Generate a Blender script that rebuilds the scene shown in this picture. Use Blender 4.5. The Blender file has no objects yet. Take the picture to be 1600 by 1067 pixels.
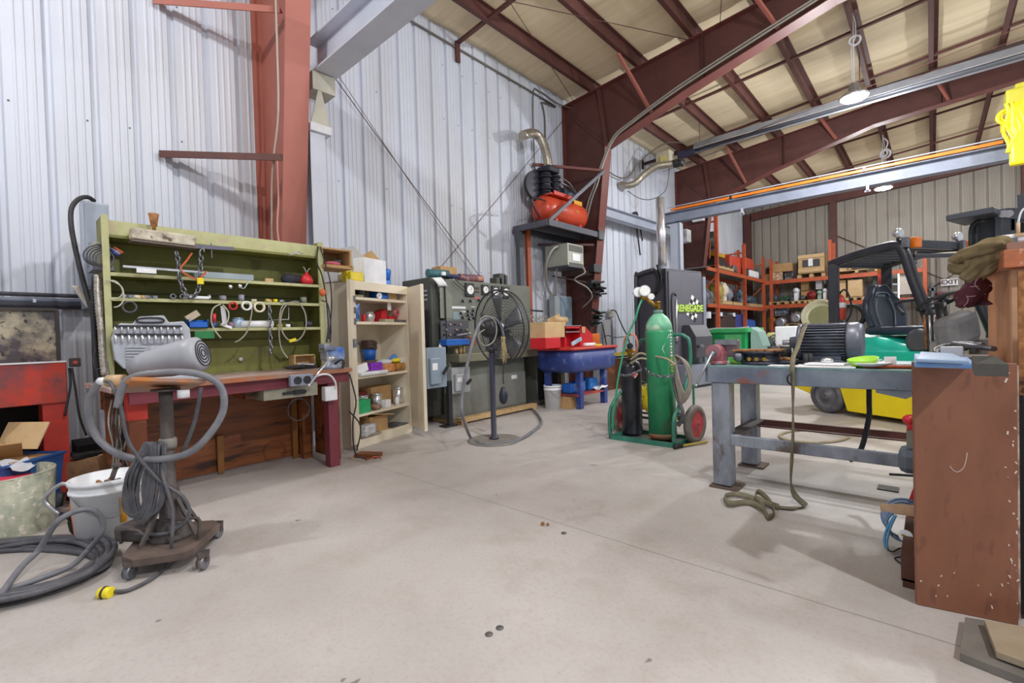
import bpy, bmesh, math, random
from mathutils import Vector, Matrix
random.seed(7)
V=Vector; pi=math.pi
sc=bpy.context.scene; COL=sc.collection
# ---------------- camera ----------------
EYE=V((0,0,1.2)); FP=729.0; CX,CY=800.0,533.5
def _camaxes():
    d=lambda v:V((v[0]-CX,-(v[1]-CY),-FP)).normalized()
    Y=d((1456,503)); X=-d((-10,545)); X=(X-Y*X.dot(Y)).normalized(); Z=X.cross(Y)
    return Matrix((X,Y,Z))
RM=_camaxes()
cd=bpy.data.cameras.new('camera'); cam=bpy.data.objects.new('camera',cd); COL.objects.link(cam)
cam.matrix_world=Matrix.Translation(EYE)@RM.to_4x4(); cd.sensor_width=36; cd.lens=FP/1600*36; cd.clip_start=.05; cd.clip_end=200
sc.camera=cam
def ray(x,y): return RM@V((x-CX,-(y-CY),-FP))
def F(x,y,h=0.0): r=ray(x,y); return EYE+r*((h-1.2)/r.z)
def PX(x,y,k): r=ray(x,y); return EYE+r*(k/r.x)
def PY(x,y,k): r=ray(x,y); return EYE+r*(k/r.y)
# ---------------- world, exposure ----------------
w=bpy.data.worlds.new('world'); sc.world=w; w.use_nodes=True
w.node_tree.nodes['Background'].inputs[0].default_value=(0.86,0.92,1.0,1); w.node_tree.nodes['Background'].inputs[1].default_value=.34
sc.view_settings.view_transform='Standard'; sc.view_settings.look='None'; sc.view_settings.gamma=1; sc.view_settings.exposure=0.88
try: sc.view_settings.use_curve_mapping=False
except: pass
LAMPS=[(-.95,10,5.1,230),(-.97,16.8,5.0,150),(-3.9,-1.2,5.6,88),(-.5,2.6,5.6,130),(3.2,9,5.2,200),(3.2,1,5.4,330),(3.2,16.8,5.1,90)]  # lamps over the bench and along the right are unseen, set out for fill
def lamp_light(p,e):
    l=bpy.data.lights.new('lamp_light','POINT'); l.energy=e; l.shadow_soft_size=.08; l.color=(.97,.98,1)
    o=bpy.data.objects.new('lamp_light',l); COL.objects.link(o); o.location=p; return o
# ---------------- helpers ----------------
class MB:
    def __init__(s): s.b=bmesh.new()
    def face(s,vs,sm=False):
        try: f=s.b.faces.new(vs); f.smooth=sm; return f
        except ValueError: return None
    def verts(s,pts): return [s.b.verts.new(p) for p in pts]
    def bx(s,c,d,rz=0,R=None):
        R=R or Matrix.Rotation(rz,3,'Z'); c=V(c); hx,hy,hz=d[0]/2,d[1]/2,d[2]/2
        v=s.verts([c+R@V((x,y,z)) for x in(-hx,hx) for y in(-hy,hy) for z in(-hz,hz)])
        for q in((0,1,3,2),(4,6,7,5),(0,4,5,1),(2,3,7,6),(0,2,6,4),(1,5,7,3)): s.face([v[i] for i in q])
        return s
    def b2(s,a,b): 
        a=V(a);b=V(b); return s.bx((a+b)/2,(abs(b.x-a.x),abs(b.y-a.y),abs(b.z-a.z)))
    def bar(s,p,q,wd=.05,h=.05,up=(0,0,1)):
        p=V(p);q=V(q);d=(q-p); L=d.length; 
        if L<1e-6: return s
        d/=L; u=V(up); 
        if abs(d.dot(u))>.98: u=V((1,0,0))
        a=d.cross(u).normalized(); u=a.cross(d); R=Matrix((a,d,u)).transposed()
        return s.bx((p+q)/2,(wd,L,h),R=R)
    def ring(s,c,n,r,seg,ref=None,ry=None):
        n=V(n).normalized(); u=V(ref) if ref else (V((0,0,1)) if abs(n.z)<.9 else V((1,0,0)))
        a=u.cross(n).normalized(); b=n.cross(a)
        return s.verts([V(c)+a*math.cos(2*pi*i/seg)*r+b*math.sin(2*pi*i/seg)*(ry or r) for i in range(seg)])
    def skin(s,rs,closed=False,cap=True,sm=True):
        n=len(rs[0])
        for k in range(len(rs)-(0 if closed else 1)):
            A,B=rs[k],rs[(k+1)%len(rs)]
            for i in range(n): s.face([A[i],A[(i+1)%n],B[(i+1)%n],B[i]],sm)
        if cap and not closed: s.face(rs[0][::-1]); s.face(rs[-1])
    def cyl(s,p,q,r,r2=None,seg=16,cap=True):
        p=V(p);q=V(q);n=q-p; ref=None
        s.skin([s.ring(p,n,r,seg),s.ring(q,n,r if r2 is None else r2,seg)],cap=cap); return s
    def lathe(s,prof,o,ax=(0,0,1),seg=20,cap=True):
        o=V(o);ax=V(ax).normalized(); s.skin([s.ring(o+ax*h,ax,max(r,.0005),seg) for r,h in prof],cap=cap); return s
    def tube(s,pts,r=.01,seg=7,closed=False,smooth=4):
        P=[V(p) for p in pts]
        if smooth>1 and len(P)>2:
            Q=[];n=len(P)
            for i in range(n if closed else n-1):
                g=lambda j:P[j%n] if closed else P[max(0,min(n-1,j))]
                p0,p1,p2,p3=g(i-1),g(i),g(i+1),g(i+2)
                for k in range(smooth):
                    t=k/smooth; Q.append(.5*((2*p1)+(p2-p0)*t+(2*p0-5*p1+4*p2-p3)*t*t+(3*p1-p0-3*p2+p3)*t**3))
            if not closed: Q.append(P[-1])
            P=Q
        n=len(P); rs=[]; u=None
        for i in range(n):
            d=(P[(i+1)%n]-P[i-1]) if closed else (P[min(i+1,n-1)]-P[max(i-1,0)])
            if d.length<1e-9: d=V((0,0,1))
            d.normalize()
            if u is None: u=V((0,0,1)) if abs(d.z)<.9 else V((1,0,0))
            a=u.cross(d)
            if a.length<1e-6: a=d.orthogonal()
            a.normalize(); b=d.cross(a); u=b
            rs.append(s.verts([P[i]+a*math.cos(2*pi*k/seg)*r+b*math.sin(2*pi*k/seg)*r for k in range(seg)]))
        s.skin(rs,closed=closed); return s
    def coil(s,c,R,r,n=3,nrm=(0,0,1),jit=.03,seg=6,ry=None,pitch=None):
        c=V(c);m=V(nrm).normalized();a=m.orthogonal().normalized() if abs(m.z)<.9 else V((1,0,0)); b=m.cross(a); pts=[]
        for i in range(n*14+1):
            t=2*pi*i/14; k=i/14; q=1+jit*math.sin(k*2.4+1.3)+jit*.6*math.sin(t*.37)
            pts.append(c+a*math.cos(t)*R*q+b*math.sin(t)*(ry or R)*q+m*(k*(pitch if pitch is not None else r*1.1)))
        return s.tube(pts,r,seg,smooth=2)
    def prism(s,poly,o,ux,uy,ex):
        o=V(o);ux=V(ux);uy=V(uy);ex=V(ex)
        A=s.verts([o+ux*x+uy*y for x,y in poly]);B=s.verts([o+ux*x+uy*y+ex for x,y in poly])
        s.face(A[::-1]);s.face(B);n=len(A)
        for i in range(n): s.face([A[i],A[(i+1)%n],B[(i+1)%n],B[i]])
        return s
    def ball(s,c,r,seg=12,sx=1,sy=1,sz=1,R=None):
        c=V(c); R=R or Matrix.Identity(3); rs=[]
        for i in range(1,seg//2+1-0):
            if i>=seg//2: break
            ph=pi*i/(seg//2); rs.append(s.verts([c+R@V((r*sx*math.sin(ph)*math.cos(2*pi*k/seg),r*sy*math.sin(ph)*math.sin(2*pi*k/seg),r*sz*math.cos(ph))) for k in range(seg)]))
        s.skin(rs[::-1],cap=False)
        t=s.b.verts.new(c+R@V((0,0,r*sz))); bt=s.b.verts.new(c-R@V((0,0,r*sz)))
        for k in range(seg): s.face([rs[0][(k+1)%seg],t,rs[0][k]][::-1],True); s.face([rs[-1][k],bt,rs[-1][(k+1)%seg]][::-1],True)
        return s
    def grid(s,nu,nv,fn,sm=True):
        g=[[s.b.verts.new(fn(i/nu,j/nv)) for j in range(nv+1)] for i in range(nu+1)]
        for i in range(nu):
            for j in range(nv): s.face([g[i][j],g[i+1][j],g[i+1][j+1],g[i][j+1]],sm)
        return s
    def loops(s,rings,cap=True,sm=True):
        s.skin([s.verts(r) for r in rings],cap=cap,sm=sm); return s
def link(name,me,parent=None):
    o=bpy.data.objects.new(name,me); COL.objects.link(o)
    if parent is not None: o.parent=parent
    return o
def tag(o,label,cat,group=None,kind=None):
    o['label']=label; o['category']=cat
    if group: o['group']=group
    if kind: o['kind']=kind
    return o
def fin(mb,name,m,parent=None,bev=0,world=True,thick=0,sub=0,org=None):
    me=bpy.data.meshes.new(name)
    bmesh.ops.recalc_face_normals(mb.b,faces=mb.b.faces[:])
    off=None
    if parent is not None and world:
        chain=[];q=parent
        while q is not None: chain.append(q); q=q.parent
        mt=Matrix.Identity(4)
        for q in reversed(chain): mt=mt@Matrix.LocRotScale(q.location,q.rotation_euler,q.scale)
        mb.b.transform(mt.inverted())
    elif parent is None:
        vs=mb.b.verts
        if org is None:
            xs=[v.co.x for v in vs];ys=[v.co.y for v in vs];zs=[v.co.z for v in vs]
            org=V(((min(xs)+max(xs))/2,(min(ys)+max(ys))/2,min(zs)))
        mb.b.transform(Matrix.Translation(-V(org))); off=V(org)
    mb.b.to_mesh(me); mb.b.free()
    for mm in (m if isinstance(m,(list,tuple)) else [m]): me.materials.append(mm)
    o=link(name,me,parent)
    if off is not None: o.location=off
    if thick: md=o.modifiers.new('t','SOLIDIFY'); md.thickness=thick; md.offset=0
    if sub: md=o.modifiers.new('s','SUBSURF'); md.levels=sub; md.render_levels=sub
    if bev: md=o.modifiers.new('b','BEVEL'); md.width=bev; md.segments=2; md.limit_method='ANGLE'; md.angle_limit=.7
    return o
def T(name,label,cat,loc=(0,0,0),rz=0,group=None):
    o=bpy.data.objects.new(name,None); COL.objects.link(o); o.empty_display_size=.1
    o.location=loc; o.rotation_euler=(0,0,rz); return tag(o,label,cat,group)
def S(name,mb,m,label,cat,group=None,**k): return tag(fin(mb,name,m,None,**k),label,cat,group)
def ST(name,mb,m,**k): o=fin(mb,name,m,None,**k); o['kind']='structure'; return o
def lab(o,t): o['label']=t; return o
def dup(o,loc=None,rz=None,label=None,parent=None):
    c=o.copy(); COL.objects.link(c); c.parent=parent
    if loc is not None: c.location=loc
    if rz is not None: c.rotation_euler=(0,0,rz)
    if label: c['label']=label
    for ch in [x for x in bpy.data.objects if x.parent==o]: dup(ch,parent=c)
    return c
def text(name,s,size,loc,ux,uy,m,parent=None,ex=.002,bold=0):
    cu=bpy.data.curves.new(name,'FONT'); cu.body=s; cu.size=size; cu.extrude=ex; cu.align_x='CENTER'; cu.align_y='CENTER'; cu.offset=bold
    t=bpy.data.objects.new(name,cu); COL.objects.link(t); bpy.context.view_layer.update()
    me=bpy.data.meshes.new_from_object(t.evaluated_get(bpy.context.evaluated_depsgraph_get())); bpy.data.objects.remove(t)
    ux=V(ux).normalized();uy=V(uy).normalized();n=ux.cross(uy)
    me.transform(Matrix.Translation(V(loc))@Matrix((ux,uy,n)).transposed().to_4x4())
    if parent is not None:
        chain=[];q=parent
        while q is not None: chain.append(q); q=q.parent
        mt=Matrix.Identity(4)
        for q in reversed(chain): mt=mt@Matrix.LocRotScale(q.location,q.rotation_euler,q.scale)
        me.transform(mt.inverted())
    me.materials.clear(); me.materials.append(m); return link(name,me,parent)
# ---------------- materials ----------------
_mc={}
def mat(name,c,r=.6,me=0,c2=None,sc_=6,amt=.5,bump=0,st=(1,1,1),det=6,lo=.4,hi=.65,c3=None,s3=30,emit=0):
    if name in _mc: return _mc[name]
    m=bpy.data.materials.new(name); m.use_nodes=True; n=m.node_tree.nodes; L=m.node_tree.links; b=n['Principled BSDF']
    b.inputs['Base Color'].default_value=(*c,1); b.inputs['Roughness'].default_value=r; b.inputs['Metallic'].default_value=me
    if emit: b.inputs['Emission Color'].default_value=(*c,1); b.inputs['Emission Strength'].default_value=emit
    if c2 is None: c2=tuple(x*.78 for x in c)
    if not emit:
        tc=n.new('ShaderNodeTexCoord'); mp=n.new('ShaderNodeMapping'); mp.inputs['Scale'].default_value=st; L.new(tc.outputs['Object'],mp.inputs[0])
        nz=n.new('ShaderNodeTexNoise'); nz.inputs['Scale'].default_value=sc_; nz.inputs['Detail'].default_value=det; nz.inputs['Roughness'].default_value=.62; L.new(mp.outputs[0],nz.inputs[0])
        rp=n.new('ShaderNodeMapRange'); rp.inputs[1].default_value=lo; rp.inputs[2].default_value=hi; rp.inputs[3].default_value=0; rp.inputs[4].default_value=amt; L.new(nz.outputs[0],rp.inputs[0])
        mx=n.new('ShaderNodeMix'); mx.data_type='RGBA'; mx.inputs[6].default_value=(*c,1); mx.inputs[7].default_value=(*c2,1); L.new(rp.outputs[0],mx.inputs[0]); out=mx.outputs[2]
        if c3:
            n3=n.new('ShaderNodeTexNoise'); n3.inputs['Scale'].default_value=s3; n3.inputs['Detail'].default_value=5; L.new(mp.outputs[0],n3.inputs[0])
            r3=n.new('ShaderNodeMapRange'); r3.inputs[1].default_value=.58; r3.inputs[2].default_value=.68; L.new(n3.outputs[0],r3.inputs[0])
            m3=n.new('ShaderNodeMix'); m3.data_type='RGBA'; m3.inputs[7].default_value=(*c3,1); L.new(out,m3.inputs[6]); L.new(r3.outputs[0],m3.inputs[0]); out=m3.outputs[2]
        L.new(out,b.inputs['Base Color'])
        if bump:
            bp=n.new('ShaderNodeBump'); bp.inputs['Strength'].default_value=bump; bp.inputs['Distance'].default_value=.01; L.new(nz.outputs[0],bp.inputs['Height']); L.new(bp.outputs[0],b.inputs['Normal'])
    _mc[name]=m; return m
def hexc(h): 
    f=lambda v:(v/255/12.92 if v/255<=.04045 else ((v/255+.055)/1.055)**2.4)
    return tuple(f(int(h[i:i+2],16)) for i in(0,2,4))
H=hexc
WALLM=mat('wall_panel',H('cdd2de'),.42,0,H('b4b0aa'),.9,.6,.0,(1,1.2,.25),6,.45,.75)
ENDM=mat('end_wall_panel',H('9c968c'),.5,0,H('80786e'),1.2,.5,0,(1.2,1,.3),6)  # grey-brown, darkened further in place of the shade high on this wall
CEILM=mat('insulation_facing',H('f0e0be'),.75,0,H('dac69c'),1.1,.6,.55,(.6,9,1),5,.4,.7)
IRON=mat('lit_oxide_steel',H('ac685a'),.55,0,H('9a584c'),1.5,.5,.02)  # red oxide paint with the light on the near frame put into its colour
IRONM=mat('half_lit_oxide_steel',H('74403a'),.55,0,H('5e322c'),2,.5,.02)  # same red oxide paint, toned down for flanges in dimmer light
IROND=mat('shaded_oxide_steel',H('5e3630'),.6,0,H('482a26'),3,.6,.02)  # same red oxide paint with the shade on webs and roof steel mixed in
GREYP=mat('light_grey_paint',H('b4bac8'),.45,0,H('9aa2b2'),2,.5)
GREYW=mat('pale_crane_paint',H('d4d8e4'),.42,0,H('bcc2d0'),2,.5)
GREYD=mat('grey_paint',H('8a90a0'),.5,0,H('6f7684'),3,.5)
STEEL=mat('bare_steel',H('8c9098'),.42,.75,H('5e6068'),9,.7,.1,c3=H('6b5348'),s3=6)
BLK=mat('black_paint',H('24252a'),.42,0,H('3a3b40'),14,.5)
RUB=mat('rubber_hose',H('4a4a50'),.55,0,H('6a6a70'),12,.6)
RUBG=mat('grey_rubber_hose',H('6e7078'),.5,0,H('8a8b90'),12,.6)
RUBK=mat('black_rubber',H('202024'),.6,0,H('38383c'),12,.6)
CHR=mat('chrome',H('e2e4e8'),.24,.8,H('b0b2b6'),8,.4)
ALU=mat('aluminium',H('c0c2c8'),.35,.8,H('9a9ca2'),8,.5)
KRAFT=mat('cardboard',H('c09a6a'),.8,0,H('a07c50'),6,.5,.1)
KRAFTL=mat('light_cardboard',H('d4b68a'),.8,0,H('bb9a6c'),6,.5,.1)
WOOD=mat('raw_wood',H('d0b080'),.65,0,H('a88454'),4,.6,.1,(1,8,8))
WHITE=mat('white_paint',H('e6e6ea'),.5,0,H('c8c8cc'),8,.4)
PAPER=mat('paper',H('f0f0f2'),.7,0,H('dcdce0'),8,.4)
PLASTW=mat('white_plastic',H('f2f5fa'),.4,0,H('dcdfe6'),5,.5)
RED=mat('red_paint',H('cc3a2c'),.42,0,H('a02a22'),6,.5)
REDP=mat('red_plastic',H('d42a34'),.35,0,H('b02028'),6,.4)
BLUE=mat('blue_plastic',H('2468c8'),.35,0,H('1a50a0'),6,.5)
BLUED=mat('worn_blue_paint',H('2c3f86'),.45,0,H('3c4f8c'),7,.5,c3=H('5c6c98'),s3=6)
YEL=mat('yellow_paint',H('f0d814'),.38,0,H('d8bc10'),3,.4)
YELP=mat('yellow_plastic',H('f0dc28'),.35,0,H('d0b818'),6,.4)
ORG=mat('orange_rack_paint',H('c05a34'),.5,0,H('98442a'),7,.5)
ORGB=mat('orange_conductor',H('f08228'),.4,0,H('d86c1c'),6,.4)
GRN=mat('green_paint',H('1fa860'),.42,0,H('168a4c'),5,.5)
TEAL=mat('teal_paint',H('24ccb4'),.25,0,H('1cb8a0'),5,.4)
OLIVE=mat('green_shelf_paint',H('80803f'),.55,0,H('66652f'),3,.6,.05,c3=H('62602f'),s3=5)
OLIVEF=mat('pale_green_edge_paint',H('bcbc8a'),.5,0,H('a0a06c'),7,.5,c3=H('b8a888'),s3=16)
CREAM=mat('cream_cabinet_paint',H('e8dcc6'),.5,0,H('d8cab0'),2,.5,.02)
MAROON=mat('maroon_paint',H('7a3440'),.45,0,H('5c2832'),4,.5)
MACH=mat('grey_green_machine_paint',H('74776c'),.5,0,H('5e6158'),2.5,.6,.05)
MACHD=mat('dark_machine_paint',H('4c4e48'),.5,0,H('3a3b38'),3,.6)
DKGREY=mat('charcoal_powder_coat',H('54545e'),.5,0,H('464650'),5,.5)
PLYD=mat('stained_plywood',H('8a4e26'),.45,0,H('5a2c14'),2.2,.75,.05,(6,1,7),c3=H('38200f'),s3=2)
PLYB=mat('brown_painted_board',H('8a5a44'),.5,0,H('70442f'),1.6,.7,.03,(3,1,1),c3=H('784c3a'),s3=9)
TAN=mat('crate_plywood',H('dc9c70'),.55,0,H('c07848'),1.4,.6,.03,(5,5,1))
RUST=mat('rusty_steel',H('8a5a34'),.75,0,H('c08a50'),30,.7,.3,c3=H('4c3022'),s3=22)
BRASS=mat('brass',H('b8903c'),.35,.8,H('8a6a2c'),9,.5)
DARK=mat('dark_interior',H('1c1a1c'),.8)
GLASS=mat('gauge_face',H('f4f4f0'),.25)
PINK=mat('red_wheel_paint',H('c44a50'),.5,0,H('a03840'),8,.6)
LAMPM=mat('lamp_lens',(1,.98,.95),emit=60)
LAMPM2=mat('indicator_amber',H('f08020'),.25)
# ---------------- floor ----------------
def floor_material():
    m=bpy.data.materials.new('concrete_floor'); m.use_nodes=True; n=m.node_tree.nodes; L=m.node_tree.links; b=n['Principled BSDF']; b.inputs['Roughness'].default_value=.5
    tc=n.new('ShaderNodeTexCoord')
    def nz(s,d=8,r=.6,st=(1,1,1)):
        mp=n.new('ShaderNodeMapping'); mp.inputs['Scale'].default_value=st; L.new(tc.outputs['Object'],mp.inputs[0])
        q=n.new('ShaderNodeTexNoise'); q.inputs['Scale'].default_value=s; q.inputs['Detail'].default_value=d; q.inputs['Roughness'].default_value=r; L.new(mp.outputs[0],q.inputs[0]); return q.outputs[0]
    def rng(x,a,c,lo=0,hi=1):
        r=n.new('ShaderNodeMapRange'); r.inputs[1].default_value=a; r.inputs[2].default_value=c; r.inputs[3].default_value=lo; r.inputs[4].default_value=hi; L.new(x,r.inputs[0]); return r.outputs[0]
    def mix(f,a,c):
        x=n.new('ShaderNodeMix'); x.data_type='RGBA'
        if isinstance(f,float): x.inputs[0].default_value=f
        else: L.new(f,x.inputs[0])
        if isinstance(a,tuple): x.inputs[6].default_value=(*a,1)
        else: L.new(a,x.inputs[6])
        x.inputs[7].default_value=(*c,1); return x.outputs[2]
    o=mix(rng(nz(.7),.35,.7),H('c6c0bd'),H('aea8a5'))
    o=mix(rng(nz(3.5,9,.7),.5,.75,0,.5),o,H('a09686'))
    o=mix(rng(nz(45,4,.7),.5,.7,0,.35),o,H('989290'))
    o=mix(rng(nz(1.3,6,.65,(1,.5,1)),.63,.72,0,.45),o,H('7a6e60'))
    o=mix(rng(nz(5.5,3,.5),.735,.75,0,.7),o,H('5c5650'))
    # saw-cut joints
    sx=n.new('ShaderNodeSeparateXYZ'); L.new(tc.outputs['Object'],sx.inputs[0])
    wob=rng(nz(1.1,3),0,1,-.02,.02)
    for ax,v in ((1,2.35),(1,8.45),(1,14.4),(0,-9.),(0,1.6)):
        a=n.new('ShaderNodeMath'); a.operation='ADD'; L.new(sx.outputs[ax],a.inputs[0]); L.new(wob,a.inputs[1])
        s=n.new('ShaderNodeMath'); s.operation='SUBTRACT'; L.new(a.outputs[0],s.inputs[0]); s.inputs[1].default_value=v
        ab=n.new('ShaderNodeMath'); ab.operation='ABSOLUTE'; L.new(s.outputs[0],ab.inputs[0])
        o=mix(rng(ab.outputs[0],.0022,.0032,.75,0),o,H('5a544e'))
    L.new(o,b.inputs['Base Color'])
    bp=n.new('ShaderNodeBump'); bp.inputs['Strength'].default_value=.12; bp.inputs['Distance'].default_value=.004; L.new(nz(30,6,.7),bp.inputs['Height']); L.new(bp.outputs[0],b.inputs['Normal'])
    L.new(rng(nz(2.5),.3,.7,.38,.62),b.inputs['Roughness'])
    return m
WX=-5.9; XR=9.0; Y0=-5.0; YE=21.5; SL=.085
def roofz(x): return 6.25+SL*(x+5.9)
ST('floor',MB().b2((WX-.3,Y0-3,-.12),(XR,YE+.3,0)),floor_material(),org=(0,0,0))
# ---------------- ribbed walls ----------------
def ribprofile(a0,a1,first=.09,per=.3133,dp=.034,w0=.036,w1=.02):
    pts=[(a0,0)];k=math.ceil((a0-first)/per); y=first+per*k
    while y<a1-.1:
        pts+=[(y-w0,0),(y-w1,-dp),(y+w1,-dp),(y+w0,0)]
        for q in(.105,.165,.225):
            c=y+q
            if c<a1-.02: pts+=[(c-.014,0),(c-.006,.006),(c+.006,.006),(c+.014,0)]
        y+=per
    pts.append((a1,0)); return pts
def ribwall(name,axis,fixed,a0,a1,topf,m,sign,first=.09,per=.3133):
    mb=MB(); P=ribprofile(a0,a1,first,per,*((.05,.026,.012) if axis=='x' else (.036,.034,.02))); lo=[];hi=[];bl=[];bh=[]
    for a,off in P:
        if axis=='y': p=lambda z,d=0:(fixed+sign*(off-d),a,z)
        else: p=lambda z,d=0:(a,fixed+sign*(off-d),z)
        t=topf(a)
        lo.append(mb.b.verts.new(p(0)));hi.append(mb.b.verts.new(p(t)))
    for i in range(len(P)-1): mb.face([lo[i],lo[i+1],hi[i+1],hi[i]])
    o=ST(name,mb,m,thick=.004); return o
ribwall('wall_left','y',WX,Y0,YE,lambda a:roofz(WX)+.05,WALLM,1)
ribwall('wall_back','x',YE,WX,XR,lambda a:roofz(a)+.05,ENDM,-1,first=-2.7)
# ceiling insulation
def ceilfn(u,v):
    x=WX+u*(XR-WX); y=Y0+v*(YE-Y0); ph=(x+5.17)/1.04; sag=.03*math.sin((ph%1)*pi)
    return V((x,y,roofz(x)+.03-sag+.006*math.sin(y*3.3+x)+.008*math.sin(y*7.1+x*.7)))
ST('ceiling',MB().grid(120,260,ceilfn),CEILM,thick=.02)
# wall screws
rnd=random.Random(3); mb=MB()
for k in range(-12,66):
    y=.09+.3133*k
    if rnd.random()<.75:
        for z in(2.3,3.35,4.75,5.6):
            yy=y+rnd.choice((-.06,.06)); zz=z+rnd.uniform(-.03,.03)
            if rnd.random()<.8: mb.cyl((WX,yy,zz),(WX+.006,yy,zz),.009,seg=6)
ST('trim_1',mb,mat('screw_head',H('5a5a60'),.5))
# ---------------- steel frames ----------------
def frame(Y,tw,name,label):
    t=T(name,label,'steel frame',(WX,Y,0))
    K=1.15 # knee half depth marker
    web=[(WX+.03,0),(WX+.03,roofz(WX)-.2),(XR,roofz(XR)-.2),(XR,roofz(XR)-.85),(-1.0,5.98),(-3.25,5.42),(-4.84,4.92),(-5.45,0)]
    zo=(WX,0)
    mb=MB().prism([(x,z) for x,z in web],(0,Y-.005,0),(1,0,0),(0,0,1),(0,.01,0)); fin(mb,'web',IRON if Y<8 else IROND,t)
    fw=.13
    def flange(nm,pts,cut=None,fw=fw):
        mb=MB()
        for a,b in zip(pts[:-1],pts[1:]): mb.bar((a[0],Y,a[1]),(b[0],Y,b[1]),2*fw,.014,up=(-(b[1]-a[1]),0,b[0]-a[0]))
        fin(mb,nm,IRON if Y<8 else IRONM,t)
    flange('outer_flange',[(WX+.035,0),(WX+.035,roofz(WX)-.19)],fw=.11)
    flange('top_flange',[(WX+.03,roofz(WX)-.2),(XR,roofz(XR)-.2)])
    flange('inner_flange',[(-5.45,0),(-4.84,4.92)])
    flange('bottom_flange',[(-4.84,4.92),(-3.25,5.42),(-1.0,5.98),(XR,roofz(XR)-.85)])
    fin(MB().bar((-4.84,Y-.055,4.92),(-5.0,Y-.055,roofz(-5)-.2),.09,.012,up=(0,1,0)),'stiffener_plate',IROND,t)
    fin(MB().bar((-4.88,Y-.02,4.98),(-5.72,Y-.02,5.85),.012,.05),'knee_bar',IROND,t)
    for x in(-2.9,.2): 
        zb=5.42+(x+3.25)*.249 if x<-1 else 6.0+(x+1)*.05
        fin(MB().bx((x,Y-.06,(zb+roofz(x)-.2)/2),(.012,.1,roofz(x)-.2-zb)),'stiffener_plate',IROND,t)
    return t
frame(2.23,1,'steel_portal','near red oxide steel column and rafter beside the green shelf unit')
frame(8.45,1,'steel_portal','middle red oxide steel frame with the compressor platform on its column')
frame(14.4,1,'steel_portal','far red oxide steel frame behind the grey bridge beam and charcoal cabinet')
# near frame's knee is above the view, so keep its web, coloured lighter as if lit, visible from the left
# purlins
PUR=[-5.12+1.04*i for i in range(0,14)]
for i,x in enumerate(PUR):
    z=roofz(x); mb=MB()
    mb.b2((x-.004,Y0,z-.19),(x+.004,YE-.05,z)); mb.b2((x-.07,Y0,z-.196),(x+.004,YE-.05,z-.188)); mb.b2((x,Y0,z-.012),(x+.07,YE-.05,z-.004)); mb.b2((x-.074,Y0,z-.19),(x-.068,YE-.05,z-.17))
    mb.b2((x-.06,Y0,z-.1),(x+.0,YE-.05,z-.09)) if 0 else None
    nm=['first','second','third','fourth','fifth','sixth','seventh','eighth','ninth','tenth','eleventh','twelfth','thirteenth','fourteenth'][i]
    S('roof_purlin',mb,IROND,f'red oxide steel roof purlin, {nm} counted from the left wall','roof beam','roof purlins under the insulated ceiling')
# bridging strips across purlins
for Y,lbl in((5.35,'in the bay before the middle frame'),(10.6,'just past the middle frame'),(12.9,'before the far frame'),(16.6,'first past the far frame'),(19.2,'nearest the end wall')):
    S('purlin_bridging',MB().bar((WX+.05,Y,roofz(WX+.05)-.16),(XR,Y,roofz(XR)-.16),.06,.045),IROND,f'long red steel bridging strip across the roof purlins, {lbl}','roof brace','bridging strips across the purlins')
S('strut_bracket',MB().bx((WX+.045,5.35,roofz(WX)-.3),(.03,.09,.34)),IROND,'small dark bracket at wall top holding the near bridging strip','bracket')
# flange braces
for Y in(8.45,14.4):
    for x,nm in((-4.16,'by the knee'),(-2.04,'mid-way up the rafter'),(.04,'farther up the rafter')):
        zb=(5.42+(x+.35+3.25)*.249 if x+.35<-1 else 6.03)-.0
        if x<-3: zb=4.92+(x+.3+4.72)*.34
        S('flange_brace',MB().bar((x,Y-.75,roofz(x)-.19),(x+.3,Y-.08,zb+.06),.05,.05),IRON,f'diagonal red flange brace {nm} on the {"middle" if Y<9 else "far"} frame','brace','flange braces on the rafters')
# cross bracing rods roof and wall
def rod(label,pts,r=.006,m=IROND,name='bracing_rod',cat='rod'): return S(name,MB().tube(pts,r,5,smooth=1),m,label,cat)
zr=lambda x:roofz(x)-.24
rod('thin roof bracing rod running to the wall end of the middle frame',[(-3.9,3.0,zr(-3.9)),(-5.55,8.35,zr(-5.6))])
rod('thin roof bracing rod running to the middle rafter from the wall side',[(-5.6,3.2,zr(-5.6)),(-3.05,8.4,zr(-3.05))])
rod('thin roof bracing rod rising right from the middle rafter',[(-2.62,8.4,zr(-2.62)),(-1.1,4.2,zr(-1.1))])
rod('long thin bracing rod crossing the white wall down to the right',[(WX+.08,2.9,4.85),(WX+.08,6.9,1.05)])
rod('second thin bracing wire beside the long one on the white wall',[(WX+.06,2.95,4.95),(WX+.06,6.3,1.4)],.004)
rod('thin bracing rod rising up the white wall to the compressor column',[(WX+.09,4.2,1.7),(WX+.09,8.3,5.75)])
rod('thin bracing rod descending left across the ribbed back wall',[(-2.7,YE-.08,4.6),(.35,YE-.08,2.6)],.014)
rod('thin bracing rod rising right across the ribbed back wall',[(-.2,YE-.08,2.2),(4.3,YE-.08,5.6)],.014)
rod('thin taut wire across the far roof bay below the purlins',[(-5.2,11.6,5.35),(4.5,10.4,5.95)],.006)
rod('second taut wire across the far roof bay below the purlins',[(-5.2,11.9,5.35),(4.5,10.9,5.95)],.006)
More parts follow.
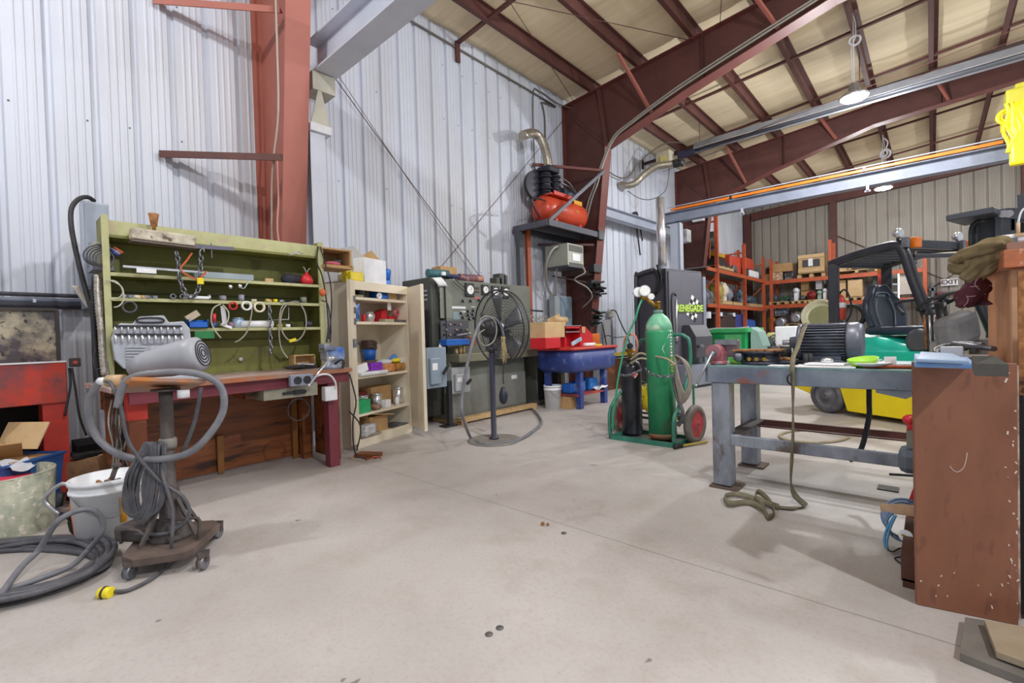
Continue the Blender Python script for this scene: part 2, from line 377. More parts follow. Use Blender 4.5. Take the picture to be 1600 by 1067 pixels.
# end wall framing
mb=MB().bx((-5.72,YE-.15,2.95),(.26,.22,5.9)); S('corner_column',mb,IROND,'dark steel column in the far left corner of the hall','column')
S('end_rafter',MB().bar((-5.55,YE-.16,5.78),(0,YE-.16,6.12),.2,.3).bar((0,YE-.16,6.12),(XR,YE-.16,6.8),.2,.3),IROND,'dark sloping steel rafter along the top of the back wall','rafter')
for x,l in((-2.72,'behind the forklift roof'),(2.2,'behind the forklift mast'),(-4.9,'near the far left corner')):
    if x==-4.9: continue
    S('end_post',MB().bx((x,YE-.15,3.0),(.2,.2,5.98)),IROND,f'dark steel wind post on the back wall {l}','post')
# conduit at eave
S('eave_conduit',MB().tube([(WX+.03,-2,6.06),(WX+.03,7.4,6.0),(WX+.03,7.62,5.9),(WX+.03,7.72,5.6),(WX+.03,7.7,4.9),(WX+.04,7.7,4.35)],.018,6),mat('dark_conduit',H('6a645c'),.5),'long thin conduit along the wall top dropping beside the compressor','conduit')
S('eave_conduit',MB().tube([(WX+.03,7.35,4.2),(WX+.03,7.35,5.9),(WX+.04,7.55,6.1),(WX+.06,8.2,6.05),(WX+.4,8.7,5.95)],.012,6),mat('dark_conduit',H('6a645c'),.5),'thin looping conduit rising left of the compressor to the eave','conduit')
# girt braces at near column
def girt(z,lb):
    p=V((WX+.02,1.22,z)); q=V((-5.12,2.16,z))
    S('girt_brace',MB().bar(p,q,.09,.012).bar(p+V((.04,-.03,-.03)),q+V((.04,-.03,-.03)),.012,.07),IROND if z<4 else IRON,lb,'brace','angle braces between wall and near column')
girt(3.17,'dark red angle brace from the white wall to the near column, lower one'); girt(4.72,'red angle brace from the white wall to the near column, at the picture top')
# ---------------- crane beams ----------------
def ibeam(mb,a,b,w,h,tf=.014,tw=.01):
    a=V(a);b=V(b); mb.bar(a+V((0,0,h/2-tf/2)),b+V((0,0,h/2-tf/2)),w,tf); mb.bar(a-V((0,0,h/2-tf/2)),b-V((0,0,h/2-tf/2)),w,tf); mb.bar(a,b,tw,h-2*tf); return mb
t=T('crane_beam','large light grey crane beam overhead leading from the near white post','crane beam',(-5.1,2.53,4.07))
fin(ibeam(MB(),(-5.18,2.58,4.35),(3.5,2.58,4.35),.26,.38,.02,.014),'beam',GREYW,t)
fin(MB().bx((-5.2,2.8,4.62),(.05,.14,.4)),'end_plate',GREYW,t)
t=T('crane_post','white painted crane post beside the near red column','post',(-5.08,2.5,0))
fin(MB().bx((-5.035,2.47,1.74),(.012,.17,3.48)).bx((-5.22,2.47,1.74),(.012,.17,3.48)).bx((-5.13,2.47,1.74),(.18,.012,3.48)),'upright',GREYW,t)
fin(MB().bx((-5.12,2.5,3.53),(.26,.24,.09)),'cap_plate',WHITE,t,bev=.006)
fin(MB().bx((-5.12,2.55,4.05),(.24,.26,.2)).prism([(-.11,0),(.11,0),(.02,.38),(-.02,.38)],(-5.02,2.5,3.57),(0,1,0),(0,0,1),(.012,0,0)),'saddle_bracket',mat('cream_bracket',H('c8c4b4'),.5),t)
t=T('wall_runway_beam','light grey horizontal steel beam along the wall behind the chrome stack','crane beam',(-5.5,8.6,3.8))
fin(ibeam(MB(),(-5.62,8.55,3.95),(-5.45,13.6,3.95),.2,.24),'beam',GREYP,t)
fin(MB().bx((-5.4,13.7,3.93),(.3,.34,.36)),'end_box',WHITE,t,bev=.02)
YB=12.2
t=T('bridge_beam','long grey steel crane beam with orange conductor rail on top','crane beam',(-5.3,YB,4.0))
fin(ibeam(MB(),(-5.35,YB,4.17),(6,YB,4.17),.24,.27),'beam',GREYD,t)
fin(MB().bar((-5.1,YB-.1,4.36),(6,YB-.1,4.36),.05,.06),'conductor_rail',ORGB,t,bev=.01)
fin(MB().bar((-5.2,YB-.1,4.43),(6,YB-.1,4.43),.03,.02),'rail_strip',GREYP,t)
mb=MB()
for x in(-3.6,-1.0,1.0): mb.bx((x,YB-.1,4.37),(.05,.07,.09))
fin(mb,'rail_clip',BLK,t); 
mb=MB()
for x in(-3.35,-.95): mb.bx((x,YB-.12,3.98),(.05,.03,.14)).bx((x,YB-.12,3.92),(.1,.03,.03))
fin(mb,'beam_bracket',GREYP,t)
t=T('bridge_post','grey steel post under the left end of the bridge beam','post',(-5.1,YB,0))
fin(MB().bx((-5.02,YB-.06,2.0),(.26,.014,4.0)).bx((-5.02,YB+.12,2.0),(.26,.014,4.0)).bx((-5.02,YB+.03,2.0),(.014,.18,4.0)),'upright',GREYP,t)
fin(MB().bx((-4.88,YB,2.0),(.012,.2,4.0)),'side_plate',GREYP,t)
t=T('chain_hoist','yellow electric hoist with bundled chain on the bridge beam','hoist',(1.2,YB-.3,4.0))
fin(MB().bx((1.15,YB-.28,4.98),(.34,.34,.34)).bx((1.2,YB-.2,5.2),(.2,.2,.14)),'motor_housing',mat('hoist_housing',H('b4ac30'),.45),t,bev=.04)
mb=MB(); r2=random.Random(5)
for k in range(9):
    x=.98+k*.045; mb.tube([(x+r2.uniform(-.03,.03),YB-.46,4.95-i*.13+r2.uniform(-.02,.02)) if 0 else (x+.03*math.sin(i*1.3+k),YB-.46-.03*math.cos(i+k),4.9-i*.12) for i in range(8)],.028,6)
mb.coil((1.0,YB-.46,4.7),.1,.028,2,(0,1,0),.2)
fin(mb,'chain_bag_straps',YELP,t); fin(MB().bx((1.17,YB-.42,4.35),(.3,.16,1.05)),'chain_bag',YEL,t,bev=.05)
fin(MB().bx((1.22,YB-.3,4.42),(.12,.2,.9)).bx((.98,YB-.28,4.55),(.1,.1,.14)),'trolley_plate',YEL,t)
# ---------------- tube heater ----------------
t=T('tube_heater','long grey radiant tube heater hung under the far roof bay','heater',(-4.3,11.6,5.3))
a=V((-4.2,11.5,5.56)); b=V((5,11.5,5.62))
fin(MB().prism([(-.17,-.06),(-.1,.1),(.1,.1),(.17,-.06),(.15,-.06),(.09,.08),(-.09,.08),(-.15,-.06)],a,(0,1,0),(0,0,1),b-a),'reflector',mat('heater_reflector',H('84868c'),.4,.4,H('6a6c72'),4,.5),t)
fin(MB().bar(a+V((0,-.18,-.06)),b+V((0,-.18,-.06)),.02,.012),'reflector_rim',CHR,t)
fin(MB().cyl(a+V((0,0,-.03)),b+V((0,0,-.03)),.05),'burner_tube',mat('heater_tube',H('5c5e66'),.5,.5),t)
fin(MB().bx((-4.42,11.5,5.5),(.42,.14,.14)),'burner_bracket',mat('navy_steel',H('2c2e44'),.5),t)
fin(MB().bx((-4.95,11.45,5.48),(.36,.3,.36)),'burner_box',mat('burner_box',H('b8b09a'),.5),t,bev=.02)
lab(fin(MB().bx((-4.93,11.29,5.46),(.16,.01,.14)),'burner_label',mat('yellow_label',H('c8c070'),.6),t),'small yellowed label')
for x in(-4.1,-1,2): fin(MB().tube([(x,11.5,5.62),(x,11.5,roofz(x)-.19)],.008,5,smooth=1),'hanger_wire',IROND,t)
t=T('flue_duct','crinkled foil flue duct bending from the tube heater to the wall','duct',(-5.2,11.2,5))
pts=[(-5.86,10.75,4.92),(-5.7,10.8,4.86),(-5.5,10.9,4.9),(-5.32,11.0,5.08),(-5.05,11.1,5.24),(-4.85,11.2,5.26),(-4.62,11.3,5.26)]
FOIL=mat('crinkled_foil',H('b8b0a0'),.28,.7,H('8a8274'),22,.7,.9)
fin(MB().tube(pts,.085,12),'duct_pipe',FOIL,t); fin(MB().cyl((-4.66,11.26,5.24),(-4.5,11.3,5.26),.1).ball((-4.45,11.25,5.22),.1,sx=.7),'fan_housing',BLK,t)
S('heater_gas_rail',MB().bar((-5.82,12.0,5.72),(4,12.0,6.05),.06,.07).bar((-5.82,12,5.6),(-5.82,12,5.86),.03,.05),mat('dark_strut',H('3c2a26'),.6),'dark horizontal strut rail above the tube heater','rail')
S('gas_hose',MB().tube([(-5.84,9.4,5.25),(-5.8,10.4,5.05),(-5.7,10.9,5.1),(-5.6,11.2,5.45),(-5.3,11.4,5.75),(-4.9,11.5,5.9),(-4.5,11.6,5.8)],.016,6),mat('dark_conduit',H('6a645c'),.5),'dark flexible gas line looping along the wall to the heater','pipe')
S('hanging_cable_loop',MB().tube([(-5.87,11.2,4.85),(-5.6,11.3,4.62),(-5.3,11.4,4.55),(-5,11.5,4.7),(-4.9,11.5,5.0),(-4.86,11.5,5.36)],.01,6),RUB,'thin cable sagging below the foil duct','cable')
S('wall_vent_box',MB().bx((-5.15,14.2,4.55),(.34,.14,.3)),WHITE,'small white box on the far frame above the bridge beam','box',bev=.02)
# ---------------- high bay lamps ----------------
for i,(x,y,z,e) in enumerate(LAMPS):
    if i>1: lamp_light((x,y,z-.15),e)
    if i>1 : 
        pass
    t=T('high_bay_lamp',['bright high bay lamp hanging below the tube heater on a looped cable','bright high bay lamp farther back under the bridge beam','high bay lamp above and behind the camera on the left','unseen high bay lamp for fill above the steel bench','unseen high bay lamp for fill on the right of the far bay','unseen high bay lamp for fill on the right above the camera','unseen high bay lamp for fill at the back right'][i],'lamp',(x,y,z),0,'high bay lamps')
    fin(MB().lathe([(.05,.22),(.07,.21),(.09,.08),(.2,.03),(.22,-.01),(.2,-.02)],(x,y,z),seg=24),'housing',ALU,t)
    fin(MB().lathe([(.195,-.02),(.17,-.045),(.1,-.06),(.01,-.065)],(x,y,z),seg=24),'lens',LAMPM,t)
    fin(MB().tube([(x,y,z+.2),(x,y,roofz(x)-.15)],.008,5,smooth=1).tube([(x-.02,y,z+.25),(x-.03,y,z+.8),(x+.03,y,z+1.0),(x+.03,y,z+1.25),(x-.01,y,roofz(x)-.15)],.008,5),'cord',WHITE,t)
    fin(MB().coil((x+.02,y,z+.95),.075,.01,2,(0,1,.2),.1),'cord_loop',WHITE,t)
    if i<2: lamp_light((x,y,z-.15),e)
S('ceiling_cable_coil',MB().coil(PY(1383,240,17.2),.11,.018,3,(0,1,.2),.12).tube([PY(1383,235,17.2),PY(1387,222,17.2),PY(1380,215,17.2)],.018),WHITE,'coil of pale cable hanging under the far roof above the second lamp','cable')
# cables over the middle rafter
S('power_cable_run',MB().tube([(-1.0,8.3,6.06),(-2.2,8.28,5.75),(-3.3,8.27,5.46),(-4.2,8.27,5.16),(-4.6,8.28,4.98),(-4.86,8.3,4.6),(-5.0,8.28,4.2),(-5.15,8.28,3.9),(-5.3,8.3,3.5)],.018,6).tube([(-1.0,8.3,6.1),(-2.2,8.28,5.8),(-3.3,8.27,5.51),(-4.2,8.27,5.2),(-4.62,8.28,5.02),(-4.9,8.3,4.6),(-5.06,8.28,4.2),(-5.22,8.28,3.9),(-5.36,8.3,3.5)],.018,6),mat('pale_conduit',H('a8a49c'),.4,.3),'pair of cables following the lower edge of the middle rafter','cable')
S('column_cable',MB().tube([(-5.02,2.07,5.4),(-5.03,2.07,4.4),(-5.06,2.07,3.6),(-5.2,2.06,3.15),(-5.28,2.06,2.8),(-5.34,2.06,2.1)],.012,6),mat('beige_cable',H('b8a898'),.5),'beige cable running down the near column web','cable')
S('column_cable',MB().tube([(-5.13,2.07,3.1),(-5.14,2.07,2.7),(-5.02,2.0,2.35),(-4.88,1.98,2.0)],.01,6),mat('pink_cable',H('c08878'),.5),'short pinkish cable crossing the near column flange','cable')
# ================= LEFT: workbench and green shelf =================
t=T('workbench','maroon steel workbench with wooden top under the green shelf unit','workbench',(-4.4,1.4,0))
TZ=.92
bf0=V((-4.0,.5,TZ)); bf1=V((-4.14,2.3,TZ)); bk0=V((-4.78,.45,TZ)); bk1=V((-4.8,2.28,TZ))
def quadslab(mb,a,b,c,d,th):
    up=V((0,0,th)); A=mb.verts([a,b,c,d]);B=mb.verts([p-up for p in(a,b,c,d)])
    mb.face(A);mb.face(B[::-1])
    for i in range(4): mb.face([A[i],A[(i+1)%4],B[(i+1)%4],B[i]])
    return mb
fin(quadslab(MB(),bf0,bf1,bk1,bk0,.035),'benchtop',mat('worn_benchtop',H('b8a8a4'),.5,0,H('8a5a34'),4,.7,c3=H('c8b8b8'),s3=10),t,bev=.004)
lab(fin(MB().bar(bf0+V((.003,.35,-.018)),bf1+V((.004,-.02,-.018)),.012,.036),'edge_strip',mat('orange_wood_edge',H('a8623a'),.5,0,H('8a7a70'),7,.8,c3=H('3a8a5a'),s3=2),t),'worn orange wooden front edge')
fin(MB().bar(bf0+V((-.05,.1,-.08)),bf1+V((-.05,-.02,-.08)),.02,.10),'apron',MAROON,t,bev=.004)
for (x,y) in((-4.2,.66),(-4.24,2.12)):
    l=fin(MB().bx((x,y,.43),(.1,.1,.86)),'leg',MAROON if y>1 else mat('red_brown_leg',H('7e4428'),.5,0,H('5a3020'),4,.6),t,bev=.005)
    fin(MB().bx((x,y,.77),(.115,.115,.2)),'leg_sleeve',MAROON if y>1 else RED,l,bev=.004)
for (x,y) in((-4.74,.6),(-4.76,2.1)): fin(MB().bx((x,y,.43),(.09,.09,.86)),'leg',PLYD,t)
fin(MB().bx((-4.88,1.35,.44),(.02,1.6,.84)),'back_panel',PLYD,t)
fin(MB().bx((-4.5,2.2,.44),(.5,.015,.8)),'side_panel',PLYD,t)
fin(MB().bx((-4.83,2.02,.42),(.03,.05,.84)),'batten',mat('ochre_wood',H('8a5a28'),.5,0,H('6a4018'),4,.5),t)
fin(MB().bx((-4.83,1.35,.18),(.03,.05,.34)),'batten',mat('ochre_wood',(0,0,0)),t)
fin(MB().bx((-4.83,1.25,.80),(.03,1.4,.04)),'batten',PLYD,t)
dr=fin(MB().bx((-4.36,1.72,.76),(.44,.46,.12)),'drawer',mat('grey_beige_steel',H('9a9684'),.5,0,H('7c7868'),4,.6),t,bev=.004)
fin(MB().bx((-4.13,1.74,.745),(.015,.2,.02)).bx((-4.125,1.78,.745),(.02,.09,.035)),'handle',BLK,dr)
S('drawer_side_box',MB().bx((-4.4,1.42,.77),(.3,.07,.1)),PLYD,'small dark wooden block under the bench beside the grey drawer','box')
t=T('outlet_box','grey double power outlet box on the bench front edge','outlet',(-4.05,1.77,.8))
fin(MB().bx((-4.06,1.77,.855),(.05,.2,.1)),'box',GREYD,t,bev=.008)
fin(MB().cyl((-4.04,1.73,.855),(-4.03,1.73,.855),.034).cyl((-4.04,1.81,.855),(-4.03,1.81,.855),.034),'socket',BLK,t)
S('white_lead',MB().tube([(-4.05,1.88,.87),(-4.03,1.95,.89),(-4.05,2.03,.87),(-4.08,2.09,.8),(-4.1,2.1,.74)],.009),WHITE,'white cord curving from the outlet box to the white junction box','cord')
S('junction_box',MB().bx((-4.14,2.06,.7),(.08,.12,.13)),WHITE,'small white electrical box on the right bench leg','box',bev=.01)
S('hanging_cord_loop',MB().coil(PX(467,640,-4.1),.085,.006,1,(1,0,0),.1),RUBK,'black cord loop hanging beside the right bench leg','cord')
# green shelf unit
t=T('shelf_unit','tall green wooden shelf unit standing on the workbench against the wall','shelf',(-4.65,1.38,.92))
zs=[PX(170,428,-4.5).z,PX(170,467,-4.5).z,PX(300,515,-4.5).z]
fin(MB().bx((-4.79,1.38,1.52),(.015,1.62,1.2)),'back_panel',OLIVE,t)
fin(MB().bx((-4.64,.57,1.53),(.3,.025,1.26)),'side_panel',OLIVE,t); fin(MB().bx((-4.64,2.19,1.53),(.3,.025,1.26)),'side_panel',OLIVE,t)
fin(MB().bx((-4.495,.57,1.53),(.02,.04,1.26)),'edge_trim',OLIVEF,t); fin(MB().bx((-4.495,2.19,1.53),(.02,.05,1.26)),'edge_trim',OLIVEF,t)
mb=MB(); mb.bx((-4.52,1.38,2.07),(.02,1.6,.115)); fin(mb,'top_board',OLIVEF,t); fin(MB().bx((-4.64,1.38,2.01),(.28,1.6,.02)),'top_panel',OLIVE,t)
for z in zs:
    s=fin(MB().bx((-4.64,1.38,z),(.28,1.58,.022)),'shelf_board',OLIVE,t); fin(MB().bx((-4.495,1.38,z),(.012,1.58,.026)),'board_edge',OLIVEF,s)
fin(MB().bx((-4.775,1.38,1.62),(.015,1.56,.012)).bx((-4.775,1.38,1.22),(.015,1.56,.01)),'back_seam',mat('dark_olive',H('5a5a28'),.6),t)
SZ=[z+.012 for z in zs]; SX=-4.55
def sy(px,py=500): return PX(px,py,-4.53).y
# work light
t=T('fluorescent_work_light','old cream metal work light across the top of the green shelf','lamp',(-4.44,.95,2.0))
a=PX(203,365,-4.42); b=PX(304,378,-4.42)
fin(MB().bar(a,b,.1,.085),'housing',mat('chipped_cream_metal',H('d4ccb8'),.5,0,H('8a7a68'),12,.7,c3=H('5a4438'),s3=20),t,bev=.012)
fin(MB().bar(a+V((0,0,-.055)),b+V((0,0,-.055)),.12,.012),'reflector',mat('dark_reflector',H('6a5a54'),.4),t)
fin(MB().lathe([(.012,0),(.012,.03),(.02,.035),(.035,.13),(.005,.13)],(a+(b-a)*.36)+V((0,0,.045))),'mount_knob',RUST,t)
S('clamp_rail',MB().bar(PX(300,385,-4.44),PX(365,389,-4.44),.03,.03).bar(PX(330,380,-4.44),PX(331,403,-4.44),.008,.008),mat('lilac_steel',H('6a6878'),.5,.4),'short grey metal rail beside the work light','rail')
S('wire_bundle',MB().tube([PX(449,395,-4.47),PX(458,398,-4.45),PX(466,392,-4.45),PX(472,399,-4.45)],.004,5).tube([PX(452,400,-4.47),PX(462,394,-4.45),PX(474,396,-4.45)],.004,5),ALU,'small twist of wire hung on the shelf top board','wire')
# chains
def chain(mb,pts,ll=.045,r=.0055):
    P=[V(p) for p in pts]; Q=[]
    for i in range(len(P)-1):
        n=20
        for k in range(n): Q.append(P[i].lerp(P[i+1],k/n))
    Q.append(P[-1]); acc=[Q[0]];last=Q[0]
    for q in Q:
        if (q-last).length>=ll*.72: acc.append(q); last=q
    for i in range(len(acc)-1):
        d=(acc[i+1]-acc[i]).normalized(); c=(acc[i]+acc[i+1])/2; s=d.orthogonal().normalized(); s2=d.cross(s)
        s=s if i%2 else s2
        mb.tube([c+d*ll*.5*math.cos(a)+s*ll*.3*math.sin(a) for a in [k*pi/4 for k in range(8)]],r,5,closed=True,smooth=1)
    return mb
CH=mat('chain_steel',H('8e9098'),.35,.85,H('6a6a70'),15,.6)
mb=chain(MB(),[PX(275,392,-4.42),PX(279,410,-4.42),PX(280,430,-4.42),PX(285,450,-4.42),PX(292,463,-4.42),PX(299,466,-4.42),PX(307,460,-4.42),PX(312,445,-4.42),PX(313,420,-4.42),PX(314,400,-4.42)],.055,.007)
t=T('hanging_chain','grey steel chain with yellow tag looped across the upper green shelves','chain',(-4.42,1.1,1.6)); fin(mb,'chain_links',CH,t)
lab(fin(MB().bx(PX(313,439,-4.40),(.012,.045,.05)),'hook_tag',YELP,t),'yellow tag')
mb=MB().tube([PX(313,402,-4.42),PX(312,393,-4.42),PX(317,388,-4.42),PX(319,394,-4.42)],.007); fin(mb,'hook',CH,t)
S('orange_strap',MB().tube([PX(300,395,-4.41),PX(291,408,-4.41),PX(282,420,-4.41),PX(292,430,-4.41),PX(310,436,-4.41),PX(322,424,-4.41)],.008,5),mat('orange_cord',H('d4683c'),.5),'orange cord tied to the hanging chain','cord')
S('hanging_chain',chain(MB(),[PX(421,477,-4.44),PX(422,510,-4.44),PX(423,540,-4.44),PX(423,556,-4.44)],.05,.006),CH,'straight steel chain hanging from the third shelf above the bench','chain')
# coils on the shelf edges
def coilpx(name,lb,px,py,rp,x=-4.45,r=.006,n=2,m=RUB,cat='cable',ry=None,jit=.05):
    c=PX(px,py,x); R=(PX(px+rp,py,x)-PX(px-rp,py,x)).length/2
    return S(name,MB().coil(c,R*.95,r,n,(1,0,0),jit,ry=(ry and R*ry)),m,lb,cat)
pc=PX(461,530,-4.44)
t=T('extension_cord','grey extension cord coiled in a tall loop with yellow plug on the shelf','cord',pc)
def ov(px,py,hx,hy,x,n,r,jit=.03):
    pts=[]
    for i in range(n*14+1):
        a=2*pi*i/14; q=1+jit*math.sin(i*.41); pts.append(PX(px+hx*math.sin(a)*q,py-hy*math.cos(a)*q,x+.004*i/14))
    return pts
fin(MB().tube(ov(458,502,20,31,-4.44,2,.005)+[PX(440,480,-4.44),PX(436,520,-4.44),PX(440,545,-4.44),PX(450,560,-4.4)],.006,6),'cord',mat('grey_beige_cord',H('9a9488'),.5),t)
fin(MB().bar(PX(452,533,-4.42),PX(462,530,-4.42),.022,.026),'plug',YELP,t)
S('pale_wire_coil',MB().tube([PX(166,438,-4.46),PX(182,440,-4.46),PX(192,455,-4.44),PX(186,465,-4.44),PX(172,468,-4.46)],.005,6).tube([PX(172,438,-4.46),PX(190,448,-4.44),PX(193,468,-4.43),PX(186,478,-4.43),PX(178,480,-4.44)],.005,6),mat('pale_wire',H('b8b4a4'),.5),'pale wire looping off the left side of the green shelf','wire')
coilpx('wire_roll','small dark roll of wire hung at the left of the shelf',202,480,11,r=.005,n=4,m=RUB,cat='wire')
def ringpx(name,lb,px,py,rp,m,r=.01,x=-4.46,cat='tape roll'):
    c=PX(px,py,x); R=(PX(px+rp,py,x)-PX(px-rp,py,x)).length/2
    return S(name,MB().lathe([(R*.7,0),(R,0),(R,.03),(R*.7,.03),(R*.7,0)],c,(1,0,0),20,cap=False),m,lb,cat)
ringpx('tape_roll','red tape roll hung on the third shelf edge',363,478,7,REDP)
ringpx('tape_roll','white tape roll hung beside the red one on the shelf',384,478,8,PAPER)
ringpx('tape_roll','larger cream tape roll hung on the third shelf edge',404,480,9,mat('cream_tape',H('e0d8c0'),.5))
for i,(x,lb) in enumerate(((360,'left'),(375,'right'))): 
    c=PX(x,448 if i==0 else 447,-4.47); S('door_knob',MB().ball(c,.018),CHR,f'chrome knob screwed under the second shelf, {lb} of the pair','knob','chrome knobs under the shelf')
S('wire_hook',MB().tube([PX(376,450,-4.47),PX(382,450,-4.46),PX(386,444,-4.46),PX(392,438,-4.47)],.005,5),ALU,'bent grey wire hook next to the chrome knobs','hook')
S('grey_cable_loop',MB().tube([PX(394,475,-4.45),PX(393,490,-4.44),PX(390,505,-4.44),PX(385,520,-4.44),PX(376,530,-4.44),PX(367,535,-4.44)],.006,6),mat('grey_beige_cord',(0,0,0)),'grey cable hanging below the tape rolls','cable')
S('coax_cable_loop',MB().tube([PX(345,475,-4.45),PX(333,482,-4.44),PX(330,500,-4.44),PX(335,515,-4.44),PX(345,528,-4.44)],.006,6).tube([PX(348,476,-4.45),PX(357,488,-4.44),PX(355,503,-4.44),PX(346,508,-4.44)],.006,6),mat('pale_wire',(0,0,0)),'pale cable loops with red connector on the left of the lower shelf','cable')
S('cable_connector',MB().cyl(PX(335,490,-4.43),PX(335,503,-4.43),.012),REDP,'small red connector on the pale cable loops','connector')
# shelf contents
def onsh(px,k,x=SX): 
    return V((x,sy(px,[428,467,515][k]),SZ[k]))
c=onsh(350,0); S('steel_channel',MB().bx(c+V((.0,0,.03)),(.1,.45,.05)),mat('light_blue_steel',H('a8b4b8'),.35,.4,H('8a98a0'),5,.5),'long light steel channel lying on the top green shelf','channel')
S('steel_rod',MB().bar(PX(192,416,-4.42),PX(324,426,-4.42),.016,.016),ALU,'long thin aluminium rod with white label along the second shelf','rod')
S('paper_label',MB().bx(PX(229,423,-4.405),(.004,.12,.035)),PAPER,'white paper label on the aluminium rod','label')
c=onsh(479,0,-4.53); t=T('red_bag','knotted red plastic bag on the top green shelf','bag',c)
fin(MB().lathe([(.02,0),(.055,.01),(.06,.04),(.045,.08),(.02,.1),(.012,.12)],c,seg=16),'bag_body',REDP,t)
fin(MB().tube([c+V((0,0,.11)),c+V((.01,-.02,.15)),c+V((0,-.03,.17))],.005,5).tube([c+V((0,0,.11)),c+V((.0,.02,.15)),c+V((.01,.035,.16))],.005,5),'bag_knot',mat('pale_wire',(0,0,0)),t)
c=onsh(462,0,-4.6); S('dark_bundle',MB().ball(c+V((0,-.03,.05)),.06,sx=.8,sy=1.4).ball(c+V((0,.04,.05)),.05,sy=1.2),mat('navy_brown_cloth',H('3a3428'),.8,0,H('2c3458'),9,.8),'dark crumpled bundle behind the red bag','bundle')
c=onsh(420,0); S('wood_block',MB().bx(c+V((0,0,.018)),(.06,.07,.034)),WOOD,'small wooden block on the top shelf','block')
k=0
for px,r,l,m,lb in ((268,.022,.06,STEEL,'grey pipe sleeve lying at the left of the chain'),(283,.022,.05,STEEL,'second grey pipe sleeve under the hanging chain')):
    c=onsh(px,1,-4.5); S('pipe_sleeve',MB().lathe([(r*.6,0),(r,0),(r,l),(r*.6,l),(r*.6,0)],c+V((-.03,0,r)),(1,0,0),16,cap=False),m,lb,'sleeve')
c=onsh(305,1,-4.5); S('screwdriver',MB().bar(c+V((0,-.09,.02)),c+V((0,.09,.02)),.03,.025),PLASTW,'pale screwdriver lying under the hanging chain','tool',bev=.008)
for px,h,r,m,lb,nm,kk in ((327,.05,.014,ALU,'small aluminium bolt standing on the second shelf','bolt',1),(348,.045,.028,mat('grey_cap',H('909098'),.4),'grey cap on the middle shelf','cap',1),(377,.06,.024,mat('lilac_plastic',H('9a98b0'),.4),'lilac plastic fitting on the middle shelf','fitting',1),(418,.03,.02,YELP,'yellow wire nut on the middle shelf, left one','fitting',1),(430,.03,.02,YELP,'yellow wire nut on the middle shelf, right one','fitting',1),(474,.06,.03,mat('grey_green_cap',H('848878'),.4),'grey round spool at the right of the middle shelf','spool',1),
   (334,.05,.03,mat('navy_plastic',H('3c507c'),.4),'navy round coupling on the lower shelf','coupling',2),(361,.05,.026,mat('mauve_plastic',H('8c7484'),.4),'mauve ring coupling on the lower shelf','coupling',2),(437,.03,.024,YELP,'yellow plastic cap on the lower shelf','cap',2),(450,.03,.022,PAPER,'white ring on the lower shelf','ring',2),(482,.06,.04,mat('navy_black',H('2c2c38'),.4),'dark round clamp at the right of the lower shelf','clamp',2)):
    c=onsh(px,kk,-4.53); S(nm,MB().lathe([(r*.5,0),(r,0),(r,h),(r*.55,h),(r*.5,0)],c,(0,0,1) if h>.045 and kk==1 else (0,0,1),14,cap=False),m,lb,nm)
c=onsh(373,2,-4.54); t=T('tin_can','blue and white tin can on the lower green shelf','can',c); fin(MB().lathe([(.045,0),(.045,.085),(.04,.085)],c,seg=20),'can_body',mat('blue_white_label',H('6aa0c8'),.4,0,H('e0e4e8'),20,.9),t); fin(MB().lathe([(.046,.08),(.046,.09),(.01,.09)],c,seg=20),'rim',ALU,t)
c=onsh(400,2,-4.52); S('plastic_sleeve_roll',MB().cyl(c+V((0,-.13,.032)),c+V((0,.14,.032)),.032),PAPER,'white roll lying on the lower green shelf','roll')
c=onsh(350,2,-4.5); S('white_bracket',MB().bar(c+V((0,0,.02)),PX(348,478,-4.47),.03,.02).bar(c+V((.02,-.04,.03)),c+V((.02,.04,.0)),.04,.02),PLASTW,'white plastic bracket leaning against the shelf edge','bracket')
c=onsh(307,2,-4.52); t=T('parts_bin','blue parts bin on the lower shelf with card box in it','bin',c)
mb=MB(); 
for a_,b_ in(((-.06,-.07,0),(.06,.07,.006)),((-.06,-.07,0),(-.054,.07,.07)),((.054,-.07,0),(.06,.07,.05)),((-.06,-.07,0),(.06,-.064,.07)),((-.06,.064,0),(.06,.07,.07))): mb.b2(c+V(a_),c+V(b_))
fin(mb,'bin_body',BLUE,t)
S('small_carton',MB().bx(c+V((0,-.03,.1)),(.05,.1,.05),R=Matrix.Rotation(.6,3,'X')),mat('card_grey',H('c8b8a0'),.7),'small open carton sitting on the blue parts bin','carton')
S('bracket_holder',MB().bx(PX(319,523,-4.47),(.03,.14,.06)),mat('green_dark',H('2c8048'),.4),'green holder fixed below the lower shelf','holder')
S('angle_wire',MB().tube([PX(451,480,-4.47),PX(451,499,-4.46),PX(425,500,-4.46)],.004,5,smooth=1),ALU,'thin bent wire angle hanging at the coiled cord','wire')
fin(MB().ball(PX(376,561,-4.76),.02),'knob',WHITE,[o for o in bpy.data.objects if o.name=='shelf_unit'][0])
rr=random.Random(11)
for i in range(10):
    px=195+i*9 if i<6 else 395+(i-6)*22; k=1
    c=onsh(px,k,-4.5); S('hardware_bit',MB().bx(c+V((0,0,.012)),(.03,.03+rr.random()*.03,.02),rz=rr.random()),[ALU,STEEL,CREAM,WOOD][i%4],'small loose hardware piece on the middle green shelf, '+['first','second','third','fourth','fifth','sixth','seventh','eighth','ninth','tenth'][i]+' from its left end','hardware','hardware bits on the middle shelf')
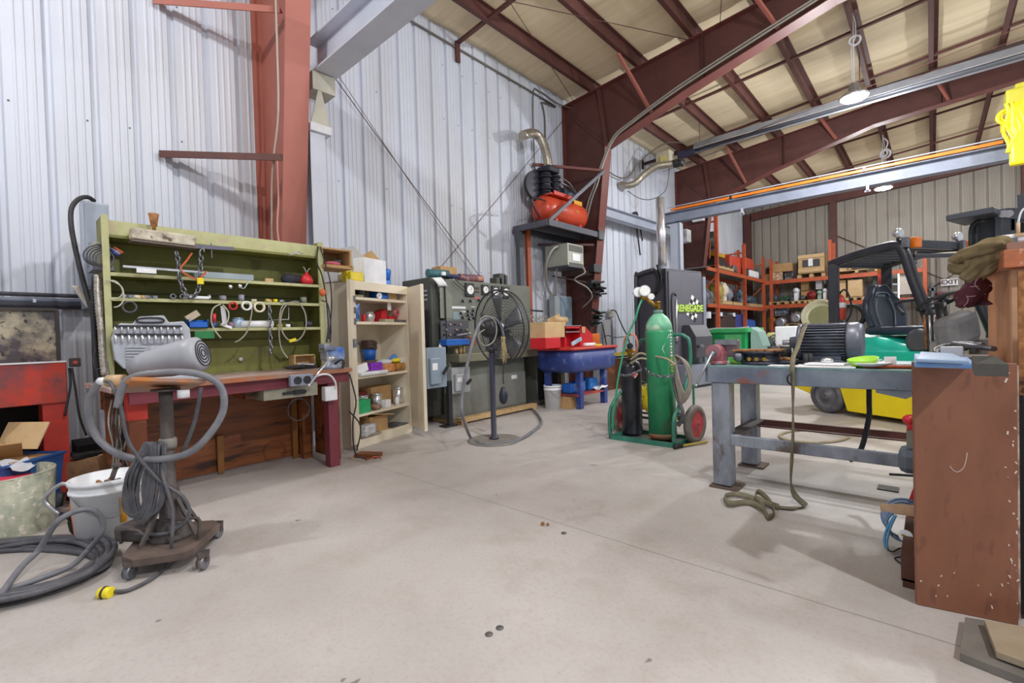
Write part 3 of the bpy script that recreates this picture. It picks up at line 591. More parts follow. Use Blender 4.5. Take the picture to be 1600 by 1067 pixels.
# tool case (socket set)
c0=V((-4.42,.78,.93)); t=T('socket_set_case','open grey socket set case standing upright on the bench','tool case',c0)
def cz(px,py,x=-4.40): return PX(px,py,x)
outl=[(178,515),(186,505),(206,506),(216,495),(254,493),(262,504),(284,502),(294,513),(298,545),(297,570),(290,578),(192,576),(178,562),(173,530)]
ths=V((.05,0,0)); A=[cz(*p,-4.45) for p in outl]
mb=MB(); v1=mb.verts([p for p in A]); v2=mb.verts([p+ths for p in A]); mb.face(v1[::-1]); mb.face(v2)
for i in range(len(A)): mb.face([v1[i],v1[(i+1)%len(A)],v2[(i+1)%len(A)],v2[i]])
CASE=mat('grey_case_plastic',H('b4b8c2'),.45,0,H('9ca0aa'),8,.5)
fin(mb,'case_lid',CASE,t,bev=.008)
fin(MB().tube([cz(216,503,-4.39),cz(220,497,-4.39),cz(250,497,-4.39),cz(254,503,-4.39)],.007,6,closed=True),'carry_handle',BLK,t)
for (y0,y1,n,x0,x1) in((511,519,11,180,283),(524,535,11,181,285)):
    fin(MB().bar(cz(x0-2,y0-1,-4.39),cz(x1+1,y0-1,-4.39),.008,.018),'socket_tray',BLK,t)
    for i in range(n):
        px=x0+(x1-x0)*i/(n-1); fin(MB().cyl(cz(px,y0,-4.385),cz(px,y1,-4.385),.007 if y0<520 else .009,seg=10),'socket',CHR,t)
for k in range(6):
    y=542+k*4.6; fin(MB().bar(cz(197,y,-4.387),cz(228-k*1.2,y,-4.387),.008,.009),'wrench',CHR,t)
for k in range(4): fin(MB().bar(cz(262+k,541+k*4,-4.387),cz(284,541+k*4,-4.387),.008,.008),'wrench',CHR,t)
fin(MB().bar(cz(240,541,-4.387),cz(228,572,-4.387),.012,.03),'ratchet',CHR,t); fin(MB().bar(cz(258,541,-4.387),cz(240,566,-4.387),.012,.02),'ratchet',CHR,t)
fin(MB().bx((-4.26,.78,.945),(.3,.5,.045)),'case_base',CASE,t,bev=.01)
# hose spool / blower on stand is below; things on bench
t=T('hand_clamp','black hand clamp lying on the bench below the coiled cord','clamp',(-4.3,1.85,.93))
p=V((-4.35,1.82,.955)); fin(MB().bar(p,p+V((.1,.18,0)),.05,.04).bar(p+V((0,-.05,0)),p+V((.12,.06,.01)),.03,.03),'clamp_body',RUBK,t,bev=.008); fin(MB().bar(p+V((.05,.03,.03)),p+V((.14,.14,.02)),.02,.015),'jaw',CHR,t)
t=T('small_box_tray','open wooden tray leaning on the bench near the vise','tray',(-4.5,2.0,.93))
c=V((-4.5,1.98,1.0)); mb=MB()
for a_,b_ in(((-.06,-.1,-.07),(.06,.1,-.06)),((-.06,-.1,-.07),(-.05,.1,.06)),((-.06,-.1,-.07),(.06,-.09,.05)),((-.06,.09,-.07),(.06,.1,.06)),((-.06,-.1,.05),(.06,.1,.06))): mb.b2(c+V(a_),c+V(b_))
fin(mb,'tray_body',WOOD,t)
# bench vise
vc=V((-4.22,2.13,.92)); t=T('bench_vise','large blue and grey bench vise on the right end of the bench','vise',vc)
VG=mat('worn_vise_grey',H('a4a8b0'),.4,.3,H('6a7aa0'),9,.6)
fin(MB().lathe([(.1,0),(.1,.03),(.07,.05),(.07,.08)],vc,seg=20),'swivel_base',VG,t)
fin(MB().bx(vc+V((-.04,0,.13)),(.14,.12,.1)).bx(vc+V((-.04,-.05,.2)),(.13,.05,.08)),'fixed_jaw',VG,t,bev=.012)
fin(MB().prism([(-.06,0),(.08,0),(.1,.06),(.09,.15),(-.06,.16)],vc+V((-.09,.02,.05)),(0,1,0),(0,0,1),(.13,0,0)),'moving_jaw',mat('blue_vise_paint',H('3c6cc0'),.4,0,H('b0b8c8'),8,.8),t,bev=.01)
fin(MB().bar(vc+V((.02,.02,.19)),vc+V((.02,-.1,.19)),.1,.02),'jaw_plate',STEEL,t)
hp=PX(515,560,-4.02); fin(MB().cyl(PX(483,602,-3.98),hp,.009).ball(PX(483,602,-3.98),.014).ball(hp,.016).cyl(hp,vc+V((0,.06,.1)),.022),'handle_bar',CHR,t)
# clutter right end of bench
S('cable_bundle',MB().tube([PX(497,385,-4.46),PX(495,410,-4.44),PX(503,430,-4.42),PX(510,470,-4.4),PX(513,510,-4.4),PX(510,535,-4.4)],.008,6).tube([PX(500,385,-4.46),PX(506,405,-4.44),PX(516,440,-4.4),PX(518,480,-4.4),PX(514,530,-4.4)],.007,6).tube([PX(502,470,-4.42),PX(512,475,-4.4),PX(517,510,-4.4),PX(516,535,-4.4)],.006,6),RUBK,'dark cables hanging down the right side of the green shelf','cable')
S('orange_wire_nuts',MB().ball(PX(504,457,-4.4),.03,sz=1.3),mat('orange_cord',(0,0,0)),'orange connector cluster at the right shelf edge','connector')
S('cable_bundle',MB().tube([(-4.15,2.27,.86),(-4.1,2.3,.6),(-4.12,2.27,.4),(-4.15,2.3,.1),(-4.1,2.4,.02)],.008,6).tube([(-4.18,2.27,.5),(-4.1,2.34,.35),(-4.12,2.3,.12)],.007,6),RUBK,'dark cables running down beside the right bench leg','cable')
S('curved_black_bracket',MB().tube([PX(523,569,-4.15),PX(533,562,-4.1),PX(537,567,-4.1),PX(535,575,-4.1)],.012),BLK,'curved black pipe end behind the vise','pipe')
# low items near bench right leg
S('copper_scrap',MB().tube([(-4.05,2.35,.03),(-3.98,2.42,.06),(-4.02,2.5,.02)],.008,6),mat('copper',H('a85a48'),.4,.5),'bent copper wire scrap on the floor behind the right bench leg','scrap')
S('wooden_offcut',MB().bx((-4.25,2.5,.02),(.25,.12,.04),rz=.5),PLYD,'dark wooden offcut on the floor between bench and cream cabinet','offcut')
# dirty rubble under bench
# ================= electrical on the wall =================
t=T('fuse_box','tall light grey electrical box on the wall left of the green shelf','electrical box',(-5.6,.9,1.9))
a=PX(131,428,-5.1); b=PX(160,317,-5.1)
fin(MB().b2((-5.25,a.y,a.z-.12),(-5.1,b.y+.04,b.z)),'enclosure',GREYP,t,bev=.008); fin(MB().b2((-5.1,a.y+.015,a.z-.1),(-5.09,b.y+.03,b.z-.02)),'door',mat('grey_blue_door',H('9aa4b4'),.45),t,bev=.004)
fin(MB().bar((-5.25,(a.y+b.y)/2,a.z),(-5.88,(a.y+b.y)/2,a.z),.05,.5),'wall_bracket',GREYD,t)
S('black_conduit_loop',MB().tube([PX(147,314,-5.12),PX(137,308,-5.08),PX(123,311,-5.05),PX(112,325,-5.0),PX(111,350,-4.95),PX(117,385,-4.9),PX(125,420,-4.85),PX(133,450,-4.8),PX(141,478,-4.75),PX(146,500,-4.7),PX(148,560,-4.7),PX(151,610,-4.7)],.017,10),RUBK,'thick black flexible conduit arching off the electrical box','conduit')
t=T('junction_box','weathered open junction box wrapped in wire left of the shelf','electrical box',(-4.7,.5,1.8))
fin(MB().b2(PX(139,418,-4.85),PX(173,380,-4.62)),'enclosure',mat('weathered_grey',H('b8b4ac'),.5,0,H('86827c'),9,.6),t,bev=.01)
fin(MB().b2(PX(137,427,-4.85),PX(178,416,-4.58)),'shelf_bracket',GREYD,t)
wb=MB(); 
for i in range(5): wb.tube(ov(150+i*3,398+i*1.5,22-i*2,16-i,-4.55+i*.01,1,.004,.12),.006,6)
S('wire_coil',wb,RUB,'tangled coil of dark wires hung around the junction box','wire')
for k,(m,dx) in enumerate(((mat('orange_cord',(0,0,0)),0),(mat('lilac_plastic',(0,0,0)),-4),(BLUED,-7),)): S('test_lead',MB().cyl(PX(178+dx,386+k*2,-4.52),PX(192+dx,395+k*2,-4.5),.006,.011),m,['orange','lilac','blue'][k]+' tipped lead sticking out of the wire coil','lead')
FLEX=mat('flexible_steel_conduit',H('b4aca4'),.4,.6,H('7c7468'),40,.8)
def flexp(pts,r):
    mb=MB();P=[V(p) for p in pts]; tot=sum((P[i+1]-P[i]).length for i in range(len(P)-1)); n=int(tot/.012)
    prof=[];acc=0
    rs=[]
    for i in range(n):
        d=tot*i/n;s=0
        for j in range(len(P)-1):
            L_=(P[j+1]-P[j]).length
            if s+L_>=d: break
            s+=L_
        p=P[j].lerp(P[j+1],(d-s)/L_); dr=(P[min(j+1,len(P)-1)]-P[j]).normalized()
        rs.append(mb.ring(p,dr,r*(1.1 if i%2 else .88),8))
    mb.skin(rs); return mb
S('flexible_conduit',flexp([PX(152,430,-4.55),PX(152,455,-4.52),PX(154,485,-4.5),PX(158,520,-4.48),PX(160,560,-4.46),PX(163,588,-4.45)],.02),FLEX,'ribbed flexible steel conduit down the left of the green shelf','conduit')
S('flexible_conduit',flexp([PX(158,430,-4.6),PX(160,460,-4.58),PX(160,500,-4.56),PX(165,560,-4.5),PX(168,590,-4.48)],.014),FLEX,'thinner twisted steel conduit beside the ribbed one','conduit')
S('cable_bundle',MB().tube([PX(147,430,-4.65),PX(146,470,-4.62),PX(148,520,-4.6),PX(152,570,-4.58),PX(156,600,-4.55)],.016,7).tube([PX(143,470,-4.64),PX(146,520,-4.62),PX(153,560,-4.6)],.01,6).tube([PX(150,545,-4.5),PX(146,560,-4.48),PX(150,577,-4.46),PX(162,572,-4.46)],.005,6),RUBK,'bundle of black cables along the left side of the shelf','cable')
# tangle below bench left
tb=random.Random(21)
for k,(m,lb) in enumerate(((mat('pale_wire',(0,0,0)),'pale wires hanging in a tangle below the bench left end'),(RUB,'grey cables hanging in a tangle below the bench left end'),(RUBK,'black cables hanging in a tangle below the bench left end'))):
    mb=MB()
    for i in range(5):
        x=175+k*6+i*7; mb.tube([PX(x,625,-4.35),PX(x+tb.uniform(-8,8),660,-4.33+tb.uniform(-.05,.05)),PX(x+tb.uniform(-10,10),700,-4.3),PX(x+tb.uniform(-10,10),740,-4.3),PX(x+tb.uniform(-8,8),778,-4.28)],.006,6)
    S('cable_tangle',mb,m,lb,'cable')
S('wall_disconnect',MB().b2(PX(158,695,-4.9),PX(186,640,-4.75)),GREYP,'pale blue grey electrical box below the bench left end','electrical box',bev=.01)
S('floor_wire_scraps',MB().tube([F(190,800),F(215,792,.02),F(235,806),F(250,800,.02)],.005,5).tube([F(185,812),F(205,805,.015),F(225,815)],.005,5).tube([F(200,795),F(222,800,.03),F(240,790)],.004,5),RUB,'scraps of wire on the floor by the left bench leg','wire')
# horizontal pipes on wall at left
for k,(z,r) in enumerate(((1.68,.018),(1.63,.022),(1.585,.03))):
    S('wall_pipe',MB().cyl((WX+.05+r,-2,z),(WX+.05+r,.8,z-.02),r),[RUB,GREYD,mat('dark_pipe',H('45464e'),.45)][k],['upper thin cable','middle grey pipe','lowest thick dark pipe'][k]+' running along the wall at the left edge','pipe','pipes along the wall at the left')
S('wall_pipe_clip',MB().bx((WX+.06,.25,1.6),(.07,.02,.05)),ALU,'small metal clip on the wall pipes','clip')
S('hanging_strap',MB().grid(8,2,lambda u,v:PX(112+u*26+v*10,446+u*34+u*u*2,-5.05)+V((0,0,-.015*math.sin(u*3)))),mat('cream_strap',H('d8d2c8'),.6),'curved off-white strap hanging over the wall pipes','strap',thick=.004)
# ================= red cabinet at left edge =================
ry=PX(105,600,-5.0).y
t=T('blast_cabinet','red blast cabinet with scorched splash back at the left edge','machine',(-5.3,-.1,0))
fin(MB().b2((-5.6,-.75,.77),(-5.0,ry,1.085)),'cabinet_body',mat('scuffed_red',H('c43a24'),.4,0,H('6a4448'),2.6,.85,lo=.42,hi=.6,c3=H('4a3a44'),s3=4),t,bev=.006)
fin(MB().b2((-5.34,-.75,1.085),(-5.31,ry-.02,1.5)),'splash_back',mat('scorched_steel',H('b8b098'),.5,.2,H('4a4850'),3.2,.95,lo=.42,hi=.56,c3=H('3a3638'),s3=24),t)
fin(MB().bar((-5.3,-.75,1.505),(-5.3,ry-.02,1.505),.03,.025).bar((-5.3,ry-.02,1.09),(-5.3,ry-.02,1.5),.025,.025),'back_rim',mat('dark_rim',H('3c3432'),.5),t)
fin(MB().bar((-4.998,-.75,1.087),(-4.998,ry,1.087),.02,.012),'front_lip',WHITE,t)
for (x,y) in((-5.08,ry-.07),(-5.5,ry-.07),(-5.08,-.6)): fin(MB().b2((x-.05,y-.07,0),(x+.05,y+.07,.77)),'leg',RED,t)
fin(MB().b2((-5.6,-.75,.2),(-5.58,ry-.1,.77)),'rear_panel',DARK,t)
fin(MB().tube([(-5.0,-.45,.55),(-4.98,-.2,.62),(-4.99,-.02,.72)],.02),'drain_hose',RUBK,t)
t=T('switch_box','small dark switch box on the side of the red cabinet','switch',(-5.0,ry+.04,1.0))
p=PX(117,566,-5.03); fin(MB().bx(p,(.05,.065,.07)),'box',mat('brown_black',H('3c3430'),.5),t,bev=.006); fin(MB().cyl(p+V((.02,0,0)),p+V((.04,0,0)),.014),'switch',PINK,t)
S('switch_lead',MB().tube([PX(108,575,-5.02),PX(110,600,-5.0),PX(106,625,-4.99),PX(101,650,-4.98)],.008).tube([PX(112,575,-5.02),PX(118,610,-5.0),PX(124,650,-5.0),PX(135,680,-5.0)],.008),RUBK,'black cords hanging from the switch box on the red cabinet','cord')
S('dark_bin',MB().b2(PX(110,712,-5.15),PX(165,705,-4.95)).b2((-5.5,.42,0),(-5.1,1.1,.4)),DARK,'dark low metal trough behind the cardboard box','trough')
# ================= cream cabinet =================
O=V((-4.63,2.6,0)); RZ=math.atan2(.28,.96); cn=V((math.cos(RZ),math.sin(RZ),0)); cy=V((-math.sin(RZ),math.cos(RZ),0)); UZ=V((0,0,1))
def cp(x,y,z): return O+cn*x+cy*y+UZ*z     # x<0 is into the cabinet
t=T('storage_cabinet','tall cream steel cabinet with both doors open and crammed shelves','cabinet',O,RZ)
CW,CH_,CD=.94,1.83,.46
def cb(mb,a,b): 
    a=V(a);b=V(b);c=(a+b)/2; return mb.bx(cp(*c),(abs(b.x-a.x),abs(b.y-a.y),abs(b.z-a.z)),rz=RZ)
fin(cb(MB(),(-CD,0,0),(0,.03,CH_)),'side_panel',CREAM,t); fin(cb(MB(),(-CD,CW-.03,0),(0,CW,CH_)),'side_panel',CREAM,t)
fin(cb(MB(),(-CD,0,0),(-CD+.012,CW,CH_)),'back_panel',CREAM,t); fin(cb(MB(),(-CD,0,CH_-.012),(.0,CW,CH_)),'top_panel',CREAM,t)
fin(cb(MB(),(-.02,0,CH_-.1),(0.004,CW,CH_)),'header',CREAM,t,bev=.004); fin(cb(MB(),(-.02,0,0),(.004,CW,.1)),'toe_board',CREAM,t,bev=.004)
CS=[1.655,1.385,.785,.37,.11]
for z in CS: fin(cb(MB(),(-CD+.02,.03,z-.03),(-.015,CW-.03,z)),'shelf_board',CREAM,t)
# doors
HL=cp(0,0,0); dl=F(546,712)-HL; dl.z=0; dl=V((.36,-.22,0)).normalized()
def door(h,d,wd,nm):
    a=h;b=h+d*wd; f=fin(MB().bar(a+UZ*.95,b+UZ*.95,.022,1.74),nm,CREAM,t,bev=.004)
    n=d.cross(UZ); fin(MB().bar(b-d*.02+n*.012+UZ*.95,b+UZ*.95+n*.012,.035,1.74),'door_edge',CREAM,f); return f
d1=door(cp(.012,.01,0),V((.35,-.36,0)).normalized(),.16,'door'); fin(MB().bx(cp(.1,-.09,1.15),(.02,.03,.09)),'latch',STEEL,d1)
for z in(1.62,1.5,1.38): fin(MB().bx(cp(.07,-.045,z),(.01,.02,.07),rz=-.8),'slot',STEEL,d1)
rd=V((.2,.32,0)); 
d2=door(cp(.012,CW-.01,0),(F(668,684)-cp(0,CW,0)).to_2d().to_3d().normalized(),.44,'door')
# cabinet contents
def on(y,x,k): return cp(x,y,CS[k])
def cbox(nm,lb,y,x,k,d,m,rz=0,cat='box',bev=.004,tilt=0):
    c=on(y,x,k)+UZ*(d[2]/2); R=Matrix.Rotation(RZ+rz,3,'Z')@Matrix.Rotation(tilt,3,'X'); return S(nm,MB().bx(c,d,R=R),m,lb,cat,bev=bev)
def bin_(nm,lb,c,d,m,rz=0,cat='bin',th=.006):
    c=V(c);R=Matrix.Rotation(rz,3,'Z');mb=MB();x,y,z=d
    mb.bx(c+UZ*th/2,(x,y,th),rz=rz)
    for o,dd in((( x/2,0),(th,y,z)),((-x/2,0),(th,y,z)),((0,y/2),(x,th,z)),((0,-y/2),(x,th,z))): mb.bx(c+R@V((o[0],o[1],z/2)),dd,rz=rz)
    return S(nm,mb,m,lb,cat)
cbox('grey_parts_heap','heap of grey metal fittings on the top shelf of the cream cabinet',.3,-.2,0,(.2,.2,.12),mat('dark_fittings',H('6c6a6c'),.5,.5,H('3a383c'),20,.9),.3,'fittings',.04)
cbox('grey_parts_heap','flat pile of small brass fittings at the left of the top cabinet shelf',.16,-.15,0,(.15,.2,.035),mat('brass_fittings',H('a8a07c'),.5,.4,H('4a463c'),30,.9),0,'fittings',.01)
t=T('parts_bin','blue parts bin with papers on the top cabinet shelf','bin',on(.55,-.16,0)); 
fin(MB().bx(on(.55,-.16,0)+UZ*.045,(.2,.2,.09),rz=RZ),'bin_body',BLUE,t,bev=.01); fin(MB().bx(on(.55,-.07,0)+UZ*.06,(.02,.14,.03),rz=RZ),'lip',mat('light_blue_plastic',H('5a8cd8'),.4),t)
S('sleeve_ring',MB().lathe([(.02,0),(.035,0),(.035,.03),(.02,.03),(.02,0)],on(.45,-.05,0)+UZ*.035,cn,16,cap=False),PLASTW,'small white ring in front of the blue parts bin','ring')
cbox('dark_tool_box','dark tilted plastic case on top of the blue bin',.5,-.2,0,(.2,.3,.05),mat('dark_case',H('44464c'),.4),0,'case',.008,-.4).location.z+=.08
cbox('cardboard_box','small light cardboard box at the right of the top cabinet shelf',.76,-.2,0,(.2,.19,.12),KRAFTL)
cbox('dark_pouch','dark pouch lying on the small cardboard box',.7,-.2,0,(.1,.14,.04),mat('dark_brown_cloth',H('54443c'),.8),0,'pouch',.015).location.z+=.121
c=on(.12,-.14,1); S('blue_tub',MB().lathe([(.075,0),(.09,.2),(.085,.2),(.07,.01)],c,seg=20),mat('blue_white_tub',H('3a68b8'),.4,0,H('d0d8e8'),16,.9,lo=.5,hi=.56),'blue plastic tub with white print on the second cabinet shelf','tub')
c=on(.38,-.13,1); t=T('steel_can','steel can with handle on the second cabinet shelf','can',c); fin(MB().lathe([(.055,0),(.055,.12),(.05,.12)],c,seg=20),'can_body',CHR,t); fin(MB().tube([c+cy*.05+UZ*.11,c+cy*.085+UZ*.09,c+cy*.08+UZ*.04,c+cy*.05+UZ*.03],.006),'can_handle',CHR,t)
cbox('red_bottle','small red bottle between tub and can on the second cabinet shelf',.24,-.08,1,(.04,.04,.09),REDP,0,'bottle',.01)
for i,(y,h) in enumerate(((.66,.17),(.82,.09))):
    c=on(y,-.15,1); R=RZ; mb=MB().prism([(0,0),(.13,0),(.13,h),(.03,h*.75)] if i==0 else [(0,0),(.14,0),(.14,h),(0,h*.8)],c-cy*.07,cy,UZ,-cn*.14)
    S('red_rack',mb,REDP,['tall slanted red plastic rack on the second cabinet shelf','low red plastic bin at the right of the second cabinet shelf'][i],'rack')
cbox('paper_tag','white tag sticking up from the red rack',.7,-.1,1,(.006,.06,.09),PAPER,0,'tag',0).location.z+=.15
cbox('flat_tin','flat pale tin in front of the red racks',.6,-.06,1,(.1,.16,.035),mat('pale_tin',H('c8c4a8'),.4,.3),0,'tin')
S('red_hose_ring',MB().coil(on(.85,-.12,1)+UZ*.12,.04,.008,2,cn,.1),mat('pinkred',H('d06068'),.4),'small red and white hose ring on the right red bin','hose')
cbox('wire_tray','grey wire tray at the right front of the second cabinet shelf',.8,-.05,1,(.08,.2,.03),STEEL,0,'tray')
# third shelf
c=on(.58,-.28,2); S('fabric_heap',MB().ball(c+UZ*.06,.12,sx=1,sy=1.6,sz=.8),mat('grey_brown_cloth',H('746458'),.85,0,H('54483e'),8,.7),'grey brown cloth heap in the middle of the cabinet','cloth')
t=T('paint_can_stack','blue tub with a dark coil on top behind the cloth','tub',on(.56,-.33,2)); fin(MB().lathe([(.07,.14),(.085,.28),(.08,.28)],c-cn*.05,seg=18),'tub_body',BLUE,t); fin(MB().coil(c-cn*.05+UZ*.29,.08,.016,5,jit=.03),'wire_coil',mat('dark_wire',H('5c4c44'),.5,.4),t)
S('blue_handle_tool',MB().bar(on(.66,-.13,2)+UZ*.1,on(.82,-.13,2)+UZ*.19,.06,.05),mat('light_blue_plastic',(0,0,0)),'blue tool grip lying on the cloth heap','tool',bev=.015)
cbox('open_carton','open white and kraft carton at the left of the middle cabinet shelf',.12,-.2,2,(.2,.16,.14),KRAFTL,.3,'carton')
cbox('white_carton','white box leaning at the left of the middle cabinet shelf',.14,-.07,2,(.05,.2,.09),PAPER,-.1,'carton',.004,.25).location.z+=.03
cbox('white_bag','flat white plastic bag hanging over the middle cabinet shelf edge',.28,-.05,2,(.16,.44,.04),PLASTW,0,'bag',.015)
for i in range(2):
    for j in range(2): cbox('purple_package',f'small purple package, {["lower","upper"][j]} {["left","right"][i]} of the four on the white bag',.33+i*.095,-.06,2,(.06,.085,.045),mat('purple_pack',H('5a30c8'),.35,0,H('c848c8'),18,.8),0,'package').location.z+=.04+j*.046
for i,(y,m,l) in enumerate(((.6,mat('orange_foil',H('c87a3c'),.4,0,H('e0b088'),20,.9),'crumpled orange and brown packet heap on the middle cabinet shelf'),(.8,mat('amber_foil',H('b8843c'),.4,0,H('6c4a24'),20,.8),'amber packet heap at the right of the middle cabinet shelf'))):
    S('packet_heap',MB().bx(on(y,-.12,2)+UZ*.05,(.2,.2,.1),rz=RZ+.2*i),m,l,'packets',bev=.03)
S('clear_bag',MB().ball(on(.62,-.14,2)+UZ*.12,.08,sy=1.4,sz=.5),mat('clear_plastic_bag',H('d8dce4'),.2),'crumpled clear plastic bag on the orange packets','bag')
S('yellow_packet',MB().ball(on(.78,-.1,2)+UZ*.13,.06,sy=1.3,sz=.5),YELP,'yellow packet on top of the amber heap','packet')
c=on(.88,-.12,2); S('clear_tub',MB().lathe([(.045,0),(.055,.16),(.05,.16)],c,seg=16),mat('translucent_tub',H('c8ccc8'),.3),'pale translucent tub at the right of the middle cabinet shelf','tub')
# fourth shelf
cbox('green_box','green cardboard box at the left of the fourth cabinet shelf',.13,-.07,3,(.12,.2,.15),mat('green_card',H('28a868'),.5),0)
for i,(y,x,r,h,lb) in enumerate(((.27,-.18,.07,.17,'white lidded tin behind the green box'),(.48,-.15,.065,.17,'steel paint tin in the middle of the fourth cabinet shelf'),(.86,-.14,.07,.2,'shiny steel tin at the right of the fourth cabinet shelf'))):
    c=on(y,x,3); t=T('paint_tin',lb,'tin',c); fin(MB().lathe([(r,0),(r,h),(r*.9,h)],c,seg=22),'tin_body',CHR if i else PLASTW,t); fin(MB().lathe([(r*1.04,h-.015),(r*1.04,h+.004),(.01,h+.004)],c,seg=22),'tin_lid',CHR,t)
cbox('white_package','small white box with a label by the steel paint tin',.56,-.07,3,(.06,.09,.09),PAPER)
cbox('cork_heap','heap of pink brown corks on the fourth cabinet shelf',.36,-.07,3,(.1,.12,.06),mat('cork',H('b89078'),.7,0,H('4c3a30'),25,.9),0,'corks',.02)
c=on(.74,-.06,3); S('white_bottle',MB().lathe([(.026,0),(.026,.08),(.018,.085),(.018,.1)],c,seg=14),PLASTW,'small white bottle beside the shiny tin','bottle')
cbox('cardboard_box','long kraft box raised at the back of the fourth cabinet shelf',.64,-.3,3,(.18,.36,.24),KRAFT)
cbox('red_carton','dark red carton at the back left of the fourth cabinet shelf',.3,-.34,3,(.16,.3,.2),mat('dark_red_card',H('7c2c2c'),.6))
cbox('kraft_strip','tall narrow kraft box against the left side of the fourth cabinet shelf',.06,-.3,3,(.2,.06,.3),KRAFTL)
# bottom shelf
t=T('cardboard_box','open cardboard box on the bottom cabinet shelf','box',on(.42,-.2,4)); c=on(.42,-.2,4)
fin(MB().bx(c+UZ*.09,(.26,.3,.18),rz=RZ),'box_body',KRAFT,t); fin(MB().bx(c+cn*.15+cy*.02+UZ*.2,(.12,.32,.006),R=Matrix.Rotation(RZ,3,'Z')@Matrix.Rotation(-.15,3,'X')),'flap',KRAFTL,t); fin(MB().bx(c-cy*.17+UZ*.22,(.26,.1,.006),R=Matrix.Rotation(RZ,3,'Z')@Matrix.Rotation(.8,3,'X')),'flap',KRAFT,t)
cbox('newspaper','crumpled printed newspaper at the front of the bottom cabinet shelf',.2,-.05,4,(.12,.26,.12),mat('newsprint',H('d8d8dc'),.7,0,H('8c8c92'),40,.8),.3,'paper',.02)
cbox('dark_plate','dark flat plate at the right of the bottom cabinet shelf',.75,-.15,4,(.25,.3,.015),STEEL,0,'plate')
cbox('grey_wood_stack','grey boards lying under the newspaper',.2,-.04,4,(.14,.3,.02),mat('weathered_wood',H('9c9488'),.7,0,H('7a7268'),6,.6,0,(1,8,8)),0,'boards')
# on top of cabinet
TP=CH_
t=T('cardboard_box','large white cardboard box with open flaps on the cream cabinet','box',cp(-.18,.38,TP)); c=cp(-.2,.4,TP)
WC=mat('white_cardboard',H('eeeef2'),.6,0,H('d4d4dc'),5,.6)
fin(MB().bx(c+UZ*.14,(.34,.36,.28),rz=RZ),'box_body',WC,t)
fin(MB().prism([(-.18,0),(.18,0),(.02,.11)],c+cn*.1+UZ*.28,cy,UZ,cn*.004),'flap',KRAFT,t)
fin(MB().prism([(-.17,0),(.17,0),(.1,.14),(-.1,.14)],c-cy*.18+UZ*.28,cn,(-cy*.55+UZ*.84).normalized(),cy*.004),'flap',WC,t)
fin(MB().prism([(-.18,0),(.18,0),(.0,.09)],c-cn*.17+UZ*.28,cy,UZ,cn*.004),'flap',WC,t)
S('cardboard_box',MB().bx(cp(-.3,.1,TP+.14),(.2,.22,.28),rz=RZ),WC,'pale box corner standing behind the yellow crate','box')
t=T('yellow_crate','yellow plastic lantern crate on the cabinet beside the white box','crate',cp(-.08,.08,TP)); c=cp(-.09,.1,TP)
fin(MB().bx(c+UZ*.05,(.14,.2,.1),rz=RZ),'crate_body',YELP,t,bev=.012); fin(MB().cyl(c-cy*.13+UZ*.09,c-cy*.06+UZ*.11,.035),'spout',YELP,t); fin(MB().cyl(c-cy*.12+UZ*.01,c-cy*.06+UZ*.02,.03),'spout',YELP,t)
c=cp(-.2,.72,TP)
S('blue_helmet',MB().lathe([(.09,.0),(.095,.07),(.085,.07)],c+UZ*0,seg=20),mat('light_blue_plastic',(0,0,0)),'pale blue plastic bowl under the blue one on the cabinet','bowl')
S('blue_bowl',MB().lathe([(.085,.075),(.1,.19),(.09,.21),(.02,.22)],c,seg=20),BLUE,'bright blue plastic tub stacked on the pale bowl','tub')
S('wood_board',MB().bx(cp(-.3,.83,TP+.11),(.02,.12,.22),rz=RZ),WOOD,'small upright wooden board behind the blue tubs','board')
t=T('wooden_shelf_box','small open wooden box on a shelf right of the green unit','box',(-4.6,2.32,1.83)); a=PX(519,414,-4.6); 
mb=MB(); mb.b2((-4.75,2.2,a.z-.05),(-4.45,2.52,a.z-.02)).b2((-4.75,2.2,a.z+.13),(-4.45,2.5,a.z+.145)).b2((-4.75,2.48,a.z-.03),(-4.45,2.5,a.z+.13)).b2((-4.75,2.2,a.z-.03),(-4.74,2.5,a.z+.13))
fin(mb,'box_body',KRAFT,t)
S('pink_cloth',MB().ball(V((-4.52,2.33,a.z+.0)),.05,sy=1.8,sz=.5),mat('pink_cloth',H('d06878'),.8),'pink cloth lying in the wooden box','cloth'); S('dark_hardware_heap',MB().ball(V((-4.56,2.4,a.z+.03)),.045,sy=1.4,sz=.6),mat('dark_fittings',(0,0,0)),'dark hardware heap in the wooden box','hardware')
# ================= grey machine =================
t=T('testing_machine','large grey-green electrical testing machine with gauges and control knobs','machine',(-5.1,4.8,0))
MX=-4.95
fin(MB().b2((-5.65,3.95,.12),(-5.0,4.12,2.0)),'side_cabinet',MACHD,t,bev=.01)
fin(MB().b2((-5.6,4.16,.93),(MX,5.98,1.98)),'control_panel',MACH,t,bev=.01)
fin(MB().b2((-5.6,4.12,.05),(-4.86,5.68,.84)),'base_cabinet',MACH,t,bev=.01)
fin(MB().b2((-5.1,4.12,.84),(-4.66,6.05,.95)),'desk',mat('desk_metal',H('8a8672'),.45,.2,H('74705e'),3,.6),t,bev=.008)
fin(MB().b2((-4.94,4.13,.96),(-4.93,4.15,1.97)),'gap_shade_strip',DARK,t)  # solid dark strip painting the shade of the gap between the cabinets
mb=MB()
for k in range(3): mb.bx((-5.22,3.947,1.82-k*.06),(.28,.008,.018))
fin(mb,'top_louvre',GREYP,t); mb=MB()
for k in range(26): mb.bx((-5.22,3.945,1.55-k*.03),(.32,.01,.016))
fin(mb,'vent_grille',BLK,t)
def onp(px,py,k=MX): return PX(px,py,k)
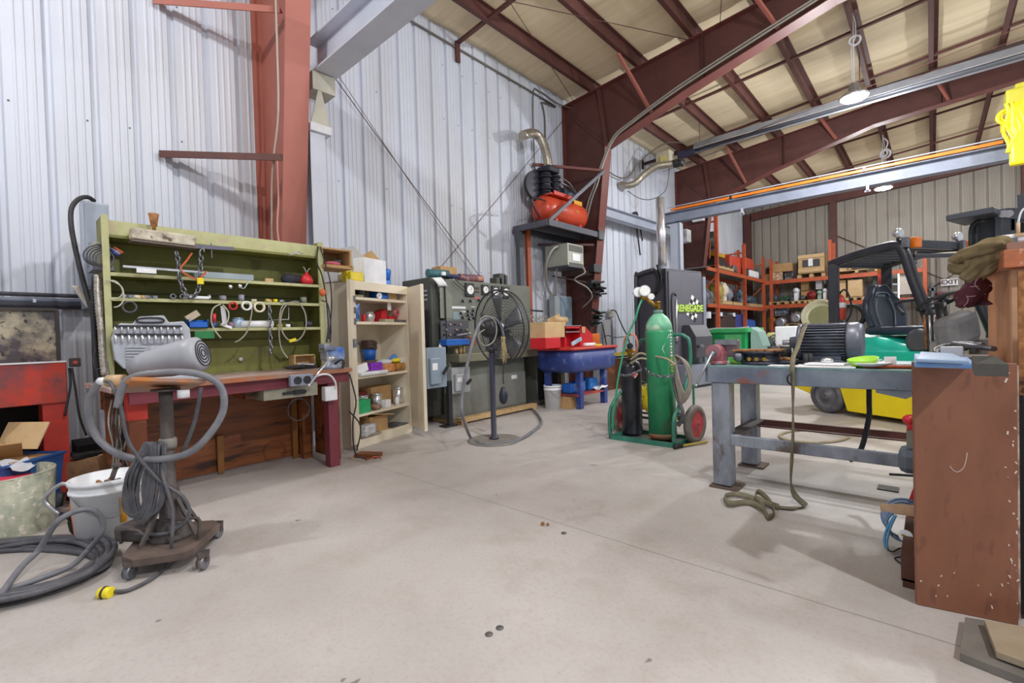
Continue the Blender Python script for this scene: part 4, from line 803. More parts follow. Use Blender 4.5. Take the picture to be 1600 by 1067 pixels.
def gauge(px,py,r,lb=None):
    c=onp(px,py); g=fin(MB().bx(c+V((.012,0,0)),(.03,r*2.3,r*2.6)),'gauge_housing',BLK,t,bev=.01); fin(MB().cyl(c+V((.027,0,0)),c+V((.032,0,0)),r*.85,seg=20),'gauge_face',GLASS,g)
    fin(MB().bar(c+V((.034,0,-r*.2)),c+V((.034,r*.3,r*.5)),.004,.004),'needle',BLK,g)
gauge(733,453,.075); gauge(757,453,.06); gauge(773,456,.07); gauge(789,457,.07)
for (x,y) in((723,470),(735,470),(748,469),(720,489),(731,486),(739,485),(731,492),(738,491),(733,498),(740,497),(723,496)):
    c=onp(x,y); k=fin(MB().cyl(c,c+V((.035,0,0)),.021,seg=12),'control_knob',BLK,t); fin(MB().bar(c+V((.036,-.014,.014)),c+V((.036,.014,-.014)),.003,.006),'pointer',WHITE,k)
fin(MB().b2(onp(688,535,MX),onp(732,501,MX+.02)),'patch_panel',mat('patch_panel_grey',H('54545c'),.45,.2),t)
for i in range(4):
    for j in range(5):
        if (i*3+j)%5<4:
            c=onp(694+j*8+(i%2)*2,507+i*8,MX+.02); fin(MB().cyl(c,c+V((.03,0,0)),.011,seg=8),'terminal',mat('terminal_tan',H('c8a898'),.4,.4) if (i+j)%2 else BLK,t)
for a_,b_,nm,m in(((706,482),(727,479),'name_strip',WHITE),((719,488),(727,486),'name_strip',WHITE),((736,480),(742,479),'name_strip',WHITE),((741,467),(748,464),'name_strip',mat('pinkred',(0,0,0))),((741,452),(748,449),'rating_plate',mat('dark_plate',H('4c4438'),.4,.4)),((741,457),(748,455),'rating_plate',mat('dark_plate',(0,0,0))),((730,447),(737,445),'name_strip',WHITE),((708,499),(718,487),'switch_plate',mat('pale_blue_plate',H('8ca0a8'),.4,.3))): fin(MB().b2(onp(*a_),onp(*b_)+V((.006,0,0))),nm,m,t)
fin(MB().prism([(0,0),(.22,0),(.22,.3),(.1,.42),(0,.42)],onp(688,497),(0,1,0),(0,0,1),(.004,0,0)),'access_door',mat('access_door_grey',H('82867a'),.5),t)
fin(MB().cyl(onp(687,468),onp(687,468)+V((.01,0,0)),.008).cyl(onp(684,455),onp(684,455)+V((.02,0,0)),.012),'lock',BLK,t)
for (a_,b_) in(((698,658),(760,575)),((766,640),(820,580))): fin(MB().b2(PX(*a_,-4.86),PX(*b_,-4.86)+V((.006,0,0))),'lower_door',mat('lower_door_grey',H('8a8c88'),.45,.2,H('74766e'),3,.5),t)
fin(MB().b2((-4.852,5.35,.5),(-4.85,5.48,.56)),'rating_plate',WHITE,t)
S('electrical_cable',MB().tube([PX(705,430,-4.92),PX(718,443,-4.9),PX(727,450,-4.9)],.006).tube([PX(708,440,-4.92),PX(722,452,-4.9),PX(731,462,-4.93)],.005),RUBK,'thin cables hanging over the top of the testing machine','cable')
# right-hand part of the machine: dark bay & side
t=T('machine_side_bay','grey machine bay with an open side painted as dark shade right of the testing machine','machine',(-5.2,6.3,0))
fin(MB().b2((-5.6,6.02,.0),(-4.9,6.75,1.15)),'bay_body',MACH,t,bev=.008); fin(MB().b2((-4.9,6.06,.08),(-4.89,6.6,.62)),'opening_shade',DARK,t); fin(MB().b2((-4.9,6.66,0),(-4.86,6.78,1.15)),'corner_post',mat('desk_metal',(0,0,0)),t)  # dark sheet on the closed front stands in for shade inside an opening
S('blue_folder',MB().bx((-5.1,6.3,1.19),(.4,.5,.03)),mat('navy_folder',H('2c4c9c'),.5),'blue folder lying on the machine bay','folder')
S('dark_tray_stack',MB().bx((-5.1,6.35,1.24),(.45,.6,.06)).bx((-5.2,6.5,1.3),(.3,.5,.04)),mat('dark_teal_trays',H('2c3c4c'),.5),'dark trays stacked on the blue folder','tray')
wr=MB(); r5=random.Random(4)
for i in range(7): wr.tube([(-5.3,6.1+i*.1,1.31),(-5.25+r5.uniform(-.05,.05),6.15+i*.1,1.45+r5.uniform(-.05,.05)),(-5.3,6.25+i*.1,1.52),(-5.2,6.3+i*.1,1.36)],.008,5)
S('wire_rack',wr,mat('pale_wire',(0,0,0)),'tangle of pale and red wires on top of the dark trays','wire')
S('overhead_bar',MB().bar((-5.3,6.0,1.62),(-5.3,6.75,1.6),.03,.03),BLK,'thin dark bar above the wire tangle','bar')
# disconnect switches
def disc(nm,lb,a,b,k,m,dk):
    t=T(nm,lb,'electrical box',PX(*a,k)); A=PX(*a,k);B=PX(*b,k)
    fin(MB().b2(A-V((.16,0,0)),B),'enclosure',m,t,bev=.01)
    h=(B.z-A.z);wd=B.y-A.y
    fin(MB().b2((A.x-.0,A.y+wd*.08,A.z+h*.1),(A.x+.05,A.y+wd*.6,A.z+h*.75)),'cover',m,t,bev=.015)
    fin(MB().bar((A.x+.07,A.y+wd*.62,A.z+h*.34),(A.x+.07,A.y+wd*.85,A.z+h*.5),.03,.03),'lever',BLK,t); fin(MB().b2((A.x+.05,A.y+wd*.15,A.z+h*.45),(A.x+.054,A.y+wd*.4,A.z+h*.62)),'label',PAPER,t)
    return t
disc('disconnect_switch','blue grey disconnect switch at the front left of the testing machine',(668,608),(697,542),-4.62,mat('blue_grey_enclosure',H('8e9cac'),.42,0,H('7c8a9a'),4,.5),0)
t=disc('disconnect_switch','smaller light grey disconnect switch under the machine desk',(707,616),(734,572),-4.74,mat('light_grey_enclosure',H('b0b4b8'),.42),0)
S('disconnect_post',MB().b2((-4.8,3.99,0),(-4.74,4.05,.6)).b2((-4.85,3.9,0),(-4.7,4.1,.02)),BLK,'black stand pipe below the blue grey disconnect switch','post')
t=T('pallet','low wooden skid under the testing machine','pallet',(-4.6,4.9,0))
for y0_,y1_ in((4.15,5.75),): fin(MB().b2((-4.78,4.15,.03),(-4.68,5.75,.09)),'runner',WOOD,t)
for y in(4.2,5.7): fin(MB().b2((-5.3,y-.05,0),(-4.68,y+.05,.04)),'deck_board',WOOD,t)
# things on desk / top
def dbox(nm,lb,a,b,k,dep,m,cat='box',bev=.006): A=PX(*a,k);B=PX(*b,k); return S(nm,MB().b2(A-V((dep,0,0)),B),m,lb,cat,bev=bev)
dbox('blue_tray','bright blue tray on the machine desk',(698,540),(734,529),-4.7,.15,BLUE,'tray')
c=PX(697,538,-4.72); c.z=.95; t=T('glue_bottle','white squeeze bottle standing behind the blue tray','bottle',c); fin(MB().lathe([(.03,0),(.032,.1),(.012,.14)],c+V((-.12,.0,0)),seg=14),'bottle_body',PLASTW,t); fin(MB().lathe([(.012,.14),(.003,.18)],c+V((-.12,0,0)),seg=10),'nozzle',WHITE,t)
for i,(y,lb) in enumerate(((4.2,'left'),(4.27,'middle'),(4.33,'right'))): S('wood_stub',MB().cyl((-4.8,y,.95),(-4.8,y,1.02+.02*i),.02),WOOD,f'short wooden peg on the machine desk, {lb} one','peg')
dbox('brown_block','dark brown block at the right of the blue tray',(735,540),(745,526),-4.75,.15,mat('brown_card',H('7c4c3c'),.6),'block')
t=T('test_probe','black handled probe resting across the patch panel','tool',PX(715,522,-4.9)); fin(MB().cyl(PX(712,519,-4.88),PX(730,517,-4.84),.012),'probe_handle',RUBK,t); fin(MB().cyl(PX(714,524,-4.86),PX(733,521,-4.84),.01).ball(PX(734,521,-4.84),.02),'probe_tip',ALU,t)
TT=1.98
t=T('teal_canister','small teal canister on the left top of the testing machine','canister',(-5.1,4.05,2.0)); fin(MB().cyl((-5.1,3.98,2.06),(-5.05,4.3,2.06),.06),'canister_body',mat('teal_grey',H('3c6c74'),.45),t); fin(MB().bx((-5.0,4.18,2.06),(.03,.06,.05)),'label',PAPER,t)
dbox('cardboard_box','small cardboard box on top of the testing machine',(689,432),(714,418),-5.1,.2,KRAFT)
S('instruction_sheet',MB().grid(4,4,lambda u,v:PX(675+u*14+v*10,434+v*14-u*1,-4.93)+V((.02*math.sin(v*3),0,0))),PAPER,'white paper sheet hanging over the machine top edge','paper',thick=.002)
S('brown_roll',MB().cyl(PX(717,434,-5.05),PX(752,436,-5.05),.06),mat('brown_blue_roll',H('8c5448'),.6,0,H('3c4470'),5,.9,c3=H('c89070'),s3=6),'rolled brown and blue blanket on the testing machine','roll')
S('blue_cloth_bundle',MB().ball(PX(708,432,-4.98),.055,sy=2.4,sz=.6),mat('navy_cloth',H('3c4468'),.8),'blue cloth bundle with cables on the testing machine','cloth')
t=T('top_transformer','grey-green transformer with ribs at the right top of the testing machine','transformer',(-5.1,5.5,1.98))
for a_,b_ in(((776,446),(784,434)),((781,446),(790,428)),((788,448),(793,430))): fin(MB().b2(PX(*a_,-5.0)-V((.15,0,0)),PX(*b_,-5.0)),'core_block',MACHD,t,bev=.006)
# ================= pedestal fan =================
fc=V((-3.70,3.76,0)); t=T('pedestal_fan','big black pedestal fan with round wire cage','fan',fc)
fin(MB().lathe([(.30,0),(.30,.012),(.27,.018),(.03,.02)],fc,seg=36),'base_plate',mat('dusty_base',H('8c8880'),.6,0,H('6c6862'),6,.6),t)
fin(MB().lathe([(.055,.02),(.055,.04),(.032,.045),(.032,1.06),(.02,1.06),(.02,1.2)],fc,seg=18),'pole',mat('navy_black_pole',H('2c2e40'),.35,0,H('20222e'),8,.5),t)
fin(MB().lathe([(.035,0),(.035,.06)],fc+UZ*1.0,seg=16).cyl(fc+V((.03,0,1.03)),fc+V((.08,0,1.03)),.012),'collar',BLK,t)
ax=V((.1,.99,.05)).normalized(); hub=V((-3.74,3.74,1.27)); cc=hub+ax*.19+V((-.03,0,0))
fin(MB().lathe([(.02,-.05),(.09,-.035),(.12,.03),(.115,.12),(.06,.16)],hub,ax,20),'motor',BLK,t)
Rf=.435; a1=ax.cross(UZ).normalized(); a2=a1.cross(ax)
def circ(c,R,n=48): return [c+a1*R*math.cos(2*pi*i/n)+a2*R*math.sin(2*pi*i/n) for i in range(n)]
WIRE=mat('cage_wire',H('4a4a52'),.35,.6)
fin(MB().tube(circ(cc,Rf),.011,6,True,1),'cage_rim',WIRE,t); fin(MB().tube(circ(cc+ax*.09,Rf-.01),.008,6,True,1),'cage_rim',WIRE,t)
for sgn,off in((1,'front'),(-1,'rear')):
    mb=MB(); n=13
    for i in range(1,n):
        R=Rf*i/n; bul=.055*(1-(i/n)**2); mb.tube(circ(cc+ax*((.09+bul) if sgn>0 else -bul),R,36),.0018,4,True,1)
    for k in range(72 if sgn<0 else 60):
        a=2*pi*k/(72 if sgn<0 else 60); d=a1*math.cos(a)+a2*math.sin(a)
        mb.tube([cc+ax*((.09+.055*(1-q*q)) if sgn>0 else -.055*(1-q*q))+d*Rf*q for q in(.1,.5,.8,1)],.0016,3,smooth=1)
    fin(mb,f'wire_guard',WIRE,t)
for k in range(5):
    a=2*pi*k/5+.4; d=a1*math.cos(a)+a2*math.sin(a); e=a1*-math.sin(a)+a2*math.cos(a)
    g=MB().grid(6,4,lambda u,v:cc+ax*(.045+.05*(v-.5)*(1.3-u*.6))+d*(.07+u*.31)+e*((v-.5)*(.11+.13*u)))
    fin(g,'fan_blade',mat('fan_blade_grey',H('8a8c90'),.4,.6),t,thick=.003)
fin(MB().cyl(cc+ax*.0,cc+ax*.09,.07),'blade_hub',ALU,t)
fin(MB().bar(hub-ax*.02-UZ*.02,fc+UZ*1.16,.04,.06),'tilt_bracket',BLK,t)
S('fan_power_cord',MB().tube([PX(757,510,-3.6),PX(750,500,-3.58),PX(760,494,-3.56),PX(772,500,-3.56),PX(776,515,-3.55),PX(772,532,-3.55),PX(760,540,-3.56),PX(750,535,-3.57),PX(748,522,-3.58),PX(757,515,-3.58)],.007),mat('grey_beige_cord',(0,0,0)),'thin grey cord coiled under the fan motor','cable')
S('air_hose',MB().tube([PX(787,528,-3.62),PX(783,510,-3.6),PX(773,498,-3.58),PX(762,497,-3.58),PX(750,505,-3.58),PX(740,530,-3.58),PX(730,570,-3.58),PX(722,620,-3.6),PX(723,650,-3.58),F(735,683,.03),F(750,693,.02),F(775,693,.02),F(810,687,.02),F(835,672,.02),F(846,660,.02),F(838,645,.02),F(822,634,.02),F(790,636,.02),F(760,638,.05),F(728,627,.12)],.017,9,smooth=6),RUBG,'long grey hose draped over the fan and curling on the floor','hose')
t=T('string_mop','frayed tan rope tassel hanging from the fan cage','rope',PX(787,545,-3.55))
mb=MB(); r6=random.Random(2)
for i in range(9): mb.tube([PX(786+r6.uniform(-3,3),526,-3.56),PX(784+i*.9,545,-3.55),PX(783+r6.uniform(0,9),565+r6.uniform(-12,8),-3.55)],.006,5)
fin(mb,'rope_strands',mat('frayed_rope',H('a89870'),.85,0,H('7c6c4c'),20,.7),t)
S('cord_switch',MB().tube([PX(787,565,-3.55),PX(786,590,-3.55),PX(787,600,-3.55)],.006).lathe([(.02,0),(.045,.03),(.05,.1),(.03,.17),(.015,.19)],PX(787,631,-3.55),(0,0,1),14),mat('navy_black_pole',(0,0,0)),'dark blue plug end hanging from the fan cord','plug')
# ================= parts washer =================
t=T('parts_washer','blue parts washer basin with red rim on blue legs','parts washer',(-4.3,6.45,0))
def rr_(x0,x1,y0,y1,z,r=.06):
    p=[]
    for (cx,cy_,a0) in((x1-r,y1-r,0),(x0+r,y1-r,90),(x0+r,y0+r,180),(x1-r,y0+r,270)):
        for k in range(5): a=math.radians(a0+k*22.5); p.append(V((cx+r*math.cos(a),cy_+r*math.sin(a),z)))
    return p
fin(MB().loops([rr_(-4.66,-4.04,5.88,7.0,.58),rr_(-4.7,-4.0,5.8,7.08,.64),rr_(-4.7,-4.0,5.78,7.1,.93)]),'basin',BLUED,t)
fin(MB().loops([rr_(-4.73,-3.97,5.75,7.13,.925),rr_(-4.73,-3.97,5.75,7.13,.965)]),'rim',RED,t)
for i,(x,y) in enumerate(((-4.1,6.1),(-4.12,6.85),(-4.6,5.95),(-4.6,6.85))): fin(MB().bx((x,y,.29),(.09,.09,.58)),'leg',BLUED,t,bev=.004)
fin(MB().b2((-4.62,6.0,.2),(-4.08,6.88,.23)),'lower_shelf',mat('scuffed_red',(0,0,0)),t)
t=T('small_parts_rack','red steel shelf rack with slanted side on the parts washer','rack',(-4.4,6.3,.965))
A=PX(883,541,-4.3); A.z=.965; y0_=PX(883,541,-4.3).y;y1_=PX(908,510,-4.3).y; zt=PX(890,510,-4.3).z
mb=MB(); mb.b2((-4.5,y0_,.965),(-4.3,y0_+.03,zt)).b2((-4.5,y1_-.03,.965),(-4.3,y1_,zt)).b2((-4.5,y0_,zt-.03),(-4.3,y1_,zt)).b2((-4.5,y0_,.965),(-4.49,y1_,zt))
fin(mb,'rack_body',REDP,t); fin(MB().b2((-4.49,y0_,1.2),(-4.3,y1_,1.215)).b2((-4.49,y0_,1.3),(-4.3,y1_,1.312)),'shelf_board',ALU,t)
fin(MB().prism([(0,0),(.62,0),(.12,zt-.965),(0,zt-.965)],(-4.3,y1_,.965),(0,1,0),(0,0,1),(-.02,0,0)),'slanted_side',REDP,t); lab(fin(MB().bx((-4.29,y1_+.05,zt-.06),(.01,.09,.1)),'card_label',KRAFTL,t),'small cream card')
dbox('red_tote','low red tote at the left of the parts washer',(853,545),(876,527),-4.2,.3,REDP,'tote')
dbox('cardboard_box','open cardboard box on the red tote',(852,528),(884,503),-4.3,.3,KRAFTL); 
S('box_flap_wood',MB().cyl(PX(864,499,-4.35),PX(884,500,-4.35),.05).bar(PX(856,503,-4.4),PX(874,494,-4.4),.02,.08),KRAFTL,'paper roll and flap sticking out of the cardboard box','paper')
S('bright_packets',MB().bar(PX(893,538,-4.08),PX(908,529,-4.08),.03,.06),mat('blue_white_label',(0,0,0)),'blue and white packets lying in the rack opening','packet',bev=.01)
S('white_dish',MB().bx(PX(921,538,-4.06),(.06,.3,.05)),PLASTW,'white and grey small parts heap beside the slanted side','parts',bev=.015)
dbox('orange_box','orange reflector box at the right end of the washer',(926,540),(937,521),-4.3,.1,mat('amber_orange',H('e07820'),.35,0,H('b85818'),8,.5),'box'); dbox('yellow_block','small yellow block at the right end of the washer',(931,543),(941,537),-4.1,.1,YELP,'block')
for i,(y,m,lb,d) in enumerate(((6.12,BLUE,'bright blue jug lying at the left of the washer shelf',.08),(6.35,BLUE,'blue jug standing in the middle of the washer shelf',.09),(6.68,mat('sky_blue',H('2c78c8'),.4),'blue crumpled bag at the right of the washer shelf',.1))): S('blue_jug',MB().bx((-4.3,y,.23+d),(.2,.18 if i<2 else .26,2*d)),m,lb,'jug',bev=.03)
S('white_cloth',MB().grid(5,5,lambda u,v:V((-4.2+u*.14,6.62+v*.26,.25+.05*v+.02*math.sin(u*7+v*5)))),PLASTW,'white cloth on the right of the washer shelf','cloth',thick=.02)
S('grey_rag_heap',MB().ball((-4.14,6.15,.245),.06,sy=1.6,sz=.4),mat('grey_brown_cloth',(0,0,0)),'grey rag heap at the front of the washer shelf','rag')
t=T('cardboard_box','brown cardboard box on the floor under the washer shelf','box',(-4.2,6.0,0)); A=F(875,640);
fin(MB().b2((-4.48,5.98,0),(-4.2,6.32,.19)),'box_body',KRAFT,t,bev=.004)
def bucket(nm,lb,c,r,h,m,cat='bucket',hand=True,inner=True):
    t=T(nm,lb,cat,c); fin(MB().lathe([(r*.88,0),(r*.98,h*.8),(r*1.03,h*.8),(r*1.03,h*.84),(r,h*.84),(r,h*.93),(r*1.04,h*.93),(r*1.04,h),(r*.97,h),(r*.86,.02),(.005,.02)],c,seg=32),'bucket_body',m,t)
    if hand: c=V(c); fin(MB().tube([c+V((.3,-.95,.86*h/r)).normalized()*0+V((r*.35,-r*1.0,h*.82)),c+V((r*.8,-r*.6,h*.55)),c+V((r*1.12,.0,h*.45)),c+V((r*1.0,r*.5,h*.62)),c+V((r*.5,r*.95,h*.82))],.003,5),'wire_handle',STEEL,t)
    return t
bucket('plastic_bucket','light blue-white bucket in front of the parts washer',V((-4.5,5.93,0)),.14,.37,PLASTW)
# ================= electrical on column B =================
t=T('control_enclosure','pale grey transformer box with louvred grille under the compressor platform','electrical box',(-5.3,7.5,2.5))
A=PX(884,424,-5.3);B=PX(901,384,-5.3)
fin(MB().b2((-5.75,7.45,2.5),(-5.2,8.0,2.93)),'enclosure',mat('pale_grey_green',H('b4b8ac'),.45,0,H('9ca094'),3,.5),t,bev=.01)
fin(MB().b2((-5.2,7.5,2.78),(-5.19,7.96,2.9)),'grille',mat('dark_grille',H('54544c'),.5),t); fin(MB().b2((-5.2,7.6,2.6),(-5.188,7.86,2.74)),'label',PLASTW,t); fin(MB().b2((-5.76,7.43,2.47),(-5.18,8.02,2.5)),'base_tray',DKGREY,t); fin(MB().b2((-5.2,7.5,2.5),(-5.192,7.96,2.56)),'grille',mat('dark_grille',(0,0,0)),t)
t=T('breaker_panel','blue grey breaker panel on the wall below the transformer box','electrical box',(-5.7,8,1.4))
fin(MB().b2((-5.8,7.6,1.3),(-5.65,8.2,1.95)),'enclosure',mat('panel_grey',H('a0a8ac'),.45),t,bev=.006); fin(MB().b2((-5.65,7.78,1.33),(-5.64,8.18,1.93)),'door',mat('panel_blue',H('8498a8'),.4),t)
S('conduit_bend',MB().tube([(-5.4,7.42,2.88),(-5.42,7.25,2.8),(-5.55,7.2,2.5),(-5.7,7.45,2.1),(-5.72,7.66,1.95)],.028,8).tube([(-5.5,7.5,2.5),(-5.6,7.6,2.3),(-5.7,7.7,1.95)],.018,8),mat('pale_conduit',(0,0,0)),'pair of pale conduits bending from transformer box to breaker panel','conduit')
S('conduit_bend',MB().tube([(-5.2,7.95,2.5),(-5.15,7.95,2.38),(-5.3,7.8,2.25),(-5.2,8.1,2.1),(-5.15,8.2,1.9),(-5.4,8.2,1.7)],.014,7),mat('pale_conduit',(0,0,0)),'thin pale conduit zigzagging in front of the middle column','conduit')
for z in(2.5,2.18): S('strut_clamp',MB().bx((-5.15 if z>2.3 else -5.22,8.36,z),(.12,.3,.16)),BLK,f'black clamp block on the middle column, {"upper" if z>2.3 else "lower"} one','clamp')
S('support_strut',MB().bar((-5.7,7.6,2.35),(-5.2,8.3,2.2),.025,.025).bar((-5.75,8.0,2.42),(-5.2,8.3,2.42),.02,.1),mat('dark_strut',(0,0,0)),'thin steel struts below the transformer box','strut')
r7=random.Random(9)
for n,(px,py) in enumerate(((931,455),(930,499))):
    mb=MB(); c=PX(px,py-5,-5.15)
    for i in range(7): mb.bx(c+V((.05+r7.uniform(-.03,.06),r7.uniform(-.08,.14),.1-i*.045)),(.12,.24,.035),R=Matrix.Rotation(r7.uniform(-.5,.5),3,'Z')@Matrix.Rotation(r7.uniform(-.5,.3),3,'X'))
    S('black_glove_stack',mb,mat('black_cloth',H('2c2e2e'),.8),['upper','lower'][n]+' bundle of black straps hung on the middle column','strap',bev=.01)
S('black_hanging_cable',MB().tube([PX(940,503,-5.1),PX(946,530,-5.1),PX(950,560,-5.1),PX(953,600,-5.1)],.012).tube([PX(925,500,-5.15),PX(920,515,-5.15),PX(920,540,-5.15)],.01),RUBK,'black cable hanging from the straps down the column','cable')
t=T('wall_outlet','grey round outlet box with conduit on the wall behind the cylinders','outlet',(-5.85,9.9,1.7))
p=PX(954,490,-5.8); fin(MB().bx(p,(.1,.2,.22)),'box',mat('weathered_grey',(0,0,0)),t,bev=.04); fin(MB().bx(p-V((0,0,.2)),(.08,.12,.18)),'plug_body',ALU,t,bev=.02)
fin(MB().cyl(p-V((0,-.05,0)),V((p.x,p.y+.05,.3)),.02),'conduit_pipe',GREYD,t)
S('black_wall_cable',MB().tube([PX(955,485,-5.7),PX(962,486,-5.65),PX(968,500,-5.5),PX(975,515,-5.4),PX(980,524,-5.3),PX(985,540,-5.2)],.014),RUBK,'black cable arcing from the wall outlet toward the gas cart','cable')
S('white_corner_pipe',MB().b2(PX(946,612,-5.6)-V((.02,0,0)),PX(951,500,-5.6)+V((.02,.05,0))),PLASTW,'white vertical pipe on the wall beside the middle column','pipe')
S('plywood_sheet',MB().b2((-4.95,8.25,0),(-4.88,9.5,.62)),mat('dark_brown_ply',H('6a4430'),.6,0,H('4c3022'),2,.7,c3=H('8c5c34'),s3=4),'dark brown plywood box side standing behind the parts washer','board',bev=.004)
S('board_rail',MB().b2((-4.97,8.25,.64),(-4.86,9.5,.67)),BLK,'black rail along the top of the brown plywood','rail')
S('chain_on_wall',MB().tube([PX(940,528,-5.1),PX(950,524,-5.2),PX(960,527,-5.3),PX(975,526,-5.3),PX(985,524,-5.3)],.014,5),STEEL,'slack chain between the column and the gas cart','chain')
# ================= compressor =================
t=T('compressor_platform','dark steel platform frame carrying the compressor on the middle column','platform',(-5.4,7.5,3.15))
for a_,b_ in(((-5.05,6.65,3.17),(-5.05,8.3,3.17)),((-5.05,6.65,3.17),(-5.86,6.65,3.17)),((-5.8,6.65,3.17),(-5.8,8.3,3.17)),((-5.05,8.3,3.17),(-5.86,8.3,3.17)),((-5.43,6.65,3.17),(-5.43,8.3,3.17))): fin(MB().bar(a_,b_,.06,.11),'frame_rail',DKGREY,t)
fin(MB().b2((-5.82,6.68,3.225),(-5.08,8.3,3.235)),'deck_plate',BLK,t)
fin(MB().bar((-5.06,6.72,3.22),(-4.86,8.3,4.42),.05,.06),'diagonal_brace',DKGREY,t); fin(MB().bx((-5.05,8.38,3.17),(.1,.2,.18)),'column_clamp',BLK,t)
fin(MB().bar((-5.86,7.25,4.55),(-4.86,8.3,4.42),.05,.05),'cross_tube',IRONM,t)
S('lower_strut',MB().bar((-5.8,7.3,2.96),(-5.15,8.3,2.98),.05,.04),IROND,'dark red steel strut under the compressor platform','strut')
t=T('platform_post','orange and grey steel post supporting the compressor platform','post',(-5.7,6.75,0)); fin(MB().b2((-5.8,6.62,0),(-5.7,6.72,3.12)),'grey_channel',mat('dark_channel',H('54585c'),.5),t); fin(MB().b2((-5.72,6.8,1.2),(-5.66,6.9,3.2)),'orange_pipe',mat('rust_orange',H('a8502c'),.5,0,H('8a4024'),5,.5),t)
t=T('air_compressor','horizontal red tank air compressor with black pump on the platform','air compressor',(-5.4,7.5,3.24))
ORR=mat('compressor_red',H('d04c30'),.32,0,H('a83c28'),3,.5)
tc_=3.52
fin(MB().lathe([(.02,-.68),(.16,-.66),(.235,-.58),(.26,-.48),(.26,.48),(.235,.58),(.16,.66),(.02,.68)],(-5.38,7.5,tc_),(.05,1,0),28),'tank',ORR,t)
for y in(7.1,7.9): fin(MB().b2((-5.58,y-.04,3.24),(-5.18,y+.04,3.34)),'foot',RED,t)
fin(MB().b2((-5.52,7.0,3.78),(-5.22,7.95,3.81)),'pump_plate',ORR,t); lab(fin(MB().b2((-5.2,7.7,3.72),(-5.19,7.98,3.8)),'name_plate',mat('yellow_orange',H('e8a828'),.4),t),'orange name plate')
fin(MB().b2((-5.2,7.05,3.78),(-5.19,7.65,3.85)),'belt_guard_rail',RED,t)
fin(MB().cyl((-5.58,7.02,4.0),(-5.5,7.0,4.0),.3,seg=26),'flywheel',mat('pump_black',H('2c2c36'),.4,.3),t); 
for i,(x,y,r_,h_) in enumerate(((-5.42,7.1,.13,.5),(-5.36,7.32,.11,.42),(-5.5,7.2,.12,.52))):
    mb=MB()
    for k in range(9): mb.cyl((x,y+.0*k,3.8+h_*k/9),(x,y+.0*k,3.8+h_*k/9+.03),r_*(1 if k%2==0 else .8),seg=16)
    fin(mb.cyl((x,y,3.8),(x,y,3.8+h_),r_*.75),'pump_cylinder',mat('pump_black',(0,0,0)),t)
fin(MB().bx((-5.42,7.2,4.3),(.3,.34,.12)),'pump_head',mat('pump_black',(0,0,0)),t,bev=.03)
fin(MB().cyl((-5.36,7.5,3.92),(-5.34,7.85,3.92),.11,seg=18),'electric_motor',mat('motor_blue_grey',H('3c4654'),.4,.3),t,bev=.01)
fin(MB().tube([(-5.3,7.4,4.1),(-5.25,7.6,4.05),(-5.22,7.75,3.98),(-5.25,7.9,3.85)],.014).tube([(-5.28,7.3,4.2),(-5.2,7.55,4.1),(-5.2,7.8,3.95)],.01),'copper_line',STEEL,t)
lab(fin(MB().prism([(-.05,-.05),(.06,-.05),(.06,.05),(-.05,.05)],(-5.13,7.68,3.57),(0,1,0),(-.4,0,.92),(.01,0,0)),'warning_label',mat('faded_yellow',H('b8a03c'),.5),t),'faded yellow warning label')
t=T('exhaust_duct','foil exhaust duct elbow rising from the compressor','duct',(-5.5,7.2,4.4))
fin(MB().tube([(-5.45,7.25,4.35),(-5.47,7.22,4.6),(-5.52,7.18,4.85),(-5.56,7.05,4.98),(-5.55,6.85,4.95),(-5.5,6.55,4.8)],.085,12),'duct_pipe',FOIL,t)
S('air_line',MB().tube([(-5.2,6.8,3.6),(-5.15,6.5,3.58),(-5.1,6.3,3.52),(-5.1,6.3,3.42),(-5.15,6.55,3.25)],.016,7,smooth=2),BLK,'black air line leaving the left end of the compressor tank','pipe')
# ================= foreground left =================
# rolling tool stand
pc_=V((-3.42,.72,0))
t=T('rolling_stand','greasy pipe stand on a four wheel dolly with square wooden top','stand',pc_)
GR=mat('greasy_steel',H('5c5452'),.6,.2,H('3a3432'),8,.7,.1); DW=mat('greasy_wood',H('6c5c54'),.7,0,H('443a36'),6,.7,.1)
q=[F(192,876,.1),F(300,868,.1),F(343,818,.1),F(232,826,.1)]
def poly(mb,pts,th):
    up=V((0,0,th));A=mb.verts(pts);B=mb.verts([p-up for p in pts]);mb.face(A);mb.face(B[::-1]);n=len(pts)
    for i in range(n): mb.face([A[i],A[(i+1)%n],B[(i+1)%n],B[i]])
    return mb
qc=(q[0]+q[1]+q[2]+q[3])/4
q=[F(190,868,.11),F(206,874,.11),F(288,862,.11),F(302,855,.11),F(344,817,.11),F(335,812,.11),F(238,818,.11),F(225,824,.11)]
fin(poly(MB(),q,.045),'dolly_deck',DW,t,bev=.006)
for (px,py) in((203,893),(317,878),(340,830)):
    c=F(px,py,.04); c.z=.04; w_=fin(MB().cyl(c+V((-.012,-.012,0)),c+V((.012,.012,0)),.036,seg=16),'caster_wheel',STEEL,t); fin(MB().bar(c+UZ*.0,c+V((-.01,.01,.06)),.05,.02).bx(c+UZ*.04,(.05,.05,.02)),'caster_fork',GR,w_)
bp=PY(266,815,.62); pb=V((-3.35,.68,.11))
pb=F(268,838,.11)
fin(MB().lathe([(.11,0),(.10,.015),(.055,.1),(.045,.28),(.04,.3),(.033,.3),(.033,.84)],pb,seg=18),'pipe_column',GR,t)
fin(MB().lathe([(.04,0),(.045,.02),(.045,.05),(.04,.06)],pb+UZ*.5,seg=16),'column_collar',mat('dusty_base',(0,0,0)),t)
mb=MB()
